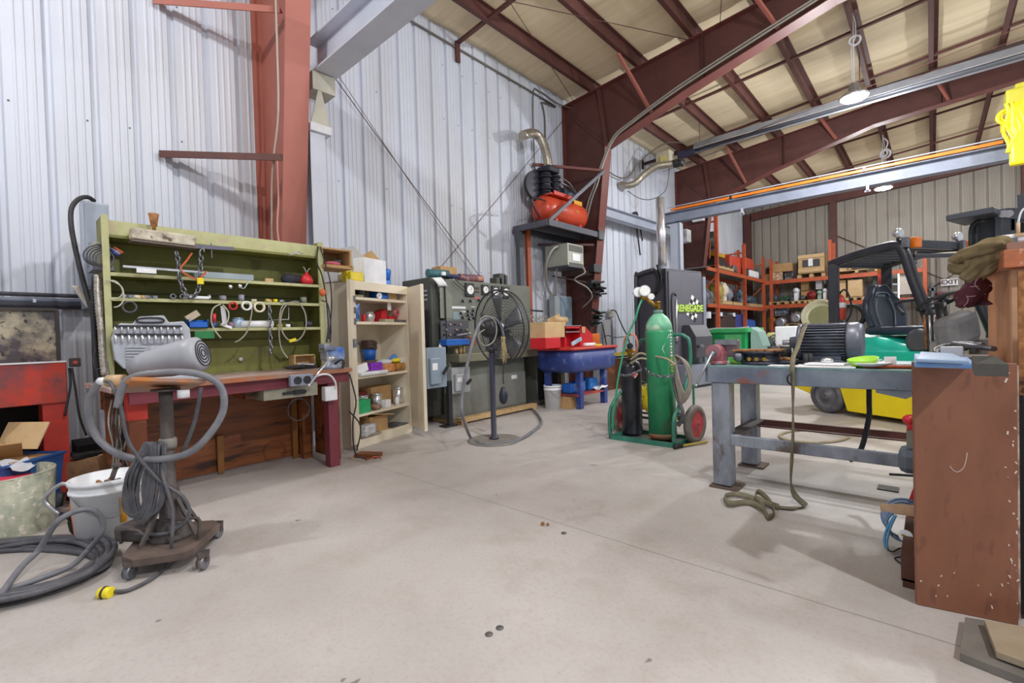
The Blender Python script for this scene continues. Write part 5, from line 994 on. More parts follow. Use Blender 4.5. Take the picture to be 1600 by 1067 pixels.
for k in range(4):
    a=k*pi/2+.5; mb.bar(pb+V((math.cos(a)*.05,math.sin(a)*.05,.22)),pb+V((math.cos(a)*.17,math.sin(a)*.17,.02)),.02,.015)
fin(mb,'base_gusset',GR,t)
tz=.97-.03
tq=[F(171,628,.93),F(250,607,.96),F(322,607,.95),F(262,634,.9)]
TP_=[PX(171,626,-3.62),V((0,0,0)),V((0,0,0)),V((0,0,0))]
ctr=pb+UZ*.86
e1=V((.743,.669,0)); e2=V((-.669,.743,0))   # screen right and view directions on the floor plane
tt=[ctr-e1*.31-UZ*.02,ctr-e2*.2-e1*.03+UZ*.065,ctr+e1*.23+UZ*.025,ctr+e2*.22-e1*.03-UZ*.035]
fin(poly(MB(),tt,.022),'stand_top',mat('stand_top_wood',H('a08478'),.6,0,H('d08030'),3.2,.95,lo=.45,hi=.6,c3=H('6c5a50'),s3=5),t,bev=.004)
fin(MB().lathe([(.07,-.012),(.07,0),(.03,0)],ctr-UZ*.022,seg=18),'top_flange',GR,t)
fin(MB().cyl(ctr+e1*.1-UZ*.03,ctr+e1*.1-UZ*.075,.03),'cup_fixture',PLASTW,t)
# blower / motor lying on stand
t=T('blower_gun','grey blower housing with round slotted end on the stand top','blower',ctr+UZ*.02)
bx_=ctr+UZ*.125+e2*.06; d=(e1*.93+e2*.1+UZ*.18).normalized()
fin(MB().lathe([(.05,-.2),(.075,-.12),(.095,.0),(.1,.12),(.1,.17),(.075,.19)],bx_-e1*.02+UZ*.01,d,24),'blower_body',mat('blower_grey',H('a8aab2'),.4,0,H('8c8e98'),5,.5),t)
gc=bx_-e1*.02+UZ*.01+d*.18; 
nd=(d*.6-e2*.7).normalized()
for k in range(4): fin(MB().coil(gc+d*.012,.02+k*.018,.003,1,d,0,pitch=0),'grille_ring',DARK,t)
mb=MB()
for k in range(9):
    mb.bx(bx_+e1*(-.14+k*.028)+UZ*.105+e2*0,(.012,.06,.012),R=Matrix.Rotation(.7,3,'Z'))
fin(mb,'cooling_ribs',mat('blower_rib',H('8a8c96'),.45),t)
t=T('hose_coupling','pale yellow nylon hose coupling at the left corner of the stand','fitting',ctr-e1*.3)
p=ctr-e1*.27+UZ*.03; fin(MB().cyl(p-e1*.05,p+e1*.04,.035,seg=18),'coupling_body',mat('nylon_yellow',H('d0b088'),.4),t); fin(MB().cyl(p-e1*.1,p-e1*.05,.022,seg=12),'coupling_spigot',PLASTW,t); fin(MB().cyl(p+e1*.04,p+e1*.08,.02,seg=12),'coupling_nut',STEEL,t)
for i,(m,dx) in enumerate(((REDP,-.32),(PLASTW,-.26),(mat('orange_cord',(0,0,0)),-.21))): S('small_fitting',MB().cyl(ctr+e1*dx+e2*.08+UZ*.03,ctr+e1*(dx+.04)+e2*.08+UZ*.03,.02),m,['red','white','orange'][i]+' small fitting on the left corner of the stand top','fitting')
S('welding_hose',MB().tube([ctr-e1*.37+UZ*.03,ctr-e1*.44-UZ*.1,ctr-e1*.4-UZ*.28,ctr-e1*.22-UZ*.38-e2*.05,ctr-e2*.08-UZ*.4,ctr+e1*.18-e2*.05-UZ*.36,ctr+e1*.31-UZ*.18,ctr+e1*.31-UZ*.02,ctr+e1*.2+UZ*.06-e2*.03,ctr+e1*.05+UZ*.075-e2*.1,ctr-e1*.1+UZ*.04-e2*.14,ctr-e1*.14-UZ*.1-e2*.16],.019,10,smooth=8),RUBG,'thick grey hose looping in a big circle around the stand','hose')
mb=MB(); r8=random.Random(8)
for i in range(19):
    o=r8.uniform(-.05,.05); o2=r8.uniform(-.04,.04)
    mb.tube([pb+e1*(-.04+o)-e2*.05+UZ*.55,pb+e1*(-.10+o)-e2*(.09+o2)+UZ*.4,pb+e1*(-.12+o*1.3)-e2*.1+UZ*(.24+o2),pb+e1*(-.06+o)-e2*.11+UZ*(.12+abs(o)),pb+e1*(-.01+o)-e2*.1+UZ*(.28+o2),pb+e1*(-.02+o)-e2*.06+UZ*.54],.008,6)
S('cable_bundle',mb,RUB,'thick bundle of looped grey cables tied to the stand column','cable')
mb=MB(); mb.tube([ctr-e1*.34+UZ*.03,ctr-e1*.2+UZ*.02-e2*.12,ctr-e1*.12-UZ*.1-e2*.16,ctr-e1*.1-UZ*.3-e2*.14,pb+e1*.02+UZ*.35-e2*.1,pb+e1*.13+UZ*.25-e2*.08,pb+e1*.16+UZ*.14-e2*.08,pb+e1*.06+UZ*.06-e2*.1,pb-e1*.12+UZ*.06-e2*.1],.01,8)
mb.tube([pb-e1*.04+UZ*.5,pb+e1*.04+UZ*.38-e2*.1,pb+e1*.1+UZ*.2-e2*.12,pb+e1*.12+UZ*.05-e2*.16,F(264,880,.02),F(235,905,.012),F(200,922,.012),F(178,924,.014)],.009,8)
mb.tube([ctr+e1*.2-UZ*.02,ctr+e1*.16-UZ*.2,ctr+e1*.08-UZ*.38,pb+UZ*.45],.011,8)
S('power_lead',mb,RUB,'grey power lead running from the stand down to a yellow plug','cable')
t=T('yellow_plug','yellow plug at the end of the lead on the floor','plug',F(164,924)); p=F(164,926,.02); fin(MB().cyl(p-e1*.025,p+e1*.03,.026,seg=16),'plug_body',YELP,t,bev=.004); fin(MB().cyl(p-e1*.005,p+e1*.004,.029,seg=16),'plug_seam',BLK,t)
S('dolly_clutter',MB().bx(pb-e1*.16-e2*.02+UZ*.05,(.2,.14,.09),rz=.6),GR,'greasy steel block lying on the left of the dolly','block',bev=.02)
S('bent_rod_frame',MB().tube([pb+e1*.02+e2*-.08+UZ*.12,pb+e1*.16-e2*.05+UZ*.12,pb+e1*.19-e2*.04+UZ*.1,pb+e1*.19-e2*.06+UZ*.01],.008,6,smooth=2).tube([pb-e1*.2-e2*.1+UZ*.01,pb-e1*.2-e2*.1+UZ*.08,pb-e1*.08-e2*.13+UZ*.09,pb-e1*.03-e2*.12+UZ*.03],.008,6,smooth=2),GR,'bent steel rods lying on the dolly','rod')
# buckets, boxes, drum
bc=V((-3.86,.44,0)); bc=F(152,838); bc=V((-3.84,.45,0))
t=bucket('plastic_bucket','white plastic bucket full of scrap steel by the stand',bc,.18,.39,PLASTW)
side=-e2
lab(fin(MB().grid(6,1,lambda u,v:bc+Matrix.Rotation(-.95+u*.5,3,'Z')@V((.15+.008*v,-.02,0))+UZ*(.07+v*.16)) if 0 else MB().grid(6,1,lambda u,v:bc+Matrix.Rotation(math.atan2(-.743,-.2)+u*.42-.15,3,'Z')@V((.163+.013*v,0,0))+UZ*(.06+v*.19)),'red_label',mat('red_yellow_label',H('d83020'),.4),t,thick=.003),'red and yellow label')
lab(fin(MB().grid(6,1,lambda u,v:bc+Matrix.Rotation(math.atan2(-.743,-.2)+u*.47-.175,3,'Z')@V((.161+.013*v,0,0))+UZ*(.05+v*.21)),'label_border',mat('label_yellow',H('f0a828'),.4),t,thick=.003),'yellow label border')
lab(fin(MB().grid(3,1,lambda u,v:bc+Matrix.Rotation(math.atan2(.2,1)+u*.2,3,'Z')@V((.167+.013*v,0,0))+UZ*(.12+v*.15)),'side_label',mat('label_yellow',(0,0,0)),t,thick=.003),'orange side label')
r9=random.Random(12)
for i in range(10):
    a=r9.uniform(0,6.28);R_=r9.uniform(0,.09); c=bc+V((R_*math.cos(a),R_*math.sin(a),.33)); d=V((r9.uniform(-1,1),r9.uniform(-1,1),r9.uniform(0,.35))).normalized()
    S('scrap_rod',MB().cyl(c-d*.07,c+d*.07,.012,seg=8),[STEEL,GR,RUST][i%3],'short steel scrap piece in the white bucket, '+['topmost','lowest','at its left','at its right','nearest the rim','in the middle','beside the punch','behind the punch','leaning outward','crossing the others'][i],'scrap','scrap steel in the white bucket')
S('steel_punch',MB().cyl(bc+V((0,0,.3)),bc+e1*.06+UZ*.45,.014).cyl(bc+e1*.055+UZ*.44,bc+e1*.07+UZ*.46,.02),GR,'thick steel punch sticking up from the white bucket','tool')
t=T('c_clamp','grey C-clamp frame hanging over the rim of the white bucket','clamp',bc-e1*.2+UZ*.2)
def sc2(px,py): 
    r=ray(px,py); return EYE+r*((bc-e1*.2-e2*.05-EYE).dot(e2)/ (r.dot(e2)))
fin(MB().tube([sc2(116,764),sc2(103,756),sc2(92,758),sc2(72,775),sc2(74,788),sc2(96,805)],.012,8,smooth=2),'clamp_frame',ALU,t); fin(MB().cyl(sc2(94,803),sc2(112,811),.012).tube([sc2(96,770),sc2(93,790)],.02),'clamp_screw',BLK,t)
# open drum with texture
dc=V((-4.05,-.1,0)); dc=V((-4.08,-.06,0))
dr0=F(0,905); 
t=T('fibre_drum','mottled pale green open barrel at the left edge','barrel',dc)
MOT=mat('mottled_grey_green',H('b4b4a0'),.6,0,H('8c9484'),16,.8,.2,c3=H('d4ccc0'),s3=24)
dcen=V((-4.13,.0,0)); dcen=F(72,838)+(-e1*.40)+e2*.08; dcen.z=0
fin(MB().lathe([(.27,0),(.29,.38),(.275,.38),(.255,.02)],dcen,seg=40,cap=False),'barrel_wall',MOT,t); fin(MB().lathe([(.26,.02),(.01,.02)],dcen,seg=40),'barrel_floor',DARK,t)
fin(MB().tube([dcen+V((.285*math.cos(a*pi/12),.285*math.sin(a*pi/12),.38)) for a in range(24)],.008,6,True,1),'rim',MOT,t)
S('pink_towel',MB().lathe([(.2,0),(.21,.05),(.05,.07)],dcen+UZ*.28,seg=20),mat('pink_red_cloth',H('d83850'),.8),'bright pinkish red cloth inside the barrel','cloth')
# blue tote with cartons
tb0=F(88,838)-e1*.80+e2*.15; tb0.z=0; tb0+=e2*.2
t=T('blue_tote','blue plastic tote overflowing with cardboard behind the barrel','tote',tb0)
def rot_box_open(mb,c,lx,ly,h,rz,th=.012,taper=.9):
    R=Matrix.Rotation(rz,3,'Z')
    def rr2(s,z): return [c+R@V((sx*lx/2*s,sy_*ly/2*s,z)) for sx,sy_ in((1,1),(-1,1),(-1,-1),(1,-1))]
    return mb.loops([rr2(taper,0),rr2(1,h),rr2(1.04,h),rr2(1.04,h+.02),rr2(.97,h+.02),rr2(taper*.96,.02)],sm=False)
tz_=math.atan2(e1.y,e1.x)
fin(rot_box_open(MB(),tb0,.66,.42,.40,tz_),'tote_body',mat('blue_tote_plastic',H('2c5ca0'),.4,0,H('244a84'),5,.5),t,bev=.006)
mb=MB()
for k in range(4): mb.bx(tb0+e1*.32-e2*(-.15+k*.09)+UZ*.2,(.02,.03,.3),rz=tz_)
fin(mb,'corner_rib',mat('blue_tote_plastic',(0,0,0)),t)
for i,(dx,dy,ang,tl,sz,m,lb) in enumerate(((-.12,-.1,.3,.45,(.4,.26),KRAFTL,'large pale cardboard flap sticking out of the blue tote at the left'),(.12,.12,-.1,-.5,(.34,.2),KRAFTL,'upright cardboard piece at the back of the blue tote'),(.12,-.08,.8,.6,(.28,.22),KRAFT,'folded brown cardboard corner in the blue tote'),(.0,.0,.1,.05,(.55,.34),KRAFT,'flat brown cardboard lying across the blue tote'))):
    c=tb0+e1*dx+e2*dy+UZ*([.5,.56,.48,.41][i]); R=Matrix.Rotation(tz_+ang,3,'Z')@Matrix.Rotation(-tl if i!=1 else 1.1,3,'X')
    S('cardboard_sheet',MB().bx(c,(sz[0],sz[1],.008),R=R),m,lb,'cardboard')
S('clear_wrap',MB().grid(7,5,lambda u,v:tb0+e1*(.26+.12*u)-e2*(.2-.16*v)+UZ*(.43+.02*math.sin(u*9+v*4)-.05*u*u)),mat('clear_plastic_bag',(0,0,0)),'crumpled clear wrap on the right corner of the blue tote','wrap')
# cardboard box behind bucket
cb0=F(134,775)+e2*.05; cb0.z=0
t=T('cardboard_box','worn cardboard box on the floor behind the white bucket','box',cb0)
R=Matrix.Rotation(tz_-.1,3,'Z')@Matrix.Rotation(-.18,3,'Y')
fin(MB().bx(cb0+UZ*.2,(.5,.3,.2),R=R),'box_body',mat('dirty_cardboard',H('a8805c'),.8,0,H('5c4030'),5,.7),t); fin(MB().bx(cb0+UZ*.305+V((0,0,.0)),(.42,.1,.006),R=R),'tape_flap',KRAFTL,t)
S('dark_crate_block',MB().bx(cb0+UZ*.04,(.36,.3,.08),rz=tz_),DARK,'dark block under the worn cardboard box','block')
S('dark_gloves',MB().ball(bc-e1*.21+e2*.03+UZ*.1,.06,sz=1.8),mat('black_cloth',(0,0,0)),'black glove hanging between the barrel and the bucket','glove')
# hose coil on the floor
hc=F(60,925); mb=MB()
hcen=F(-30,905)
def flo(px,py,h): return F(px,py,h)
for k in range(8):
    R1=.50+.02*(k%4)+.012*k; ph=k*.5; pts=[]
    for i in range(22):
        a=2*pi*i/22; pts.append(hcen+e1*(R1*math.cos(a)+.03*math.sin(a*2+ph))+e2*((R1*.62)*math.sin(a)+.02*math.cos(a*3+ph))+UZ*(.016+.02*(k//3)+.008*math.sin(a*3+k)))
    mb.tube(pts,.0145,8,True,3)
S('floor_hose_coil',mb,RUB,'thick coil of dark grey hose on the floor at the left edge','hose')
S('floor_hose_loop',MB().tube([F(-20,960,.03),F(30,890,.09),V((0,0,0))+F(60,860,.12),PX(90,815,-3.45),PX(125,797,-3.45),PX(150,800,-3.45),PX(161,820,-3.45),PX(155,838,-3.45),F(135,862,.06),F(110,885,.05),F(60,905,.05),F(0,925,.04)],.0145,8,smooth=6),RUBG,'raised loop of grey hose in front of the white bucket','hose')
# ================= steel bench =================
t=T('welding_table','heavy steel welding table with square tube legs and painted stained top','table',(-.4,4.0,0))
TS=mat('stained_steel_top',H('8a94a0'),.4,.45,H('5c6478'),3,.8,.05,c3=H('90584a'),s3=3.2)
LG=mat('mill_scale_steel',H('9aa0ac'),.45,.5,H('5c606c'),5,.8,.08,(1,1,.5),c3=H('6c625c'),s3=9)
x0,x1,yf,yb=-1.28,.12,3.60,4.46
fin(MB().b2((x0,yf,.905),(x1,yb,.92)),'table_top',mat('table_top_surface',H('8cb0ae'),.4,.3,H('6c808c'),4,.8,c3=H('6c5c60'),s3=8),t)
fin(MB().b2((x0,yf,.795),(x1,yf+.02,.918)),'front_beam',TS,t,bev=.004)
fin(MB().b2((x0,yb-.02,.795),(x1,yb,.905)).b2((x0,yf,.795),(x0+.02,yb,.905)),'rear_beam',LG,t)
for (x,y) in((x0+.035,yf+.01),(x0+.035,yb-.15)):
    l=fin(MB().b2((x,y,.02),(x+.13,y+.13,.8)),'leg',LG,t,bev=.012); fin(MB().b2((x-.02,y-.02,0),(x+.18,y+.17,.016)),'foot_plate',mat('dull_foot_plate',H('6c5c50'),.6,.3,H('54463e'),8,.6),l)
fin(MB().b2((x0+.16,yf+.02,.33),(x1+.3,yf+.05,.41)),'lower_rail',LG,t,bev=.006)
fin(MB().b2((x0+.16,yb-.1,.36),(x1+.3,yb-.07,.41)).b2((x0+.16,yb-.1,.345),(x1+.3,yb-.02,.352)),'lower_rail',mat('red_brown_rail',H('6c4038'),.5,.2,H('54302c'),5,.6),t)
fin(MB().b2((x0+.12,yf+.08,.405),(x0+.22,yb-.1,.415)),'side_rail',GR,t)
fin(MB().b2((x1+.1,yf+.02,0),(x1+.23,yf+.15,.8)),'leg',LG,t)
# vise on steel bench
vc=V((-1.22,3.72,.92)); t=T('bench_vise','red and grey bench vise with long bar handle on the table corner','vise',vc)
RV=mat('worn_red_vise',H('a07078'),.45,.3,H('b8484c'),7,.8,c3=H('8c9098'),s3=7)
fin(MB().cyl(vc,vc+UZ*.03,.06).bx(vc+V((.0,.02,.06)),(.09,.12,.08)),'vise_base',RV,t,bev=.01); fin(MB().cyl(vc+V((-.02,-.06,.1)),vc+V((-.02,.12,.1)),.055,seg=20),'vise_barrel',RV,t)
fin(MB().bx(vc+V((.04,.1,.12)),(.16,.06,.13)),'jaw',mat('jaw_steel',H('84767c'),.45,.4),t,bev=.006); fin(MB().bx(vc+V((.04,.05,.17)),(.16,.02,.04)),'jaw_plate',STEEL,t)
fin(MB().cyl(vc+V((-.02,-.1,.08)),vc+V((-.02,-.05,.09)),.025),'screw_end',STEEL,t)
fin(MB().cyl(vc+V((-.01,-.1,.1)),PY(1088,602,3.55),.009).ball(PY(1088,602,3.55),.012),'handle_bar',ALU,t)
fin(MB().ball(vc+V((.13,.06,.06)),.045),'anvil',STEEL,t)
def on2(px,py,y): p=PY(px,py,y); p.z=.92; return p
c=on2(1152,565,3.8); S('green_marker',MB().cyl(c+V((-.05,0,.02)),c+V((.07,0,.02)),.02),mat('lime_green',H('8cd850'),.4),'lime green cylinder lying beside the vise','marker')
c=on2(1190,575,3.85); t=T('steel_jig','round steel fixture with dark body and rusty flat bars on top','fixture',c)
fin(MB().lathe([(.14,0),(.14,.02),(.12,.025),(.12,.08),(.15,.085),(.15,.1)],c,seg=28),'jig_body',mat('dark_navy_steel',H('3c3e4c'),.4,.4,H('24262e'),8,.6),t)
for k in range(3): fin(MB().cyl(c+V((-.05+k*.05,-.13,.045)),c+V((-.05+k*.05,-.115,.045)),.014),'brass_bolt',BRASS,t)
for k in range(3): S('flat_bar',MB().bx(c+V((-.01,-.09+.06*k,.108+.012*k*.0)),(.32,.045,.012),rz=.03*k),RUST,f'rusty flat bar on the round fixture, {["front","middle","back"][k]} one','bar')
c=on2(1235,573,3.95); t=T('round_plate','dark flat round plate with brown centre on the steel table','plate',c); fin(MB().lathe([(.15,0),(.16,.02),(.15,.03)],c,seg=30),'plate_disc',mat('dark_navy_steel',(0,0,0)),t); fin(MB().lathe([(.07,.03),(.06,.045),(.01,.05)],c-V((.04,0,0)),seg=18),'plate_centre',RUST,t)
S('white_paper_pad',MB().bx(on2(1222,572,3.7)+UZ*.004,(.16,.1,.006)),PAPER,'white paper edge under the dark round plate','paper')
c=on2(1228,560,4.2); mb=MB(); t=T('black_bush_set','row of black bushings behind the round plate','bushing',c)
for k in range(3): fin(MB().cyl(c+V((-.09+k*.09,0,0)),c+V((-.09+k*.09,0,.12)),.04,seg=18),'bushing',RUBK,t)
S('grey_pipe_length',MB().cyl(PY(1216,541,4.38),PY(1245,541,4.38),.018),mat('pale_pipe',H('b8b4b0'),.4,.3),'short pale pipe resting above the black bushings','pipe')
S('pipe_cradle',MB().b2(on2(1218,560,4.36)+V((-.02,0,0)),on2(1244,560,4.36)+V((.02,.05,PY(1230,541,4.38).z-.92-.012))),mat('rust_orange',(0,0,0)),'rusty bracket carrying the pale pipe','bracket')
# motor
mc=V((-.57,4.05,.92)); t=T('electric_motor','large dark ribbed electric motor lying on the steel table','motor',mc)
MB_=mat('motor_charcoal',H('50545f'),.38,.35,H('6c7080'),6,.6); MB2=mat('motor_shroud',H('6c6f7c'),.38,.3,H('5c5f6c'),6,.6)
R_=.135; zc=.92+.155; yc=4.05; xa=PY(1254,540,yc).x; xb=PY(1325,540,yc).x; xe=PY(1350,540,yc).x
fin(MB().cyl((xa,yc,zc),(xb,yc,zc),R_*.92,seg=40),'motor_frame',MB_,t)
mb=MB(); n=38
for k in range(n):
    a=2*pi*k/n; mb.bx(((xa+xb)/2,yc+math.sin(a)*R_*.965,zc+math.cos(a)*R_*.965),(xb-xa-.01,.006,R_*.12),R=Matrix.Rotation(-a,3,'X'))
fin(mb,'cooling_fin',MB_,t)['kind']='stuff'
fin(MB().lathe([(R_*1.0,0),(R_*1.02,.01),(R_*1.02,xe-xb-.03),(R_*.93,xe-xb-.005),(R_*.7,xe-xb)],(xb,yc,zc),(1,0,0),40),'fan_shroud',MB2,t)
fin(MB().lathe([(R_*.3,-.08),(R_*.35,-.03),(R_*.98,-.02),(R_*1.0,.01)],(xa,yc,zc),(1,0,0),36),'end_bell',MB2,t); fin(MB().cyl((xa-.13,yc,zc),(xa-.02,yc,zc),.02),'shaft',CHR,t)
fin(MB().bx(((xa+xb)/2,yc,.935),(xb-xa-.04,.24,.03)).bx(((xa+xb)/2,yc-.08,.97),(xb-xa-.06,.04,.06)).bx(((xa+xb)/2,yc+.08,.97),(xb-xa-.06,.04,.06)),'mounting_foot',MB_,t,bev=.005)
# strap
WEB=mat('olive_webbing',H('77705c'),.85,0,H('5c5644'),25,.6); 
def ribbon(name,pts,wv,m,lb,cat='strap',th=.004):
    P=[];Q=[V(p) for p in pts];n=len(Q)
    W=[V(w) for w in wv]
    for i in range(n-1):
        p0,p1,p2,p3=Q[max(i-1,0)],Q[i],Q[i+1],Q[min(i+2,n-1)]
        for k in range(6):
            u=k/6; P.append((.5*((2*p1)+(p2-p0)*u+(2*p0-5*p1+4*p2-p3)*u*u+(3*p1-p0-3*p2+p3)*u**3),W[i].lerp(W[i+1],u)))
    P.append((Q[-1],W[-1]))
    mb=MB(); v=[(mb.b.verts.new(p-w/2),mb.b.verts.new(p+w/2)) for p,w in P]
    for i in range(len(v)-1): mb.face([v[i][0],v[i+1][0],v[i+1][1],v[i][1]],True)
    return S(name,mb,m,lb,cat,thick=th)
w1=V((.03,0,0))
ribbon('webbing_strap',[(xa+.03,4.05,zc+R_+.01),PY(1254,519,3.9),PY(1247,540,3.8),PY(1240,556,3.68),(PY(1238,570,3.58).x,3.58,.93),PY(1239,600,3.575),PY(1239,640,3.58),PY(1239,680,3.58),PY(1237,720,3.58),PY(1236,755,3.58),F(1243,775,.05),F(1258,790,.012),F(1240,794,.012),F(1217,792,.012)],
 [w1,w1,w1,w1,w1,w1*.8,w1*.35,w1*.6,w1*.7,w1*.35+V((0,.0,.01)),V((.03,.03,.01)),V((.03,.0,.03)),V((0,.045,0)),V((0,.05,0))],WEB,'olive webbing strap running over the table edge down to the floor')
ribbon('strap_coil',[F(1217,792,.02),F(1195,785,.03),F(1180,776,.04),F(1185,768,.04),F(1200,780,.02),F(1210,800,.02),F(1200,808,.02),F(1192,795,.03),F(1170,785,.02),F(1140,786,.03),F(1132,776,.03),F(1150,772,.03),F(1175,778,.02),F(1195,792,.02)],[V((0,.03,.03))]*14,WEB,'loose looped end of the webbing strap on the floor')
S('strap_hook',MB().tube([PY(1237,584,3.56),PY(1231,588,3.55),PY(1231,596,3.55),PY(1236,601,3.56)],.006),RUBK,'small black wire loop on the strap at the table edge','hook')
for k in range(2): 
    c=on2(1259+k*7,566,3.78+k*.02); S('black_socket',MB().cyl(c,c+UZ*.085,.017,seg=14),RUBK,f'tall black impact socket in front of the motor, {["left","right"][k]} one','socket')
c=on2(1290,573,3.7); t=T('clipboard','white clipboard with paper lying at the table edge','clipboard',c)
fin(MB().bx(c+UZ*.006,(.33,.2,.008),rz=.05),'board',PAPER,t); fin(MB().bx(c+V((.0,.03,.02)),(.22,.14,.01),rz=-.1),'paper_sheet',PAPER,t); fin(MB().ball(c+V((.0,.06,.04)),.03,sx=1.3,sz=.7),'clip',CHR,t)
c=on2(1350,573,3.72); t=T('plastic_bowl','lime green and white half bowl on the steel table','bowl',c)
fin(MB().lathe([(.03,0),(.07,.03),(.085,.06),(.078,.06),(.06,.03),(.01,.012)],c,(-.1,-.15,1),24),'bowl_body',mat('lime_bowl',H('a0d840'),.4),t); fin(MB().lathe([(.025,-.004),(.09,.02),(.11,.035),(.1,.035)],c+V((.03,0,.0)),seg=24),'white_saucer',PLASTW,t)
c=on2(1373,568,3.8); S('small_jar',MB().cyl(c,c+UZ*.05,.018),STEEL,'small dark metal jar right of the bowl','jar')
S('white_card',MB().bx(on2(1391,565,3.75)+UZ*.035,(.06,.01,.07),rz=.3),PAPER,'white folded card standing on the table','card')
for k,(dx,m,lb) in enumerate(((-.03,mat('rust_orange',(0,0,0)),'rusty drill bit among the tools at the right of the table'),(.03,STEEL,'steel rod among the tools at the right of the table'),(.1,RUST,'long rusty bar among the tools at the right of the table'),(.0,BLK,'black hex key among the tools at the right of the table'))):
    c=on2(1400,575,3.66+k*.035); S('steel_bar_tool',MB().cyl(c+V((dx-.12,0,.012)),c+V((dx+.12,.02,.012)),.011,seg=10),m,lb,'tool')
S('tool_plate',MB().bx(on2(1405,570,3.8)+UZ*.01,(.2,.14,.02)),TS,'stained steel plate under the loose bars on the table','plate')
S('white_sheet_under',MB().grid(1,1,lambda u,v:PY(1388+u*40,613-v*10+u*3*0,3.66+.0)+V((0,.0,0))),PAPER,'white paper sheet hanging below the table beam','paper',thick=.003)
S('table_gusset',MB().bar(PY(1368,606,3.6),PY(1400,606,3.6),.03,.012).prism([(0,0),(.22,0),(.14,-.05),(0,-.02)],(PY(1368,604,3.6).x,3.605,.797),(1,0,0),(0,0,1),(0,.01,0)),TS,'flat stained steel gusset under the table beam','bracket')
# hoses under table
S('air_hose_loop',MB().tube([F(1217+55+54*math.cos(a*pi/9),681+10*math.sin(a*pi/9),.015) for a in range(18)],.014,7,True,3),mat('tan_hose',H('a89c84'),.5,0,H('8c8270'),9,.5),'tan hose ring lying on the floor behind the welding table','hose')
S('black_welding_lead',MB().tube([PY(1358,606,4.0),PY(1358,630,4.0),PY(1358,650,4.0),PY(1352,680,3.98),PY(1346,700,3.96),PY(1338,715,3.94)],.016,8).cyl(PY(1340,712,3.94),PY(1328,720,3.9),.024,.012),RUBK,'black cable with clamp hanging through the welding table frame','cable')
S('floor_drain',MB().bx(F(1388,763,.004),(.12,.12,.008)),mat('drain_black',H('3c3a3a'),.6),'small dark square drain plate on the floor under the table','plate')
# ================= gas cart =================
t=T('cylinder_cart','green tube two wheel cart holding the gas cylinders','cart',(-2.3,4.8,0))
CT=mat('cart_green',H('2c7460'),.42,0,H('4c8c7c'),6,.6)
fl_=F(954,686); fr_=F(1053,700); fl_.z=fr_.z=0; dep=V((.06,.42,0))
bl_=fl_+V((.05,.42,0)); br_=fr_+V((.05,.42,0))
for a_,b_ in((fl_,fr_),(fr_,br_),(br_,bl_),(bl_,fl_)): fin(MB().bar(a_+UZ*.025,b_+UZ*.025,.02,.05),'base_rail',CT,t)
fin(quadslab(MB(),fl_+UZ*.015,fr_+UZ*.015,br_+UZ*.015,bl_+UZ*.015,.012),'base_plate',STEEL,t)
hl=atl=None
tl=PX(1005,516,-2.36); 
fin(MB().tube([fl_+UZ*.02,fl_+V((.0,.02,.35)),bl_+V((.02,-.1,.62)),bl_+V((.08,.0,.98)),bl_+V((.12,0,1.07)),bl_+V((.2,0,1.1)),br_+V((-.16,0,1.14)),br_+V((-.08,0,1.12)),br_+V((-.03,0,1.05)),br_+V((-.04,0,.75)),fr_+V((.0,.15,.4)),fr_+V((0,.02,.3)),fr_+UZ*.02],.019,10,smooth=4),'handle_frame',CT,t)
for s_ in(bl_,br_): fin(MB().bar(s_,s_+UZ*.6,.02,.02),'rear_upright',CT,t)
fin(MB().bar(bl_+UZ*.6,br_+UZ*.6,.05,.01).bar(bl_+UZ*.25,br_+UZ*.25,.03,.02),'back_band',STEEL,t)
def wheel(nm,c,axn,R,w_,rimc,tirec=RUBK,par=None):
    c=V(c);axn=V(axn).normalized(); g=fin(MB().lathe([(R*.72,-w_/2),(R*.9,-w_/2),(R,-w_/4),(R,w_/4),(R*.9,w_/2),(R*.72,w_/2),(R*.72,-w_/2)],c,axn,30,cap=False),nm,tirec,par)
    fin(MB().lathe([(R*.73,-w_*.35),(R*.7,-w_*.1),(R*.25,-w_*.3),(R*.2,-w_*.55),(.01,-w_*.55)],c,axn,24,cap=False).lathe([(R*.73,w_*.35),(R*.7,w_*.1),(R*.25,w_*.3),(R*.2,w_*.55),(.01,w_*.55)],c,axn,24,cap=False),'rim',rimc,g); return g
wr_=PX(1080,665,-1.84); wr_=V((-1.84,4.88,.2))
wheel('wheel',(-1.86,4.9,.2),(1,-.12,0),.2,.07,PINK,mat('grey_tyre',H('6c6862'),.7,0,H('8c887e'),10,.5),t)
wheel('wheel',(-2.76,4.98,.2),(1,-.12,0),.2,.07,PINK,mat('grey_tyre',(0,0,0)),t)
fin(MB().cyl((-2.76,4.98,.2),(-1.84,4.9,.2),.014),'axle',STEEL,t)
c=V((-2.17,4.80,.03)); t=T('oxygen_cylinder','tall green gas cylinder with rusty bottom on the cart','gas cylinder',c)
GC=mat('worn_green_cylinder',H('2c9060'),.38,.1,H('4ca878'),4,.6,.02,(1,1,.4),c3=H('6c6c50'),s3=7)
hh=1.32; lean=V((-.03,.03,1)).normalized()
fin(MB().lathe([(.12,.0),(.142,.02),(.146,.06)],c,lean,32),'rusty_base',mat('cylinder_rust',H('8a5030'),.7,0,H('3c7050'),14,.6),t)
fin(MB().lathe([(.145,.06),(.145,hh-.18),(.143,hh-.16)],c,lean,32),'cylinder_body',GC,t)
fin(MB().lathe([(.144,hh-.18),(.135,hh-.09),(.1,hh-.02),(.055,hh+.02),(.045,hh+.03)],c,lean,32),'shoulder',mat('pale_green_shoulder',H('7cc09c'),.4,0,H('4c9c74'),5,.6,c3=H('e8f0d8'),s3=4),t)
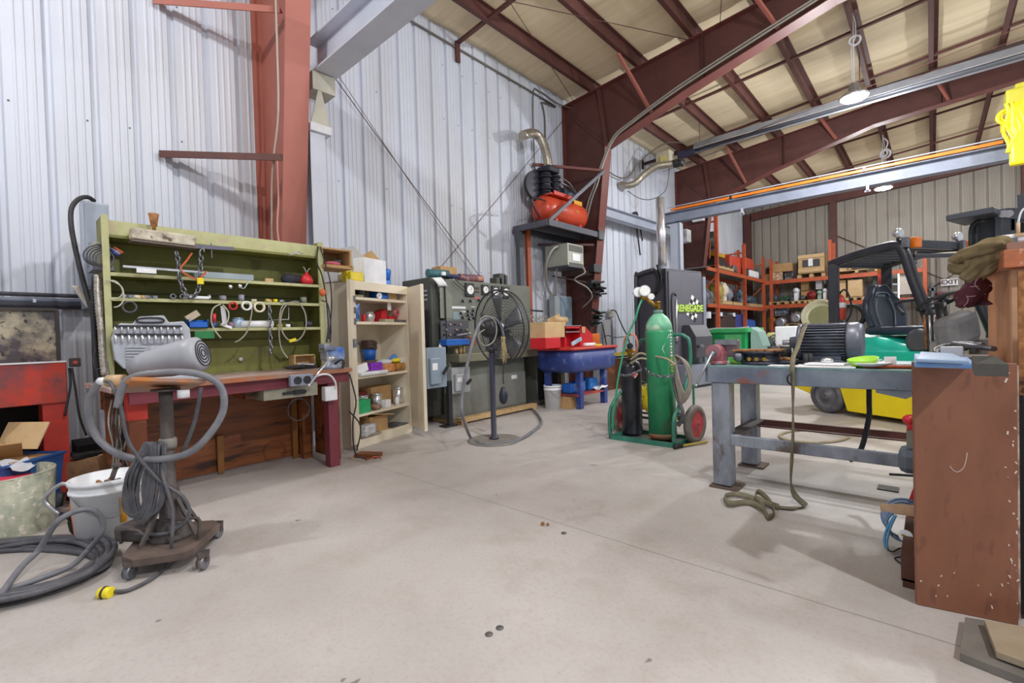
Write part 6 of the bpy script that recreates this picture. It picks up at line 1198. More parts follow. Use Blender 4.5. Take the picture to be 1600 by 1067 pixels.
fin(MB().lathe([(.05,hh+.02),(.05,hh+.06),(.04,hh+.065)],c,lean,20),'neck_ring',mat('grey_green_neck',H('6c8c84'),.5),t)
top=c+lean*(hh+.06); v_=fin(MB().cyl(top,top+UZ*.08,.018).bx(top+V((0,0,.05)),(.04,.04,.05)),'valve',BRASS,t); fin(MB().cyl(top+UZ*.08,top+UZ*.1,.028),'hand_wheel',BRASS,v_)
n_=V((-.41+.9,-.91,0)).normalized()
def cylmark(pts,r,m,nm):  # marks wrapped on the cylinder: (angle,height) polyline
    q=[c+lean*h+V((math.cos(a)*r,math.sin(a)*r,0)) for a,h in pts]; mb=MB()
    mb.tube(q,.004,4,smooth=1); return fin(mb,nm,m,t)
A0=math.atan2(-4.8,2.17)
cylmark([(A0+.25+.55,1.12),(A0+.1+.1,.97),(A0+.5+.3,.78)],.147,WHITE,'diamond_label')
for k in range(14): fin(MB().bx(c+lean*(1.15-k*.032)+V((math.cos(A0+.95)*.146,math.sin(A0+.95)*.146,0)),(.004,.012+.01*(k%3),.018),rz=A0+.95),'stencil_mark',WHITE if k<9 else YELP,t)
t=T('regulator','brass pressure regulator with two white gauges on the green cylinder','regulator',top)
rg=PX(997,464,-2.28); fin(MB().cyl(top+UZ*.03,PY(1008,465,4.7),.018).ball(PY(1006,464,4.68),.035),'regulator_body',BRASS,t)
gn=(-e2+V((-.2,0,.1))).normalized()
for (px,py,r_) in((997,457,.055),(1007,455,.06),(1017,464,.035)):
    p=PY(px,py,4.66); g=fin(MB().cyl(p,p+gn*.03,r_,seg=24),'gauge',ALU,t); fin(MB().cyl(p+gn*.028,p+gn*.034,r_*.86,seg=24),'gauge_face',GLASS,g)
c2=V((-2.55,4.84,.03)); t=T('acetylene_cylinder','shorter black gas cylinder with red diamond label on the cart','gas cylinder',c2)
BC=mat('black_cylinder',H('24242a'),.28,.2,H('3c3c44'),7,.5)
fin(MB().lathe([(.1,0),(.115,.02),(.115,.74),(.1,.8),(.06,.84),(.04,.85)],c2,seg=30),'cylinder_body',BC,t)
top2=c2+UZ*.85; fin(MB().cyl(top2,top2+UZ*.1,.022).bx(top2+V((-.05,-.03,.06)),(.1,.05,.04)),'valve',BRASS,t)
aa=math.atan2(-4.84,2.55)+.35; lab(fin(MB().bx(c2+UZ*.68+V((math.cos(aa)*.115,math.sin(aa)*.115,0)),(.004,.06,.06),R=Matrix.Rotation(aa,3,'Z')@Matrix.Rotation(.785,3,'X')),'diamond_label',mat('red_white_label',H('c84848'),.4,0,H('f0e8e8'),30,.9,lo=.5,hi=.55),t),'red and white diamond label')
t=T('regulator','brass regulator with red hose outlet on the black cylinder','regulator',top2); fin(MB().cyl(top2+UZ*.07,PY(985,550,4.75),.02).cyl(PY(978,547,4.75),PY(996,549,4.75),.02),'regulator_body',BRASS,t); fin(MB().bx(PY(970,553,4.7),(.16,.03,.03)),'yellow_arm',mat('mustard',H('b8a040'),.5),t)
for p,r_ in((PY(984,541,4.72),.035),): fin(MB().cyl(p,p+gn*.03,r_,seg=20),'gauge',RUBK,t)
S('green_hose',MB().tube([PY(1003,468,4.66),PY(998,480,4.6),PY(992,500,4.58),PY(985,515,4.58),PY(978,535,4.56),PY(972,560,4.55),PY(966,590,4.52),PY(962,620,4.52),PY(958,650,4.52),PY(957,672,4.54)],.011,7),mat('green_hose',H('3c9c74'),.4),'green hose from the gauges down the left of the cart','hose')
S('red_hose_arc',MB().tube([PY(975,545,4.62),PY(976,530,4.6),PY(984,522,4.6),PY(993,526,4.6),PY(996,540,4.62),PY(992,552,4.66)],.012,7),mat('pink_hose',H('d88878'),.45),'short pink hose arc above the black cylinder','hose')
S('looped_hose',MB().tube([PY(985,562,4.7),PY(1000,552,4.72),PY(1015,556,4.74),PY(1040,560,4.6),PY(1055,570,4.55)],.012,7).tube([PY(985,568,4.7),PY(1000,560,4.72),PY(1015,562,4.74)],.012,7),mat('tan_hose',(0,0,0)),'tan twin hose looping behind the green cylinder','hose')
hb=MB(); hcx=PY(1062,590,4.72)
for k in range(6):
    hb.tube([PY(1054+k*.8,556+k,4.74+.01*k),PY(1066+k*1.5,562+k,4.72),PY(1074+k*1.2,580+k*2,4.7),PY(1077,600+k*3,4.68),PY(1070-k,615+k*3,4.66),PY(1063-k*.6,600+k*2,4.66),PY(1058-k*.4,580+k*2,4.68)],.012,6,closed=True,smooth=3)
S('hose_bundle',hb,mat('grey_tan_hose',H('8c8478'),.5,0,H('6c665c'),9,.5),'thick bundle of grey hose hung on the right of the cart','hose')
S('hanging_grey_strap',MB().tube([PY(1052,590,4.7),PY(1058,620,4.68),PY(1066,640,4.66),PY(1066,655,4.66),PY(1060,665,4.66)],.02,7),RUB,'dark grey strap end hanging below the hose bundle','strap')
S('cart_chain',chain(MB(),[PY(968,582,4.66),PY(975,587,4.64),PY(985,586,4.65),PY(1000,577,4.7),PY(1008,572,4.74)],.04,.006).b and chain(MB(),[PY(966,585,4.66),PY(978,587,4.62),PY(990,584,4.64),PY(1003,577,4.7)],.04,.006),CH,'steel chain around the black cylinder','chain')
S('cart_chain',chain(MB(),[PY(1008,575,4.66),PY(1015,583,4.6),PY(1030,588,4.58),PY(1048,588,4.62),PY(1056,585,4.7)],.04,.006),CH,'steel chain around the tall green cylinder','chain')
S('yellow_wand',MB().cyl(F(1062,697,.02),F(1105,690,.02),.012),mat('mustard',(0,0,0)),'thin yellow handled rod on the floor by the cart wheel','rod'); S('wand_grip',MB().cyl(F(1053,699,.02),F(1066,696,.02),.018),RUBK,'black grip at the end of the yellow rod','grip')
# yellow/black compressor behind the cart
t=T('pressure_washer','yellow and black wheeled machine behind the gas cylinders','machine',(-2.6,5.6,0))
fin(MB().bx((-2.62,5.6,.35),(.4,.35,.3)),'engine_block',mat('yellow_black',H('d8c020'),.4,0,H('24242a'),7,.95,lo=.48,hi=.54),t,bev=.03); fin(MB().tube([(-2.9,5.4,.1),(-2.92,5.4,.55),(-2.9,5.7,.6),(-2.85,5.9,.2)],.018),'frame_tube',BLK,t); fin(MB().tube([(-2.35,5.4,.1),(-2.35,5.4,.5),(-2.35,5.7,.6)],.018),'frame_tube',BLK,t)
fin(MB().lathe([(.04,-.1),(.12,-.08),(.12,.08),(.04,.1)],(-2.55,5.42,.3),(0,1,0),20),'yellow_drum',YEL,t)
wheel('wheel',(-2.95,5.45,.14),(.5,-.86,0),.14,.06,DKGREY,RUBK,t); wheel('wheel',(-2.35,5.45,.14),(.1,-1,0),.12,.06,YEL,RUBK,t)
S('blue_grey_grip',MB().lathe([(.03,0),(.05,.06),(.05,.12),(.03,.18)],(-3.05,5.5,.16),(.2,0,1),14),mat('blue_grey_hose',H('5c6c84'),.5),'blue grey rubber boot beside the wheeled machine','part')
# ================= charcoal cabinet =================
cb=V((-3.9,8.95,0)); t=T('wash_cabinet','tall charcoal steel cabinet with checkered flag logo and chrome stack','cabinet',cb)
ua=V((.2,.98,0)).normalized(); ub=V((-.98,.2,0)).normalized()
Ra=math.atan2(ua.y,ua.x)
def cbx(mb,a0,a1,b0,b1,z0,z1): return mb.bx(cb+ua*((a0+a1)/2)+ub*((b0+b1)/2)+UZ*((z0+z1)/2),(abs(a1-a0),abs(b1-b0),z1-z0),rz=Ra)
fin(cbx(MB(),0,1.25,0,.75,.02,2.42),'cabinet_body',DKGREY,t,bev=.02)
fin(cbx(MB(),.04,1.2,-.03,0,.3,2.36),'front_door',mat('charcoal_door',H('62626c'),.45,0,H('565660'),2,.5),t,bev=.01); fin(cbx(MB(),1.2,1.3,-.06,.02,.1,2.3),'door_post',GREYD,t)
fin(cbx(MB(),-.02,0,.0,.06,.02,2.4).bx(cb-ua*.03+ub*.7+UZ*1.2,(.06,.04,2.3),rz=Ra),'corner_trim',BLK,t)
fin(MB().tube([cb-ua*.06+ub*.7+UZ*.3,cb-ua*.06+ub*.7+UZ*2.2,cb-ua*.06+ub*.62+UZ*2.36,cb-ua*.06+ub*.25+UZ*2.42],.04,8),'side_pipe',DKGREY,t)
ch=fin(MB().tube([cb-ua*.04+ub*.25+UZ*2.42,cb-ua*.04+ub*.15+UZ*2.2,cb-ua*.05+ub*.25+UZ*1.9],.025,6).tube([cb-ua*.04+ub*.18+UZ*2.5,cb-ua*.04+ub*.08+UZ*2.2,cb-ua*.05+ub*.2+UZ*1.95],.025,6),'black_hose',RUBK,t)
lp=lambda a,z:cb+ua*a-ub*.036+UZ*z
fin(MB().tube([lp(.12,1.15),lp(.1,1.75),lp(.16,1.92),lp(.26,1.88)],.02,6),'handle_hose',BLK,t); fin(MB().cyl(lp(.25,.95),lp(.25,1.8),.025).cyl(lp(.25,.95),lp(.25,1.1),.04),'spray_wand',ALU,t)
# logo: checkered flag patch with lettering
flag=fin(MB().bx(lp(.86,1.62)-ub*.0,(.36,.006,.46),R=Matrix.Rotation(Ra,3,'Z')@Matrix.Rotation(.5,3,'Y')),'flag_logo',PAPER,t)
mb=MB()
for i in range(4):
    for j in range(5):
        if (i+j)%2: 
            R=Matrix.Rotation(Ra,3,'Z')@Matrix.Rotation(.5,3,'Y'); mb.bx(lp(.86,1.62)-ub*.005+R@V((-.135+i*.09,0,-.18+j*.09)),(.09,.006,.09),R=R)
fin(mb,'flag_checks',RUBK,flag)
LIME=mat('lime_lettering',H('c8e86c'),.4)
fin(MB().bx(lp(.72,1.62)-ub*.008,(.86,.004,.17),rz=Ra),'name_band',mat('dark_band',H('5c6c3c'),.5),t)
text('logo_text','RENEGADE',.19,lp(.72,1.62)-ub*.013,ua,UZ,LIME,t,.003,.006)
fin(cbx(MB(),.2,1.3,-.25,-.03,.05,.48),'sump_tank',GREYD,t,bev=.01); fin(cbx(MB(),.2,1.25,-.23,-.03,0,.05),'tank_skirt',BLK,t)
fin(MB().prism([(0,0),(.3,0),(.3,.42),(.16,.66),(0,.66)],lp(.45,.62)-ub*.0,-ub,UZ,ua*.6),'pump_housing',mat('pump_housing_grey',H('4c4c54'),.45),t,bev=.01)
fin(MB().cyl(lp(.5,.85)-ub*.3,lp(.5,.85)-ub*.42,.03),'pump_fitting',STEEL,t)
t=T('chrome_stack','polished chrome exhaust pipe rising from the charcoal cabinet','pipe',cb+UZ*2.42)
sp=V((-3.93,9.0,0)); b_=PY(1035,420,9.1); tp=PY(1027,310,9.1)
fin(MB().cyl((b_.x,9.1,2.42),(b_.x-.02,9.1,tp.z),.085,seg=28),'pipe_body',CHR,t); fin(MB().lathe([(.1,0),(.1,.05),(.085,.06)],(b_.x,9.1,2.4),seg=24),'pipe_flange',GREYD,t)
S('wall_reel',MB().cyl((-5.86,11.5,4.25),(-5.78,11.5,4.25),.1).tube([(-5.78,11.5,4.2),(-5.76,11.6,4.0),(-5.76,11.75,3.6)],.02,6).tube([(-5.78,11.45,4.2),(-5.76,11.45,3.9),(-5.76,11.6,3.2)],.02,6),RUBK,'small black reel with cords on the wall left of the chrome pipe','reel')
# ================= dumpster =================
t=T('dumpster','open green steel dumpster behind the cylinder cart and vise','dumpster',(-3.3,11,0))
dy0=10.6; xl=PY(1095,515,dy0).x; xr=PY(1165,514,dy0).x
fin(MB().loops([[V((xl+.1,dy0,0.0)),V((xr-.05,dy0,.0)),V((xr-.05,dy0+1.0,.0)),V((xl+.1,dy0+1.0,.0))],[V((xl,dy0-.02,1.15)),V((xr,dy0-.02,1.15)),V((xr,dy0+1.2,1.15)),V((xl,dy0+1.2,1.15))],[V((xl+.04,dy0+.02,1.15)),V((xr-.04,dy0+.02,1.15)),V((xr-.04,dy0+1.16,1.15)),V((xl+.04,dy0+1.16,1.15))],[V((xl+.14,dy0+.04,.1)),V((xr-.09,dy0+.04,.1)),V((xr-.09,dy0+.96,.1)),V((xl+.14,dy0+.96,.1))]],sm=False),'bin_body',GRN,t)
fin(MB().bar((xl-.03,dy0-.05,1.14),(xr+.03,dy0-.05,1.14),.06,.09).bar((xr+.03,dy0-.05,1.14),(xr+.03,dy0+1.2,1.14),.06,.09),'top_rail',mat('pale_green_rail',H('48b870'),.45,0,H('2c9858'),6,.6),t,bev=.008)
fin(MB().prism([(0,.1),(.3,.1),(.34,1.05),(0,1.05)],(xr-.42,dy0-.03,0),(1,0,0),(0,0,1),(0,.02,0)),'front_rib',mat('pale_green_rib',H('6cd088'),.45,0,H('4cb870'),6,.5),t)
lab(fin(MB().prism([(0,.25),(.14,.4),(.24,.8),(.14,1.1),(.0,1.2)],(xr+.04,dy0+.2,0),(.9,.4,0),(0,0,1),(0,.6,0)),'end_hood',mat('grey_green_hood',H('88a8a0'),.5,0,H('6c8c84'),4,.5),t),'grey-green rounded end hood')
S('dumpster_lid_roll',MB().tube([PY(1098,512,10.5),PY(1104,516,10.5),PY(1120,514,10.6),PY(1150,514,10.7),PY(1170,512,10.9)],.035,7),mat('grey_tarp',H('8c8c90'),.6),'rolled grey cover lying on the dumpster edge','tarp')
for k,(x,z) in enumerate(((-3.25,1.22),)): pass
S('white_welding_cart',MB().bx((-2.55,12.6,.6),(.45,.4,1.2)),PLASTW,'white welding machine with hoses behind the dumpster','machine',bev=.03)
mb=MB(); r10=random.Random(15)
for k in range(9): mb.tube([PY(1186+r10.uniform(0,26),522+r10.uniform(0,10),12.2),PY(1186+r10.uniform(0,28),535,12.1),PY(1186+r10.uniform(0,28),548,12.1),PY(1186+r10.uniform(0,28),560,12.1)],.016,5)
S('welding_hoses',mb,RUB,'tangle of dark hoses over the white welding machine','hose')
S('welding_cart_frame',MB().tube([V((PY(1184,562,12.2).x,12.2,0)),PY(1184,562,12.2),PY(1184,540,12.2),PY(1190,537,12.2),PY(1200,537,12.2)],.02,6,smooth=1).tube([PY(1186,545,12.2),PY(1212,545,12.2)],.02,6,smooth=1).tube([PY(1198,528,12.2),PY(1198,556,12.2)],.02,6,smooth=1),RUST,'rusty frame of rods in front of the white machine','frame')
S('yellow_tank_top',MB().lathe([(.12,0),(.14,.1),(.08,.2)],(PY(1205,510,13).x,13,1.2-.35),seg=16),mat('pale_yellow',H('d8d88c'),.5),'pale yellow tank top behind the white machine','tank')
S('blue_drum',MB().lathe([(.28,0),(.29,.4),(.28,.85)],(PY(1216,530,13.2).x,13.2,0),seg=24),mat('dark_blue_drum',H('2c3450'),.4),'dark blue drum right of the white welding machine','drum')
t=T('spray_bottle','white bottle with pump top behind the motor','bottle',(-1.0,4.4,.92)); fin(MB().lathe([(.035,0),(.036,.12),(.015,.15),(.015,.17)],(-.83,4.38,.92),seg=16),'bottle_body',PLASTW,t)
# ================= racks =================
def rackpost(mb,x,y,z0,z1,w_=.1): return mb.bx((x,y,(z0+z1)/2),(w_,w_,z1-z0))
t=T('pallet_rack','orange pallet rack along the left wall beyond the charcoal cabinet','rack',(-5.3,17.4,0))
for (y,h) in((14.8,4.75),(17.6,4.1),(20.1,3.9)):
    for x in(-4.85,-5.75): fin(rackpost(MB(),x,y,0,h if x>-5 else 4.3),'upright',ORG,t)
    fin(MB().bar((-4.85,y,.6),(-5.75,y,1.6),.04,.04).bar((-5.75,y,1.9),(-4.85,y,2.8),.04,.04).bar((-4.85,y,h-.3),(-5.75,y,h-.3),.04,.05),'cross_brace',ORG,t)
for z in(2.95,1.87):
    for a_,b_ in((14.8,17.6),(17.6,20.1)):
        fin(MB().bar((-4.83,a_,z),(-4.83,b_,z),.05,.12),'beam',ORG,t); fin(MB().bar((-5.75,a_,z),(-5.75,b_,z),.05,.12),'beam',ORG,t)
        fin(MB().b2((-5.75,a_+.05,z+.06),(-4.85,b_-.05,z+.08)),'deck',mat('deck_grey',H('7c7c78'),.6,0,H('5c5c58'),4,.6),t)
[fin(MB().bar((-4.85,14.0,z),(-4.85,14.8,z),.05,.1),'beam',ORG,t) for z in(2.95,1.87)]; fin(MB().b2((-5.75,14.0,3.0),(-4.87,14.75,3.02)).b2((-5.75,14.0,1.92),(-4.87,14.75,1.94)),'deck',mat('deck_grey',(0,0,0)),t)
t=T('pallet_rack','orange pallet rack with loaded shelves along the back wall','rack',(-2.5,20.8,0))
for x in(-4.6,-2.69,-.15):
    for y in(20.2,21.1): fin(rackpost(MB(),x,y,0,4.25 if x>-4 and x<-1 else 3.8),'upright',ORG,t)
    fin(MB().bar((x,20.2,.6),(x,21.1,1.6),.04,.04).bar((x,21.1,1.9),(x,20.2,2.8),.04,.04),'cross_brace',ORG,t)
for z in(2.9,1.96):
    for a_,b_ in((-4.85,-2.69),(-2.69,-.15)):
        fin(MB().bar((a_,20.18,z),(b_,20.18,z),.05,.14),'beam',ORG,t); fin(MB().b2((a_,20.2,z+.05),(b_,21.1,z+.07)),'deck',mat('deck_grey',(0,0,0)),t)
mb=MB()
fin(MB().bar((-4.3,20.15,1.1),(-3.2,20.15,1.1),.05,.14).b2((-4.3,20.15,1.15),(-3.2,21.0,1.17)),'low_beam',ORG,t); fin(rackpost(MB(),-4.2,20.15,0,1.1,.16),'low_post',mat('rack_red',H('c04428'),.5),t)
# goods
def pallet(nm,lb,x,y,z,lx=1.0,ly=.9,group=None):
    t=T('pallet',lb,'pallet',(x,y,z))
    for k in range(3): fin(MB().bx((x-lx/2+.05+k*(lx-.1)/2,y,z+.05),(.09,ly,.08)),'stringer',WOOD,t)
    for k in range(4): fin(MB().bx((x,y-ly/2+.06+k*(ly-.12)/3,z+.105),(lx,.12,.02)),'deck_board',WOOD,t)
    return t
def gx(px,y=20.3): return PY(px,480,y).x
def mpart(lb,p0,p1,m,name='machine_part',cat='part'):
    # a motor or pump: finned barrel on a foot with end flange and connection box
    p0=V(p0);p1=V(p1);c=(p0+p1)/2;sx,sy_,h=(abs(p1.x-p0.x),abs(p1.y-p0.y),p1.z-p0.z); t=T(name,lb,cat,(c.x,c.y,p0.z))
    along=V((1,0,0)) if sx>=sy_*.8 else V((0,1,0)); L_=(sx if along.x else sy_); R=min(h*.46,(sy_ if along.x else sx)*.5); o=V((c.x,c.y,p0.z+h-R))-along*L_/2
    pr=[(R*.35,0),(R*.4,L_*.1),(R*.95,L_*.12),(R,L_*.16),(R,L_*.2)]
    for k in range(7): pr+=[(R*.86,L_*(.22+.07*k)),(R*.96,L_*(.25+.07*k))]
    pr+=[(R*1.02,L_*.76),(R*1.02,L_*.86),(R*.7,L_*.9),(R*.5,L_)]
    fin(MB().lathe(pr,o,along,18),'housing',m,t)
    fin(MB().b2((c.x-sx*.35,c.y-sy_*.3,p0.z),(c.x+sx*.35,c.y+sy_*.3,p0.z+h-R*1.5)),'foot',m if h>.3 else STEEL,t)
    fin(MB().bx((c.x+along.x*L_*.05,c.y+along.y*L_*.05,p0.z+h-R*.1),(sx*.3,sy_*.3,R*.5)),'connection_box',m,t,bev=.01)
    return t
# back wall, top tier z=2.97
def bbox(nm,lb,pxa,pxb,z,h,y,m,cat='box',d=.4,bev=.01):
    xa_=gx(pxa,y);xb_=gx(pxb,y)
    if cat in('part','motor'): return mpart(lb,(xa_,y,z),(xb_,y+d,z+h),m,nm,cat)
    return S(nm,MB().b2((xa_,y,z),(xb_,y+d,z+h)),m,lb,cat,bev=bev)
z1=2.98; z2=2.04; z3=1.18
bbox('cardboard_box','small cardboard box at the left of the top back rack shelf',1193,1207,z1,.28,20.3,KRAFT)
bbox('cardboard_box','cardboard box with white print on the top back rack shelf',1208,1223,z1,.3,20.3,mat('printed_card',H('b89068'),.7,0,H('e0dcd4'),9,.7,lo=.5,hi=.55))
bbox('cardboard_box','long brown cardboard box stacked on the printed box',1207,1238,z1+.31,.32,20.3,KRAFT,d=.5)
bbox('black_machine_part','black round motor part at the right of the stacked boxes',1224,1241,z1,.3,20.25,mat('dark_fittings',(0,0,0)),'motor',bev=.08)
bbox('dark_case','dark case behind the long brown box',1197,1208,z1+.28,.25,20.5,BLK,'case',bev=.03)
t=T('wooden_crate','large pale wooden crate with a paper label on a pallet, top back shelf','crate',(gx(1268),20.5,z1)); xa_=gx(1248);xb_=gx(1289)
fin(MB().b2((xa_,20.35,z1+.16),(xb_,21,z1+.85)),'crate_body',WOOD,t,bev=.01)
for zz in(z1+.2,z1+.72): fin(MB().b2((xa_,20.31,zz),(xb_,20.34,zz+.13)),'crate_board',KRAFTL,t)
fin(MB().b2((gx(1255),20.33,z1+.4),(gx(1282),20.345,z1+.66)),'window_panel',mat('dark_panel',H('44464c'),.6),t); fin(MB().b2((gx(1264),20.31,z1+.42),(gx(1271),20.33,z1+.7)),'paper_label',PAPER,t)
for k in(1249,1268,1287): fin(MB().b2((gx(k)-.06,20.35,z1),(gx(k)+.06,21,z1+.13)),'runner',WOOD,t)
bbox('cardboard_box','yellow-brown carton behind the forklift post on the top shelf',1310,1326,z1+.1,.4,20.3,KRAFTL)
bbox('cardboard_box','dark red carton on the top back shelf',1327,1337,z1+.1,.38,20.3,mat('dark_red_card',(0,0,0)))
pallet('pallet','pallet on the top back shelf left of the forklift roof',gx(1340),20.6,z1,1.2); pallet('pallet','second pallet stacked on the first behind the forklift roof',gx(1352),20.6,z1+.13,.9); pallet('pallet','third pallet topping the stack behind the forklift roof',gx(1352),20.6,z1+.26,.9)
bbox('machine_part','grey machine part at the right of the top back shelf',1420,1434,z1,.35,20.4,STEEL,'part',bev=.06)
# mid tier
for i,(a_,b_,h,m,lb,bv) in enumerate(((1198,1214,.3,mat('blue_grey_part',H('5c7080'),.5,.3,H('3c4c58'),6,.7),'blue grey gearbox at the left of the middle back shelf',.1),(1203,1216,.18,mat('dark_green_motor',H('2c5c48'),.4),'dark green motor on the middle back shelf, left one',.06),(1217,1232,.2,mat('dark_green_motor',(0,0,0)),'dark green motor on the middle back shelf, right one',.06),(1234,1240,.16,STEEL,'small steel valve right of the green motors',.04),(1239,1248,.5,PLASTW,'white bearing housing on the middle back shelf',.04),(1249,1258,.2,STEEL,'grey valve between the white housing and the red pump',.04),(1260,1275,.34,mat('red_brown_pump',H('8c2c28'),.4),'dark red pump on the middle back shelf',.12),(1276,1284,.34,mat('mint_wheel',H('a0c0b0'),.5),'pale mint round housing on the middle back shelf',.12),(1285,1292,.4,PLASTW,'white round housing beside the forklift post',.12))): bbox('machine_part',lb,a_,b_,z2+.1,h,20.35,m,'part',bev=bv)
for i,(a_,b_) in enumerate(((1203,1232),(1238,1262),(1264,1292))): pallet('pallet',f'pallet on the middle back shelf, {["left","middle","right"][i]} one',(gx(a_)+gx(b_))/2,20.6,z2-.01,gx(b_)-gx(a_))
bbox('cardboard_box','small cardboard box standing high on the middle back shelf',1252,1264,z2+.5,.38,20.6,KRAFT); bbox('white_box','white box standing behind the mint housing',1275,1285,z2+.5,.35,20.6,PLASTW)
bbox('shelf_carton','kraft carton under the small cardboard box',1252,1268,z2+.11,.38,20.7,KRAFT)
bbox('cardboard_box','stacked carton left of the large pale carton behind the extinguisher',1305,1322,z2,.75,20.4,KRAFTL); t=bbox('cardboard_box','large pale carton on a pallet on the middle back shelf',1325,1348,z2+.13,.6,20.3,KRAFTL,d=.6); pallet('pallet','pallet under the large pale carton',gx(1337),20.6,z2-.01,.55)
bbox('blue_reel','small blue reel on top of the large pale carton',1332,1342,z2+.74,.2,20.4,BLUED,'reel',bev=.08)
bbox('white_crate','pale crate seen between the forklift posts, left part',1373,1388,z2+.1,.75,20.3,CREAM,'crate'); bbox('white_crate','pale crate seen between the forklift posts, right part',1404,1428,z2+.1,.8,20.3,mat('pale_crate',H('c8c0b4'),.6),'crate')
bbox('cylinder_tube','grey blue tube leaning behind the pale crates',1364,1372,z2,.85,20.8,mat('grey_blue_tube',H('8c989c'),.5),'tube',bev=.04)
# low tier
for i,(a_,b_,z,h,m,lb,bv) in enumerate(((1198,1210,z3-.1,.5,mat('ochre_drum',H('b88c2c'),.5),'ochre yellow drum on the low back shelf',.08),(1206,1230,z3+.42,.28,mat('blue_grey_cover',H('7c8894'),.5,0,H('5c6874'),4,.6),'blue grey cover on the low back shelf',.1),(1211,1227,z3+.0,.34,mat('white_grey_part',H('b4b8b8'),.5,0,H('3c3e42'),8,.7),'white and black flange housing on the low shelf',.05),(1233,1252,z3+.12,.42,mat('steel_light_part',H('a8a89c'),.4,.4,H('4c4a40'),8,.7),'pale steel clutch housing on the low shelf pallet',.1),(1253,1268,z3+.12,.4,mat('steel_gold_part',H('8c8048'),.4,.4,H('3c3a34'),8,.8),'yellowish clutch housing on the low shelf pallet',.1))): bbox('machine_part',lb,a_,b_,z,h,20.2,m,'part',bev=bv)
for i,(px,z) in enumerate(((1218,z3+.17),(1242,z3+.32),(1259,z3+.32))): S('bore_ring',MB().lathe([(.1,0),(.17,0),(.17,.04),(.1,.04),(.1,0)],(gx(px,20.15),20.13,z),(0,1,0),22,cap=False).cyl((gx(px,20.15),20.16,z),(gx(px,20.15),20.18,z),.1),ALU,f'round bore ring on the {["first","second","third"][i]} housing from the left, low back shelf','ring')
pallet('pallet','pallet under the clutch housings on the low back shelf',gx(1250),20.55,z3-.01,.9)
t=T('pedestal_fan','cream round fan head tilted on the floor behind the motor','fan',(gx(1280,16),16,0)); fx=PY(1279,492,15.5)
fin(MB().lathe([(.34,-.12),(.44,-.1),(.45,.05),(.42,.06),(.4,-.06),(.3,-.1)],fx,(-.25,-1,.35),30,cap=False),'fan_shroud',mat('cream_fan',H('c8c4a4'),.45),t); fin(MB().lathe([(.01,-.08),(.38,-.1)],fx,(-.25,-1,.35),24,cap=False),'fan_back',mat('olive_grey_fan',H('8c8c64'),.5),t); fin(MB().bx((fx.x,15.6,.5),(.5,.4,1.0)),'fan_stand',PLASTW,t,bev=.04)
# left rack goods
def gy(px,x=-4.9): return PX(px,480,x).y
def lbox(nm,lb,pa,pb,z,h,m,cat='box',x=-4.95,d=.5,bev=.01):
    if cat=='part': return mpart(lb,(x-d,gy(pa,x),z),(x,gy(pb,x),z+h),m,nm,cat)
    return S(nm,MB().b2((x-d,gy(pa,x),z),(x,gy(pb,x),z+h)),m,lb,cat,bev=bev)
zt=3.04; zm=1.96
pallet('pallet','pallet under the yellow gearbox on the top of the left rack',-5.3,15.7,zt,.9,1.5)
t=T('gearbox_assembly','yellow and black gearbox with a green vertical motor on the left rack','gearbox',(-5.3,15.6,zt+.12))
fin(MB().loops([[V((-5.7,15.0,zt+.13)),V((-4.9,15.0,zt+.13)),V((-4.9,16.4,zt+.13)),V((-5.7,16.4,zt+.13))],[V((-5.55,15.2,zt+.42)),V((-5.05,15.2,zt+.42)),V((-5.05,16.1,zt+.42)),V((-5.55,16.1,zt+.42))]],sm=False),'black_base',BLK,t)
fin(MB().bx((-5.3,15.6,zt+.5),(.6,1.0,.14)),'yellow_housing',mat('ochre_yellow',H('c89c2c'),.4),t,bev=.03); fin(MB().cyl((-5.3,15.6,zt+.57),(-5.3,15.6,zt+.75),.2,.16),'adapter',BLK,t); fin(MB().cyl((-5.3,15.6,zt+.75),(-5.3,15.6,zt+1.25),.19,seg=20),'vertical_motor',mat('dark_green_grey',H('2c3c38'),.4),t)
fin(MB().tube([(-5.1,14.9,zt+.3),(-5.15,15.1,zt+.8),(-5.25,15.3,zt+1.1)],.03),'orange_strap',ORG,t)
lbox('red_hopper','red steel hopper on the top of the left rack',1144,1160,zt,.6,mat('scuffed_orange_red',H('c8442c'),.45),'hopper',bev=.06)
for k in range(3): lbox('red_canister',f'red canister on the left rack beside the hopper, {["nearest","middle","farthest"][k]} one',1166.5+k*4.4,1170+k*4.4,zt+.3,.38,mat('scuffed_orange_red',(0,0,0)),'canister')
for i,(a_,b_,h,lb) in enumerate(((1148,1154,.25,'grey bracket casting on the left rack under the hopper'),(1165,1171,.25,'black round casting on the left rack end'),(1174,1180,.25,'first white square casting on the left rack end'),(1181,1187,.25,'second white square casting on the left rack end'))): lbox('casting',lb,a_,b_,zt,h,[STEEL,BLK,PLASTW,PLASTW][i],'casting',x=-4.88,bev=.03)
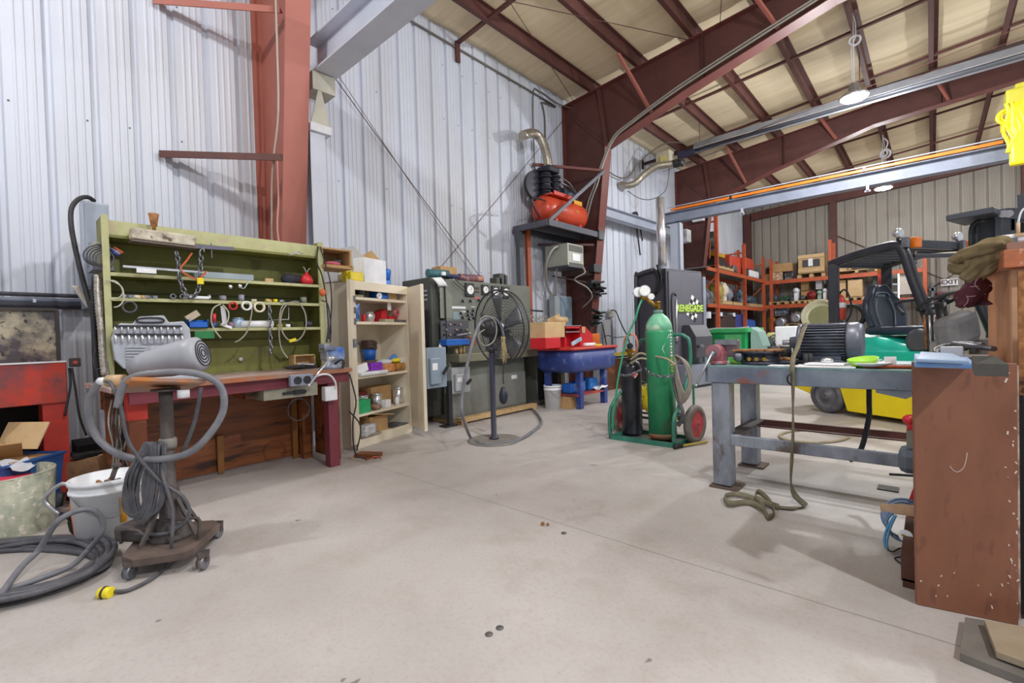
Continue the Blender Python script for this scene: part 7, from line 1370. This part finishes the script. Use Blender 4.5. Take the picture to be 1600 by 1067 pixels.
for i,(a_,b_,h,m,lb) in enumerate(((1093,1108,.4,BLK,'black cased part on the middle left rack shelf near its start'),(1108,1121,.42,mat('grey_steel_box',H('74747c'),.5),'grey steel box on the middle left rack shelf'),(1126,1134,.55,mat('olive_brass_part',H('a89448'),.5),'olive brass pump on the middle left rack shelf'),(1134,1141,.6,CREAM,'cream tank on the middle left rack shelf'),(1141,1148,.45,GREYD,'grey square gearbox on the middle left rack shelf'),(1149,1158,.35,BLK,'black motor on the middle left rack shelf'),(1158,1172,.45,mat('teal_dark_part',H('2c5468'),.45,0,H('b0c0d0'),6,.6),'teal blue pump unit on the middle left rack shelf'),(1177,1189,.3,mat('blue_grey_part',(0,0,0)),'blue grey motor near the end of the middle left rack shelf'))): lbox('machine_part',lb,a_,b_,zm+.12 if i>1 else zm,h,m,'part',bev=.06)
for i,(a_,b_) in enumerate(((1128,1144),(1145,1160),(1170,1184),(1185,1194))): 
    y0_=gy(a_,-4.9);y1_=gy(b_,-4.9); pallet('pallet',f'pale pallet on the middle left rack shelf, number {["one","two","three","four"][i]} going away',-5.3,(y0_+y1_)/2,zm-.01,.85,(y1_-y0_)*.94)
for i,(a_,b_,z,h,m,lb) in enumerate(((1096,1121,.85,.55,mat('dark_wood_parts',H('3c302c'),.7),'dark crate at the bottom of the left rack'),(1124,1150,1.15,.5,mat('dark_wood_parts',(0,0,0)),'dark machinery at the bottom of the left rack beyond the first post'),(1150,1163,1.15,.5,BLUED,'dark blue bin at the bottom of the left rack'),(1164,1182,1.0,.5,BLUE,'bright blue tarp bundle at the bottom of the left rack'),(1183,1192,.8,.7,KRAFT,'brown carton stack at the end of the left rack'),(1126,1178,.75,.38,mat('slate_bin',H('4c5864'),.5,0,H('34404c'),5,.6),'long slate blue bin in front at the bottom of the left rack'))): lbox(['dark_crate','machinery_case','storage_bin','tarp_bundle','cardboard_stack','storage_bin'][i],lb,a_,b_,0,h+.4+(0 if z<1 else z-.4),m,['crate','case','bin','bundle','box','bin'][i],bev=[.02,.08,.04,.15,.01,.03][i])
for i in range(3): lbox('white_bracket',f'white pump bracket on the bottom left rack goods, {["first","second","third"][i]} one',[1108,1126,1146][i],[1111,1129,1149][i],1.5,.2,PLASTW,'bracket')
# ladder and exit
t=T('step_ladder','white aluminium ladder leaning behind the forklift','ladder',(0,12,0))
for px in(1381,1405): fin(MB().bar(V((PY(px+1,560,12).x,11.85,0)),PY(px-1,428,12.3),.03,.05),'side_rail',WHITE,t)
for k in range(9): 
    a_=PY(1381,548-k*13,12+.03*k); b_=PY(1404,548-k*13,12+.03*k); fin(MB().bar(a_,b_,.03,.03),'rung',ALU,t)
t=T('exit_sign','white rectangular EXIT sign on the back wall','sign',(.43,21.4,2.5)); fin(MB().b2((.24,21.38,2.4),(.66,21.41,2.62)),'sign_board',WHITE,t); text('sign_text','EXIT',.2,(.45,21.375,2.51),(1,0,0),(0,0,1),mat('dark_red_letter',H('4c2c2c'),.5),t,.003,.006)
S('entry_door_frame',MB().b2((.1,21.3,0),(.14,21.42,2.15)).b2((.1,21.3,2.1),(1.6,21.42,2.2)),mat('maroon_paint',(0,0,0)),'dark maroon door frame on the back wall below the EXIT sign','door frame')
S('wall_post_switch',MB().b2((.0,21.3,1.3),(.06,21.36,2.5)).b2((-.06,21.3,2.25),(.1,21.36,2.35)),GREYD,'grey conduit with switch on the back wall left of the EXIT sign','conduit')
# ================= forklift =================
P0=V((-.26,7.4,0)); fl=V((.87,-.5,0)).normalized(); fw_=V((.5,.87,0)).normalized(); FA=math.atan2(fl.y,fl.x)
def fp(l,w_,z): return P0+fl*l+fw_*w_+UZ*z
def fb(mb,l0,l1,w0,w1,z0,z1): return mb.bx(fp((l0+l1)/2,(w0+w1)/2,(z0+z1)/2),(abs(l1-l0),abs(w1-w0),abs(z1-z0)),rz=FA)
t=T('forklift','yellow and teal forklift with black overhead guard and raised clamp mast','forklift',fp(-.3,.5,0))
FB=mat('forklift_black',H('2c2e36'),.4,.1,H('3c3e48'),6,.5)
# chassis
mb=MB(); sk=[(-.5,.07),(.9,.07),(.9,.66),(-.66,.66),(-.62,.45)]
fin(MB().prism(sk,fp(0,-.28,0),fl,UZ,fw_*.25),'side_skirt',YEL,t,bev=.01)
fin(MB().prism(sk,fp(0,1.1,0),fl,UZ,fw_*.25),'side_skirt',YEL,t,bev=.01)
fin(MB().prism([(-1.4,.32),(-1.05,.22),(-1.0,.62),(-1.0,.98),(-1.3,.98),(-1.45,.7)],fp(0,-.22,0),fl,UZ,fw_*1.5),'counterweight',YEL,t,bev=.02)
fin(fb(MB(),-1.0,.75,.0,1.1,.15,.62),'chassis',FB,t)
wheel('rear_wheel',fp(-.80,-.2,.24),fw_,.24,.16,mat('wheel_grey',H('74747a'),.5,.3),mat('dusty_tyre',H('54545a'),.7,0,H('7c7c80'),9,.5),t)
wheel('rear_wheel',fp(-.78,1.2,.27),fw_,.27,.2,mat('wheel_grey',(0,0,0)),RUBK,t); wheel('front_wheel',fp(1.0,-.1,.33),fw_,.33,.24,YEL,RUBK,t); wheel('front_wheel',fp(1.0,1.15,.33),fw_,.33,.24,YEL,RUBK,t)
def tealfn(u,v):
    l=-.9+u*1.35; w_=-.12+v*1.25; z=1.03-.1*max(0,min(1,(u-.42)*5))+.02*math.sin(u*14); e=min(v,1-v)
    z-= .35*max(0,(.1-e)/.1)**1.5; return fp(l,w_,z)
fin(MB().grid(24,20,tealfn),'hood',TEAL,t,thick=.02); fin(fb(MB(),-.9,.45,-.1,1.1,.6,.86),'hood_side',TEAL,t,bev=.02)
# seat
s0=fp(-.45,.5,1.06); SB=mat('seat_vinyl',H('2c3444'),.3,0,H('3c4658'),5,.5)
fin(fb(MB(),-.55,.2,.12,.9,1.05,1.16),'seat_cushion',SB,t,bev=.045)
def seatfn(u,v):
    ww=.31+.07*math.sin(min(1,v*1.35)*pi)*(1 if v<.75 else 1)-(.18*max(0,(v-.62)/.38)); a=(u-.5)*2
    return fp(-.55-.12*v+.08*a*a-.0,.5+a*ww,1.12+.62*v)
fin(MB().grid(14,14,seatfn),'seat_back',SB,t,thick=.09,sub=1)
fin(MB().tube([seatfn(.25,.72)+fl*.06,seatfn(.3,.8)+fl*.07,seatfn(.7,.8)+fl*.07,seatfn(.75,.72)+fl*.06],.008,5).tube([seatfn(.3,.05)+fl*.06,seatfn(.27,.4)+fl*.06,seatfn(.3,.68)+fl*.07],.007,5).tube([seatfn(.7,.05)+fl*.06,seatfn(.73,.4)+fl*.06,seatfn(.7,.68)+fl*.07],.007,5),'seat_piping',mat('seat_piping',H('8c98a8'),.4),t)
for k in range(7): fin(MB().bx(seatfn(.36+k*.045,.745)+fl*.06,(.006,.012,.03+.01*(k%2)),rz=FA),'seat_lettering',mat('seat_piping',(0,0,0)),t)
fin(MB().tube([fp(-.05,.1,1.3),fp(-.1,.05,1.45),fp(.35,.02,1.47),fp(.45,.05,1.43)],.02),'arm_rail',FB,t)
# overhead guard
def gb(a_,b_,w_=.09,h=.1,nm='guard_post',m=FB): return fin(MB().bar(a_,b_,w_,h),nm,m,t,bev=.01)
ZR=2.06
for wv in(0,1.05):
    gb(fp(-.86,wv,.95),fp(-.86,wv,ZR-.02),.14,.12)
    mb=MB(); pts=[fp(-.9,wv,ZR-.02),fp(-.55,wv,ZR+.05),fp(-.2,wv,ZR+.09),fp(-.05,wv,ZR+.08),fp(.03,wv,ZR-.02),fp(.12,wv,ZR-.35),fp(.3,wv,1.15),fp(.33,wv,1.02),fp(.3,wv,.85)]
    fin(mb.tube(pts,.062,8),'guard_rail',FB,t)
for k in range(6): gb(fp(-.75+k*.13,.04,ZR+.02+.01*k),fp(-.75+k*.13,1.01,ZR+.02+.01*k),.03,.05,'guard_slat')
gb(fp(-.88,0,ZR-.02),fp(-.88,1.05,ZR-.02),.08,.09,'rear_crossbar'); gb(fp(-.0,-.02,ZR+.1),fp(-.0,1.1,ZR+.1),.09,.1,'front_crossbar'); 
fin(MB().cyl(fp(.05,.45,ZR-.04),fp(.05,.95,ZR-.0),.025),'light_tube',mat('pale_tube_lamp',H('d8d4c0'),.4),t); gb(fp(.05,.1,ZR-.06),fp(.05,1.0,ZR-.02),.06,.05,'under_bar')
for wv in(.03,1.07):
    g=fin(MB().lathe([(.03,-.04),(.06,.0),(.065,.03),(.05,.04)],fp(0,wv+(-.1 if wv<.5 else -.05),ZR+.22),fl,20),'work_light',CHR,t); fin(MB().cyl(fp(0,wv+(-.1 if wv<.5 else 0),ZR+.13),fp(0,wv+(-.1 if wv<.5 else -.05),ZR+.2),.015),'light_bracket',BLK,g)
    fin(MB().bx(fp(.08,wv+.08,ZR+.1),(.08,.12,.13),rz=FA),'turn_signal',LAMPM2,t,bev=.015); fin(MB().bx(fp(.06,wv-.06,ZR+.1),(.06,.06,.12),rz=FA),'signal_bracket',STEEL,t)
fin(MB().cyl(fp(-.3,.1,ZR+.09),fp(-.3,.1,ZR+.14),.08),'yellow_beacon',YELP,t)
fin(MB().tube([fp(.02,.1,ZR),fp(.05,.12,ZR-.2),fp(-.0,.1,ZR-.35)],.01).tube([fp(.06,.15,ZR),fp(-.02,.12,ZR-.25)],.008),'wiring',mat('pale_wire',(0,0,0)),t)
S('safety_tape_pole',MB().cyl(PY(1381,425,9.3),PY(1381,455,9.3),.075),mat('scuffed_red',(0,0,0)),'red section of the amber topped beacon pole behind the seat','pole'); 
t2=T('beacon','amber beacon cap on the pole behind the forklift seat','beacon',PY(1381,424,9.3)); fin(MB().cyl(PY(1381,427,9.3),PY(1381,413,9.3),.08),'beacon_cap',LAMPM2,t2); fin(MB().cyl((PY(1381,470,9.3).x,9.3,0),PY(1381,455,9.3),.075),'white_section',PLASTW,t2)
t3=T('fire_extinguisher','red and white fire extinguisher on the left guard post of the forklift','fire extinguisher',PY(1312,490,7.9)); p=PY(1312,500,7.9)
fin(MB().lathe([(.06,0),(.075,.02),(.075,.26),(.05,.33),(.02,.36)],p-UZ*.0,seg=22),'bottle_body',mat('faded_red',H('d04c40'),.35),t3); fin(MB().lathe([(.077,.17),(.077,.24)],p,seg=22,cap=False),'white_band',PLASTW,t3); fin(MB().tube([p+UZ*.36,p+V((.06,0,.42)),p+V((.12,0,.3)),p+V((.13,0,.1)),p+V((.06,0,-.06))],.012),'discharge_hose',RUBK,t3)
t4=T('spare_hose_reel','black hose coil with red centre behind the extinguisher','reel',p+V((.1,.3,0))); fin(MB().coil(p+V((.1,.25,.05)),.15,.03,3,(0,1,0),.03),'hose_coil',RUBK,t4)
t=[o for o in bpy.data.objects if o.name=='forklift'][0]
fin(MB().lathe([(.03,0),(.04,.03),(.045,.08),(.02,.1)],fp(-.7,.05,1.04),seg=16),'gear_knob',RUBK,t); fin(MB().ball(fp(-.7,.05,1.15),.035,sz=.6),'gear_knob_cap',RED,t)
# steering column and cowl
sw=PY(1467,471,7.1); swn=V((-.45*fl.x,-.45*fl.y,.9)).normalized()
g=fin(MB().tube([sw+ (swn.orthogonal().normalized()*math.cos(a*pi/12)+swn.cross(swn.orthogonal().normalized())*math.sin(a*pi/12))*.2 for a in range(24)],.018,7,True,1),'steering_wheel',RUBK,t); 
for a in(.3,2.4,4.4): fin(MB().bar(sw,sw+(swn.orthogonal().normalized()*math.cos(a)+swn.cross(swn.orthogonal().normalized())*math.sin(a))*.2,.03,.015),'wheel_spoke',RUBK,g)
fin(MB().cyl(sw-swn*.03,PY(1478,520,7.0),.05),'steering_column',BLK,t)
CG=mat('dusty_grey_cowl',H('7c7c7e'),.65,0,H('64646a'),9,.6)
fin(fb(MB(),.5,.85,.15,1.0,.6,1.0),'dashboard',CG,t,bev=.05)
fin(MB().bx(PY(1495,515,6.95),(.22,.46,.34),R=Matrix.Rotation(FA,3,'Z')@Matrix.Rotation(.25,3,'X')),'dash_cover',CG,t,bev=.07); fin(MB().b2(PY(1452,560,6.9),PY(1514,534,6.9)+V((0,.35,0))),'floor_cowl',mat('dusty_beige_cowl',H('8c8a84'),.6),t,bev=.03)
fin(MB().lathe([(.14,0),(.15,.03),(.1,.06)],fp(.2,-.02,.98),fw_*-1,22),'round_cover',mat('charcoal_cover',H('54565c'),.5),t)
for k in range(3): fin(MB().cyl(PY(1448+k*7,545,7.0),PY(1444+k*8,492,7.0),.012),'control_lever',CHR if k else RUST,t)
# mast and raised clamp
for wv in(.1,.26,.82,.98): fin(MB().bar(fp(1.12,wv,.1),fp(1.05,wv,2.45),.07,.1),'mast_rail',mat('mast_grey',H('4c5058'),.45,.3),t)
for z in(2.42,1.3,2.1): gb(fp(1.08,.08,z),fp(1.08,1.0,z),.05,.12,'mast_crossbar')
for wv in(.36,.72): fin(MB().cyl(fp(1.1,wv,.2),fp(1.06,wv,2.2),.03),'lift_cylinder',CHR,t)
p=PY(1553,330,7.0)
pl=PY(1492,345,6.6); pr=PY(1566,332,6.5)
fin(MB().bar(pl,pr,.5,.06),'upper_clamp_arm',mat('mast_grey',(0,0,0)),t,bev=.01)
def ypl(px,py,y=6.6): return PY(px,py,y)
pts=[(1556,340),(1520,352),(1517,362),(1516,395),(1562,400),(1562,338)]
A_=[ypl(*q_) for q_ in pts]; mb=MB(); v1=mb.verts(A_); v2=mb.verts([a_+V((0,.12,0)) for a_ in A_]); mb.face(v1); mb.face(v2[::-1])
for i in range(len(A_)): mb.face([v1[i],v1[(i+1)%6],v2[(i+1)%6],v2[i]])
fin(mb,'clamp_backplate',mat('clamp_plate_grey',H('44484f'),.45,.2),t)
fin(MB().tube([ypl(1533,345,6.5),ypl(1521,350,6.5),ypl(1517,362,6.5),ypl(1517,385,6.5)],.02,6).tube([ypl(1528,352,6.5),ypl(1526,370,6.5),ypl(1527,388,6.5)],.02,6),'hydraulic_hose',RUBK,t)
for px in(1566,1573,1580): fin(MB().bar(ypl(px,395,6.5),ypl(px,327,6.5),.06,.1),'mast_channel',mat('mast_grey',(0,0,0)),t)
for px in(1568,1576): fin(MB().cyl(ypl(px,334,6.45),ypl(px,334,6.55)+V((.0,0,0)),.035,seg=18),'chain_sheave',ALU,t)
fin(MB().bar(ypl(1575,335,6.5),ypl(1640,338,6.5),.08,.09),'top_crossbar',mat('mast_grey',(0,0,0)),t); fin(MB().b2(ypl(1584,395,6.6),ypl(1640,345,6.7)),'carriage_plate',mat('dark_purple_black',H('26222e'),.5),t)
# ================= right foreground =================
bl0=F(1432,945); br0=F(1592,978); bl0.z=br0.z=0; dv=(br0-bl0); tl0=PY(1425,562,bl0.y)
t=T('wooden_unit','brown painted wooden shelf unit with scuffed end panel at the right','shelf unit',(bl0+br0)/2)
nb=V((-dv.y,dv.x,0)).normalized()
fin(MB().prism([(0,0.0),(dv.length,0),(dv.length+.005,1.03),(0.0,1.035)],bl0+V((0,0,.0)),dv.normalized(),UZ,nb*.03),'end_panel',PLYB,t,bev=.004)
lab(fin(MB().bar(br0+UZ*.02+nb*.015+dv.normalized()*.006,br0+UZ*1.02+nb*.015+dv.normalized()*.008,.026,.006),'panel_edge',mat('chipped_white_edge',H('c8b8a8'),.6,0,H('7c5040'),14,.9),t),'chipped white panel edge')
rsc=random.Random(31); mb=MB(); dn=dv.normalized()
for i in range(34):
    a=rsc.random(); 
    x=dv.length*(1-.12*rsc.random()**1.5) if i<24 else dv.length*rsc.uniform(.05,.9); z=rsc.uniform(.05,1.0) if i<24 else rsc.uniform(.05,.2)
    s_=rsc.uniform(.002,.006); mb.bx(bl0+dn*x+UZ*z-nb*.0012,(s_,.002,s_*rsc.uniform(.8,3)),R=Matrix.Rotation(math.atan2(dn.y,dn.x),3,'Z')@Matrix.Rotation(rsc.uniform(-.6,.6),3,'Y'))
lab(fin(mb,'paint_chips',mat('paint_chip_white',H('d8ccc4'),.6),t),'white paint chips')['kind']='stuff'
pm=lambda px,py:(lambda r:EYE+r*((bl0-EYE).dot(nb)/r.dot(nb)))(ray(px,py))
lab(fin(MB().tube([pm(1484,728)-nb*.001,pm(1490,735)-nb*.001,pm(1497,737)-nb*.001,pm(1505,731)-nb*.001,pm(1509,720)-nb*.001,pm(1511,707)-nb*.001],.0014,4),'scratch_mark',mat('paint_chip_white',(0,0,0)),t),'curved white scratch')
yb_=3.5
ux0=bl0.x+.02; 
for z in(.12,.46,.75,1.0):
    if z==1.0: fin(MB().b2((ux0-.0,2.72,.99),(ux0+.27,yb_,1.02)),'top_board',mat('unit_top',H('6c5040'),.5),t)
    elif z==.12: fin(MB().b2((ux0-.07,2.73,.0),(ux0+.27,yb_,.04)).b2((ux0-.075,2.73,.03),(ux0+.27,yb_,.15)),'base_plinth',mat('dark_brown_plinth',H('5c3428'),.45),t)
fin(MB().b2((ux0+.255,2.7,.15),(ux0+.27,yb_,.99)),'back_panel',PLYB,t)
fin(MB().b2((ux0-.01,3.0,.15),(ux0+.25,3.02,.40)),'white_divider',mat('pale_divider',H('d8d4cc'),.6),t)
# items in unit
def inunit(px,py,y): return PY(px,py,y)
S('white_pine_strip',MB().bar(PY(1382,793,3.15),PY(1440,799,3.05),.06,.045),mat('pine_strip',H('c8a888'),.6,0,H('8c5c44'),4,.7),'short wooden strip with a knot sticking out of the shelf unit','board')
mb=MB()
for k in range(5): mb.coil(PY(1412,822,3.1)+V((0,.015*k,.005*k)),.07+.006*k,.007,1,(.3,-1,.2),.06)
S('blue_cord_coil',mb,mat('blue_grey_cord',H('5c7ca0'),.5,0,H('a0b0c8'),9,.6),'coil of blue grey cord hanging from the wooden strip','cord')
S('blue_cord_tail',MB().tube([PY(1398,805,3.05),PY(1388,822,3.05),PY(1382,840,3.05),PY(1384,856,3.05)],.006).tube([PY(1400,805,3.04),PY(1391,825,3.04),PY(1386,845,3.04),PY(1387,858,3.04)],.005),mat('sky_cord',H('5c9cc8'),.5),'light blue cord ends hanging left of the coil','cord')
t=T('round_socket','white round socket end of the cord coil','socket',PY(1415,837,2.98)); fin(MB().cyl(PY(1415,837,2.98),PY(1415,837,3.02),.028,seg=22),'socket_body',PLASTW,t); fin(MB().bx(PY(1411,836,2.975),(.014,.004,.008)).bx(PY(1418,839,2.975),(.014,.004,.008)),'socket_slots',mat('mustard',(0,0,0)),t)
S('grey_moulded_case',MB().b2(PY(1403,740,3.3),PY(1440,707,3.3)+V((0,.2,0))),mat('case_blue_grey',H('606874'),.5),'rounded grey plastic case projecting from the shelf unit','case',bev=.035)
S('thin_black_rod',MB().cyl(PY(1390,741,3.3),PY(1440,744,3.25),.007),RUBK,'thin black rod below the grey case','rod')
S('red_caulk_bottle',MB().ball(PY(1423,656,3.35),.038,sz=.8).bx(PY(1428,664,3.35),(.06,.05,.06)),REDP,'red and white plastic bottle on the upper shelf of the unit','bottle',bev=.01)
S('green_tube_part',MB().bx(PY(1424,684,3.35),(.04,.05,.09)),mat('grey_green_cap',(0,0,0)),'grey green tube below the red bottle','tube')
S('red_handle_tool',MB().bar(PY(1421,790,3.2),PY(1430,765,3.2),.02,.02).bar(PY(1424,806,3.15),PY(1430,795,3.15),.03,.02),REDP,'red tool handle behind the wooden strip','tool')
S('black_floor_wire',MB().tube([F(1386,858,.02),F(1395,862,.01),F(1408,856,.01),F(1412,868,.01),F(1398,872,.01),F(1408,880,.01)],.004,5),RUBK,'thin black wire scribble on the floor by the unit','wire')
for z in(.55,.8): pass
S('unit_shelf_board',MB().b2((ux0+.0,2.66,.44),(ux0+.25,yb_,.46)),PLYB,'inner shelf of the brown unit behind the end panel','shelf')
# on top
def ot(px,py,y): p=PY(px,py,y); return p
t=T('blue_pad','pair of blue plastic lids lying on top of the brown unit','lid',(ux0+.1,2.9,1.02))
p1=F(1430,563,1.04);p2=F(1525,563,1.04)
fin(quadslab(MB(),F(1428,566,1.045),F(1524,568,1.045),F(1512,556,1.045),F(1428,552,1.045),.02),'lower_lid',mat('light_blue_lid',H('6c98d0'),.4,0,H('b8d0ec'),5,.5),t,bev=.006)
fin(quadslab(MB(),F(1430,560,1.062),F(1515,563,1.062),F(1490,552,1.062),F(1438,549,1.062),.014),'upper_lid',mat('light_blue_lid2',H('9cb8dc'),.4),t,bev=.005)
S('white_adapter_box',MB().bx(PY(1487,549,2.9),(.075,.05,.045)),WHITE,'small white box with a screw hole on the blue lids','box',bev=.004)
S('grey_wedge_tool',quadslab(MB(),F(1523,568,1.06),F(1576,569,1.06),F(1555,556,1.085),F(1518,556,1.085),.04),mat('charcoal_wedge',H('54524e'),.6,0,H('3c3a38'),10,.6),'dark grey wedge shaped sanding block on the brown unit','block')
S('steel_tube_offcut',MB().cyl(PY(1490,537,3.3),PY(1553,545,2.95),.012).cyl(PY(1500,536,3.5),PY(1536,538,3.3),.01),STEEL,'steel tubes lying across the back of the brown unit','tube')
S('black_wire_loop',MB().tube([PY(1462,552,3.2),PY(1462,545,3.3),PY(1480,539,3.4),PY(1505,541,3.3),PY(1526,549,3.1)],.009,6).tube([PY(1466,553,3.15),PY(1466,547,3.25),PY(1485,543,3.3),PY(1510,546,3.2)],.007,6),mat('grey_black_wire',H('5c5c5c'),.5),'dark wire loop lying behind the white box','wire')
# wooden crate
t=T('tool_crate','tall plywood crate with overhanging top edge at the right border','crate',(.55,3.2,0))
ck=V((.225,2.82,0)); cl=(V((.18,3.25,0))-ck); cu=V((-.1,1,0)).normalized(); cr=V((1,.1,0)).normalized()
fin(MB().prism([(-.0,0),(1.0,0),(1.0,.6),(0,.6)],ck+UZ*1.415,cr,cu,UZ*.075),'top_rim',mat('orange_stained_wood',H('c07048'),.5,0,H('8a5a44'),4,.7,.05,(3,1,3),c3=H('d8b0a0'),s3=7),t,bev=.003)
fin(MB().prism([(-.0,0),(1.0,0),(1.0,.5),(0.0,.5)],ck+UZ*1.49+cr*.012+cu*.012,cr,cu,UZ*.03),'lid_board',mat('dusty_brown_wood',H('9c7464'),.6,0,H('7c5a4c'),6,.6),t)
bb=ck+cr*.035+cu*.05
fin(MB().prism([(0,0),(.9,0),(.9,.46),(0,.46)],bb+UZ*.02,cr,cu,UZ*1.4),'crate_body',TAN,t)
fin(MB().prism([(0,0),(.05,0),(.05,.03),(0,.03)],bb+UZ*.02-cu*.005+cr*-.004,cr,cu,UZ*1.39),'corner_batten',mat('pale_batten',H('d8ac88'),.5,0,H('b8845c'),3,.6),t)
rp=PY(1588,700,2.70); 
t=T('rusty_post','rust covered flat steel plate standing at the right picture border','plate',(rp.x,2.7,0)); fin(MB().b2((PY(1593,640,2.72).x,2.72,0.02),(1.0,2.745,1.39)),'plate_body',RUST,t); fin(MB().b2((PY(1593,640,2.72).x-.004,2.715,.02),(PY(1593,640,2.72).x+.012,2.75,.9)),'plate_edge',DARK,t)
# clothes on crate
OLV=mat('olive_canvas',H('847452'),.85,0,H('6c5c40'),14,.6,.4)
t=T('canvas_jacket','crumpled olive canvas jacket draped over the crate corner','jacket',PY(1530,410,2.95))
def fold(cx_pts,wd,th,seed,nm):
    # a soft bunched roll of cloth: elliptical section with lengthwise wrinkles
    P=[V(p) for p in cx_pts];Q=[]
    for i in range(len(P)-1):
        g=lambda j:P[max(0,min(len(P)-1,j))]
        for k in range(7):
            u=k/7;p0,p1,p2,p3=g(i-1),g(i),g(i+1),g(i+2); Q.append(.5*((2*p1)+(p2-p0)*u+(2*p0-5*p1+4*p2-p3)*u*u+(3*p1-p0-3*p2+p3)*u**3))
    Q.append(P[-1]); n=len(Q); rs=[]; mb=MB()
    for i,q in enumerate(Q):
        d=(Q[min(i+1,n-1)]-Q[max(i-1,0)]).normalized(); a=d.cross(V((0,1,0))).normalized(); b=V((0,1,0)); f=.55+.45*math.sin(pi*min(1,max(0,(i+1.5)/(n+2))))
        ring=[]
        for k in range(28):
            w=2*pi*k/28; rr_=1+.10*math.sin(5*w+seed+i*.35)+.07*math.sin(3*w-i*.6+seed*2)+.05*math.sin(9*w+i*.2); ring.append(q+a*math.cos(w)*wd*f*rr_+b*math.sin(w)*th*f*rr_)
        rs.append(mb.verts(ring))
    mb.skin(rs); return fin(mb,nm,OLV,t)
fold([PY(1490,412,3.0),PY(1500,403,2.98),PY(1520,395,2.95),PY(1545,386,2.92),PY(1566,380,2.9),PY(1576,386,2.9)],.034,.06,1,'sleeve')
fold([PY(1489,410,3.0),PY(1495,419,3.0),PY(1510,418,2.98),PY(1524,408,2.96),PY(1540,398,2.93)],.03,.05,4,'cuff_fold')
fold([PY(1580,386,2.92),PY(1568,392,2.93),PY(1550,400,2.94),PY(1534,410,2.95),PY(1520,424,2.96),PY(1508,438,2.96)],.042,.06,2,'body_fold')
fold([PY(1573,398,2.94),PY(1558,408,2.95),PY(1542,420,2.96),PY(1524,432,2.97),PY(1512,442,2.97)],.03,.05,7,'hem_fold')
PLD=mat('maroon_plaid',H('5c2430'),.85,0,H('3c1a24'),6,.6,.2)
def shirt(u,v):
    a=PY(1512+u*30-v*22+ (u*v)*26,432+v*48*(1-.25*u)+u*2+(6 if v>.7 else 0)*u,2.98+.04*math.sin(u*7+v*3)); return a+V((.012*math.sin(v*8+u*5),0,0))
t=T('plaid_shirt','maroon plaid shirt hanging below the canvas jacket','shirt',PY(1520,460,2.98)); fin(MB().grid(14,14,shirt),'shirt_body',PLD,t,thick=.02)
for k in(.25,.6): fin(MB().tube([shirt(k,v/8)-V((0,.014,0)) for v in range(9)],.0022,4,smooth=1),'plaid_stripe',mat('pale_stripe',H('b89098'),.7),t)
for k in(.35,.7): fin(MB().tube([shirt(v/8,k)-V((0,.014,0)) for v in range(9)],.0022,4,smooth=1),'plaid_stripe',mat('pale_stripe',(0,0,0)),t)
t=T('power_sander','white power tool with cord strain relief on the crate top','power tool',PY(1585,378,2.8))
fin(MB().bx(PY(1592,374,2.95),(.13,.08,.045)),'tool_body',PLASTW,t,bev=.015); fin(MB().bx(PY(1578,377,2.93),(.04,.06,.02)),'tool_vent',STEEL,t); fin(MB().cyl(PY(1591,370,2.92),PY(1591,348,2.92),.006).bx(PY(1593,367,2.92),(.03,.03,.012)),'cord_boot',mat('nylon_yellow',(0,0,0)),t); fin(MB().tube([PY(1591,348,2.92),PY(1594,335,2.92),PY(1600,326,2.92),PY(1612,322,2.92)],.004,6),'power_cord',PLASTW,t)
# boards on floor, lower right
S('grey_steel_plate',quadslab(MB(),F(1500,1020,.03),F(1640,1075,.03),F(1640,985,.03),F(1508,964,.03),.028),mat('grey_floor_plate',H('7c7872'),.6,0,H('5c5854'),5,.6),'flat grey steel plate on the floor at the lower right','plate')
S('plywood_offcut',quadslab(MB(),F(1557,1018,.06),F(1640,1048,.06),F(1640,985,.06),F(1538,968,.06),.022),mat('pale_ply',H('a89a84'),.6,0,H('8c7e66'),5,.6),'pale plywood offcut lying on the grey plate','board')
S('floor_screw',MB().ball(F(848,818,.01),.012).ball(F(856,819,.01),.009),RUST,'pair of tiny rusty bits on the floor','scrap')
for i,(px,py) in enumerate(((781,981),(764,991),(881,833))): S('metal_disc',MB().lathe([(.016,0),(.016,.002),(.001,.003)],F(px,py,.001),seg=16),mat('dull_coin',H('6c6a68'),.5,.5),['round dull metal disc right of its twin on the near floor','round dull metal disc left of its twin on the near floor','small round disc on the floor in mid view'][i],'disc')

# groups for repeated things
_G={'pallet':'wooden pallets on the racks','red_canister':'red canisters on the left rack','flat_bar':'rusty flat bars on the round fixture','black_socket':'black impact sockets before the motor','purple_package':'purple packages in the cream cabinet','wood_stub':'wooden pegs on the machine desk','white_bracket':'white pump brackets on the left rack','casting':'castings on the left rack','bore_ring':'bore rings on the low back shelf','paint_tin':'tins on the fourth cabinet shelf','tape_roll':'tape rolls on the green shelf','blue_jug':'blue jugs on the washer shelf','bracing_rod':'thin bracing rods of the hall','end_post':'wind posts on the back wall','pallet_rack':'orange pallet racks','machine_part':'motors and pumps on the racks','steel_portal':'red oxide steel frames','pipe_sleeve':'pipe sleeves on the middle shelf','strut_clamp':'black clamps on the middle column','cardboard_sheet':'cardboard pieces in the blue tote','steel_bar_tool':'loose bars on the welding table','metal_disc':'metal discs on the floor','cardboard_box':'cardboard boxes around the workshop','hanging_chain':'chains hung on the green shelf','bench_vise':'bench vises','regulator':'gas regulators on the cart'}
for o in list(bpy.data.objects):
    if o.parent is None and 'label' in o.keys() and 'group' not in o.keys():
        b=o.name.split('.')[0]
        if b in _G: o['group']=_G[b]
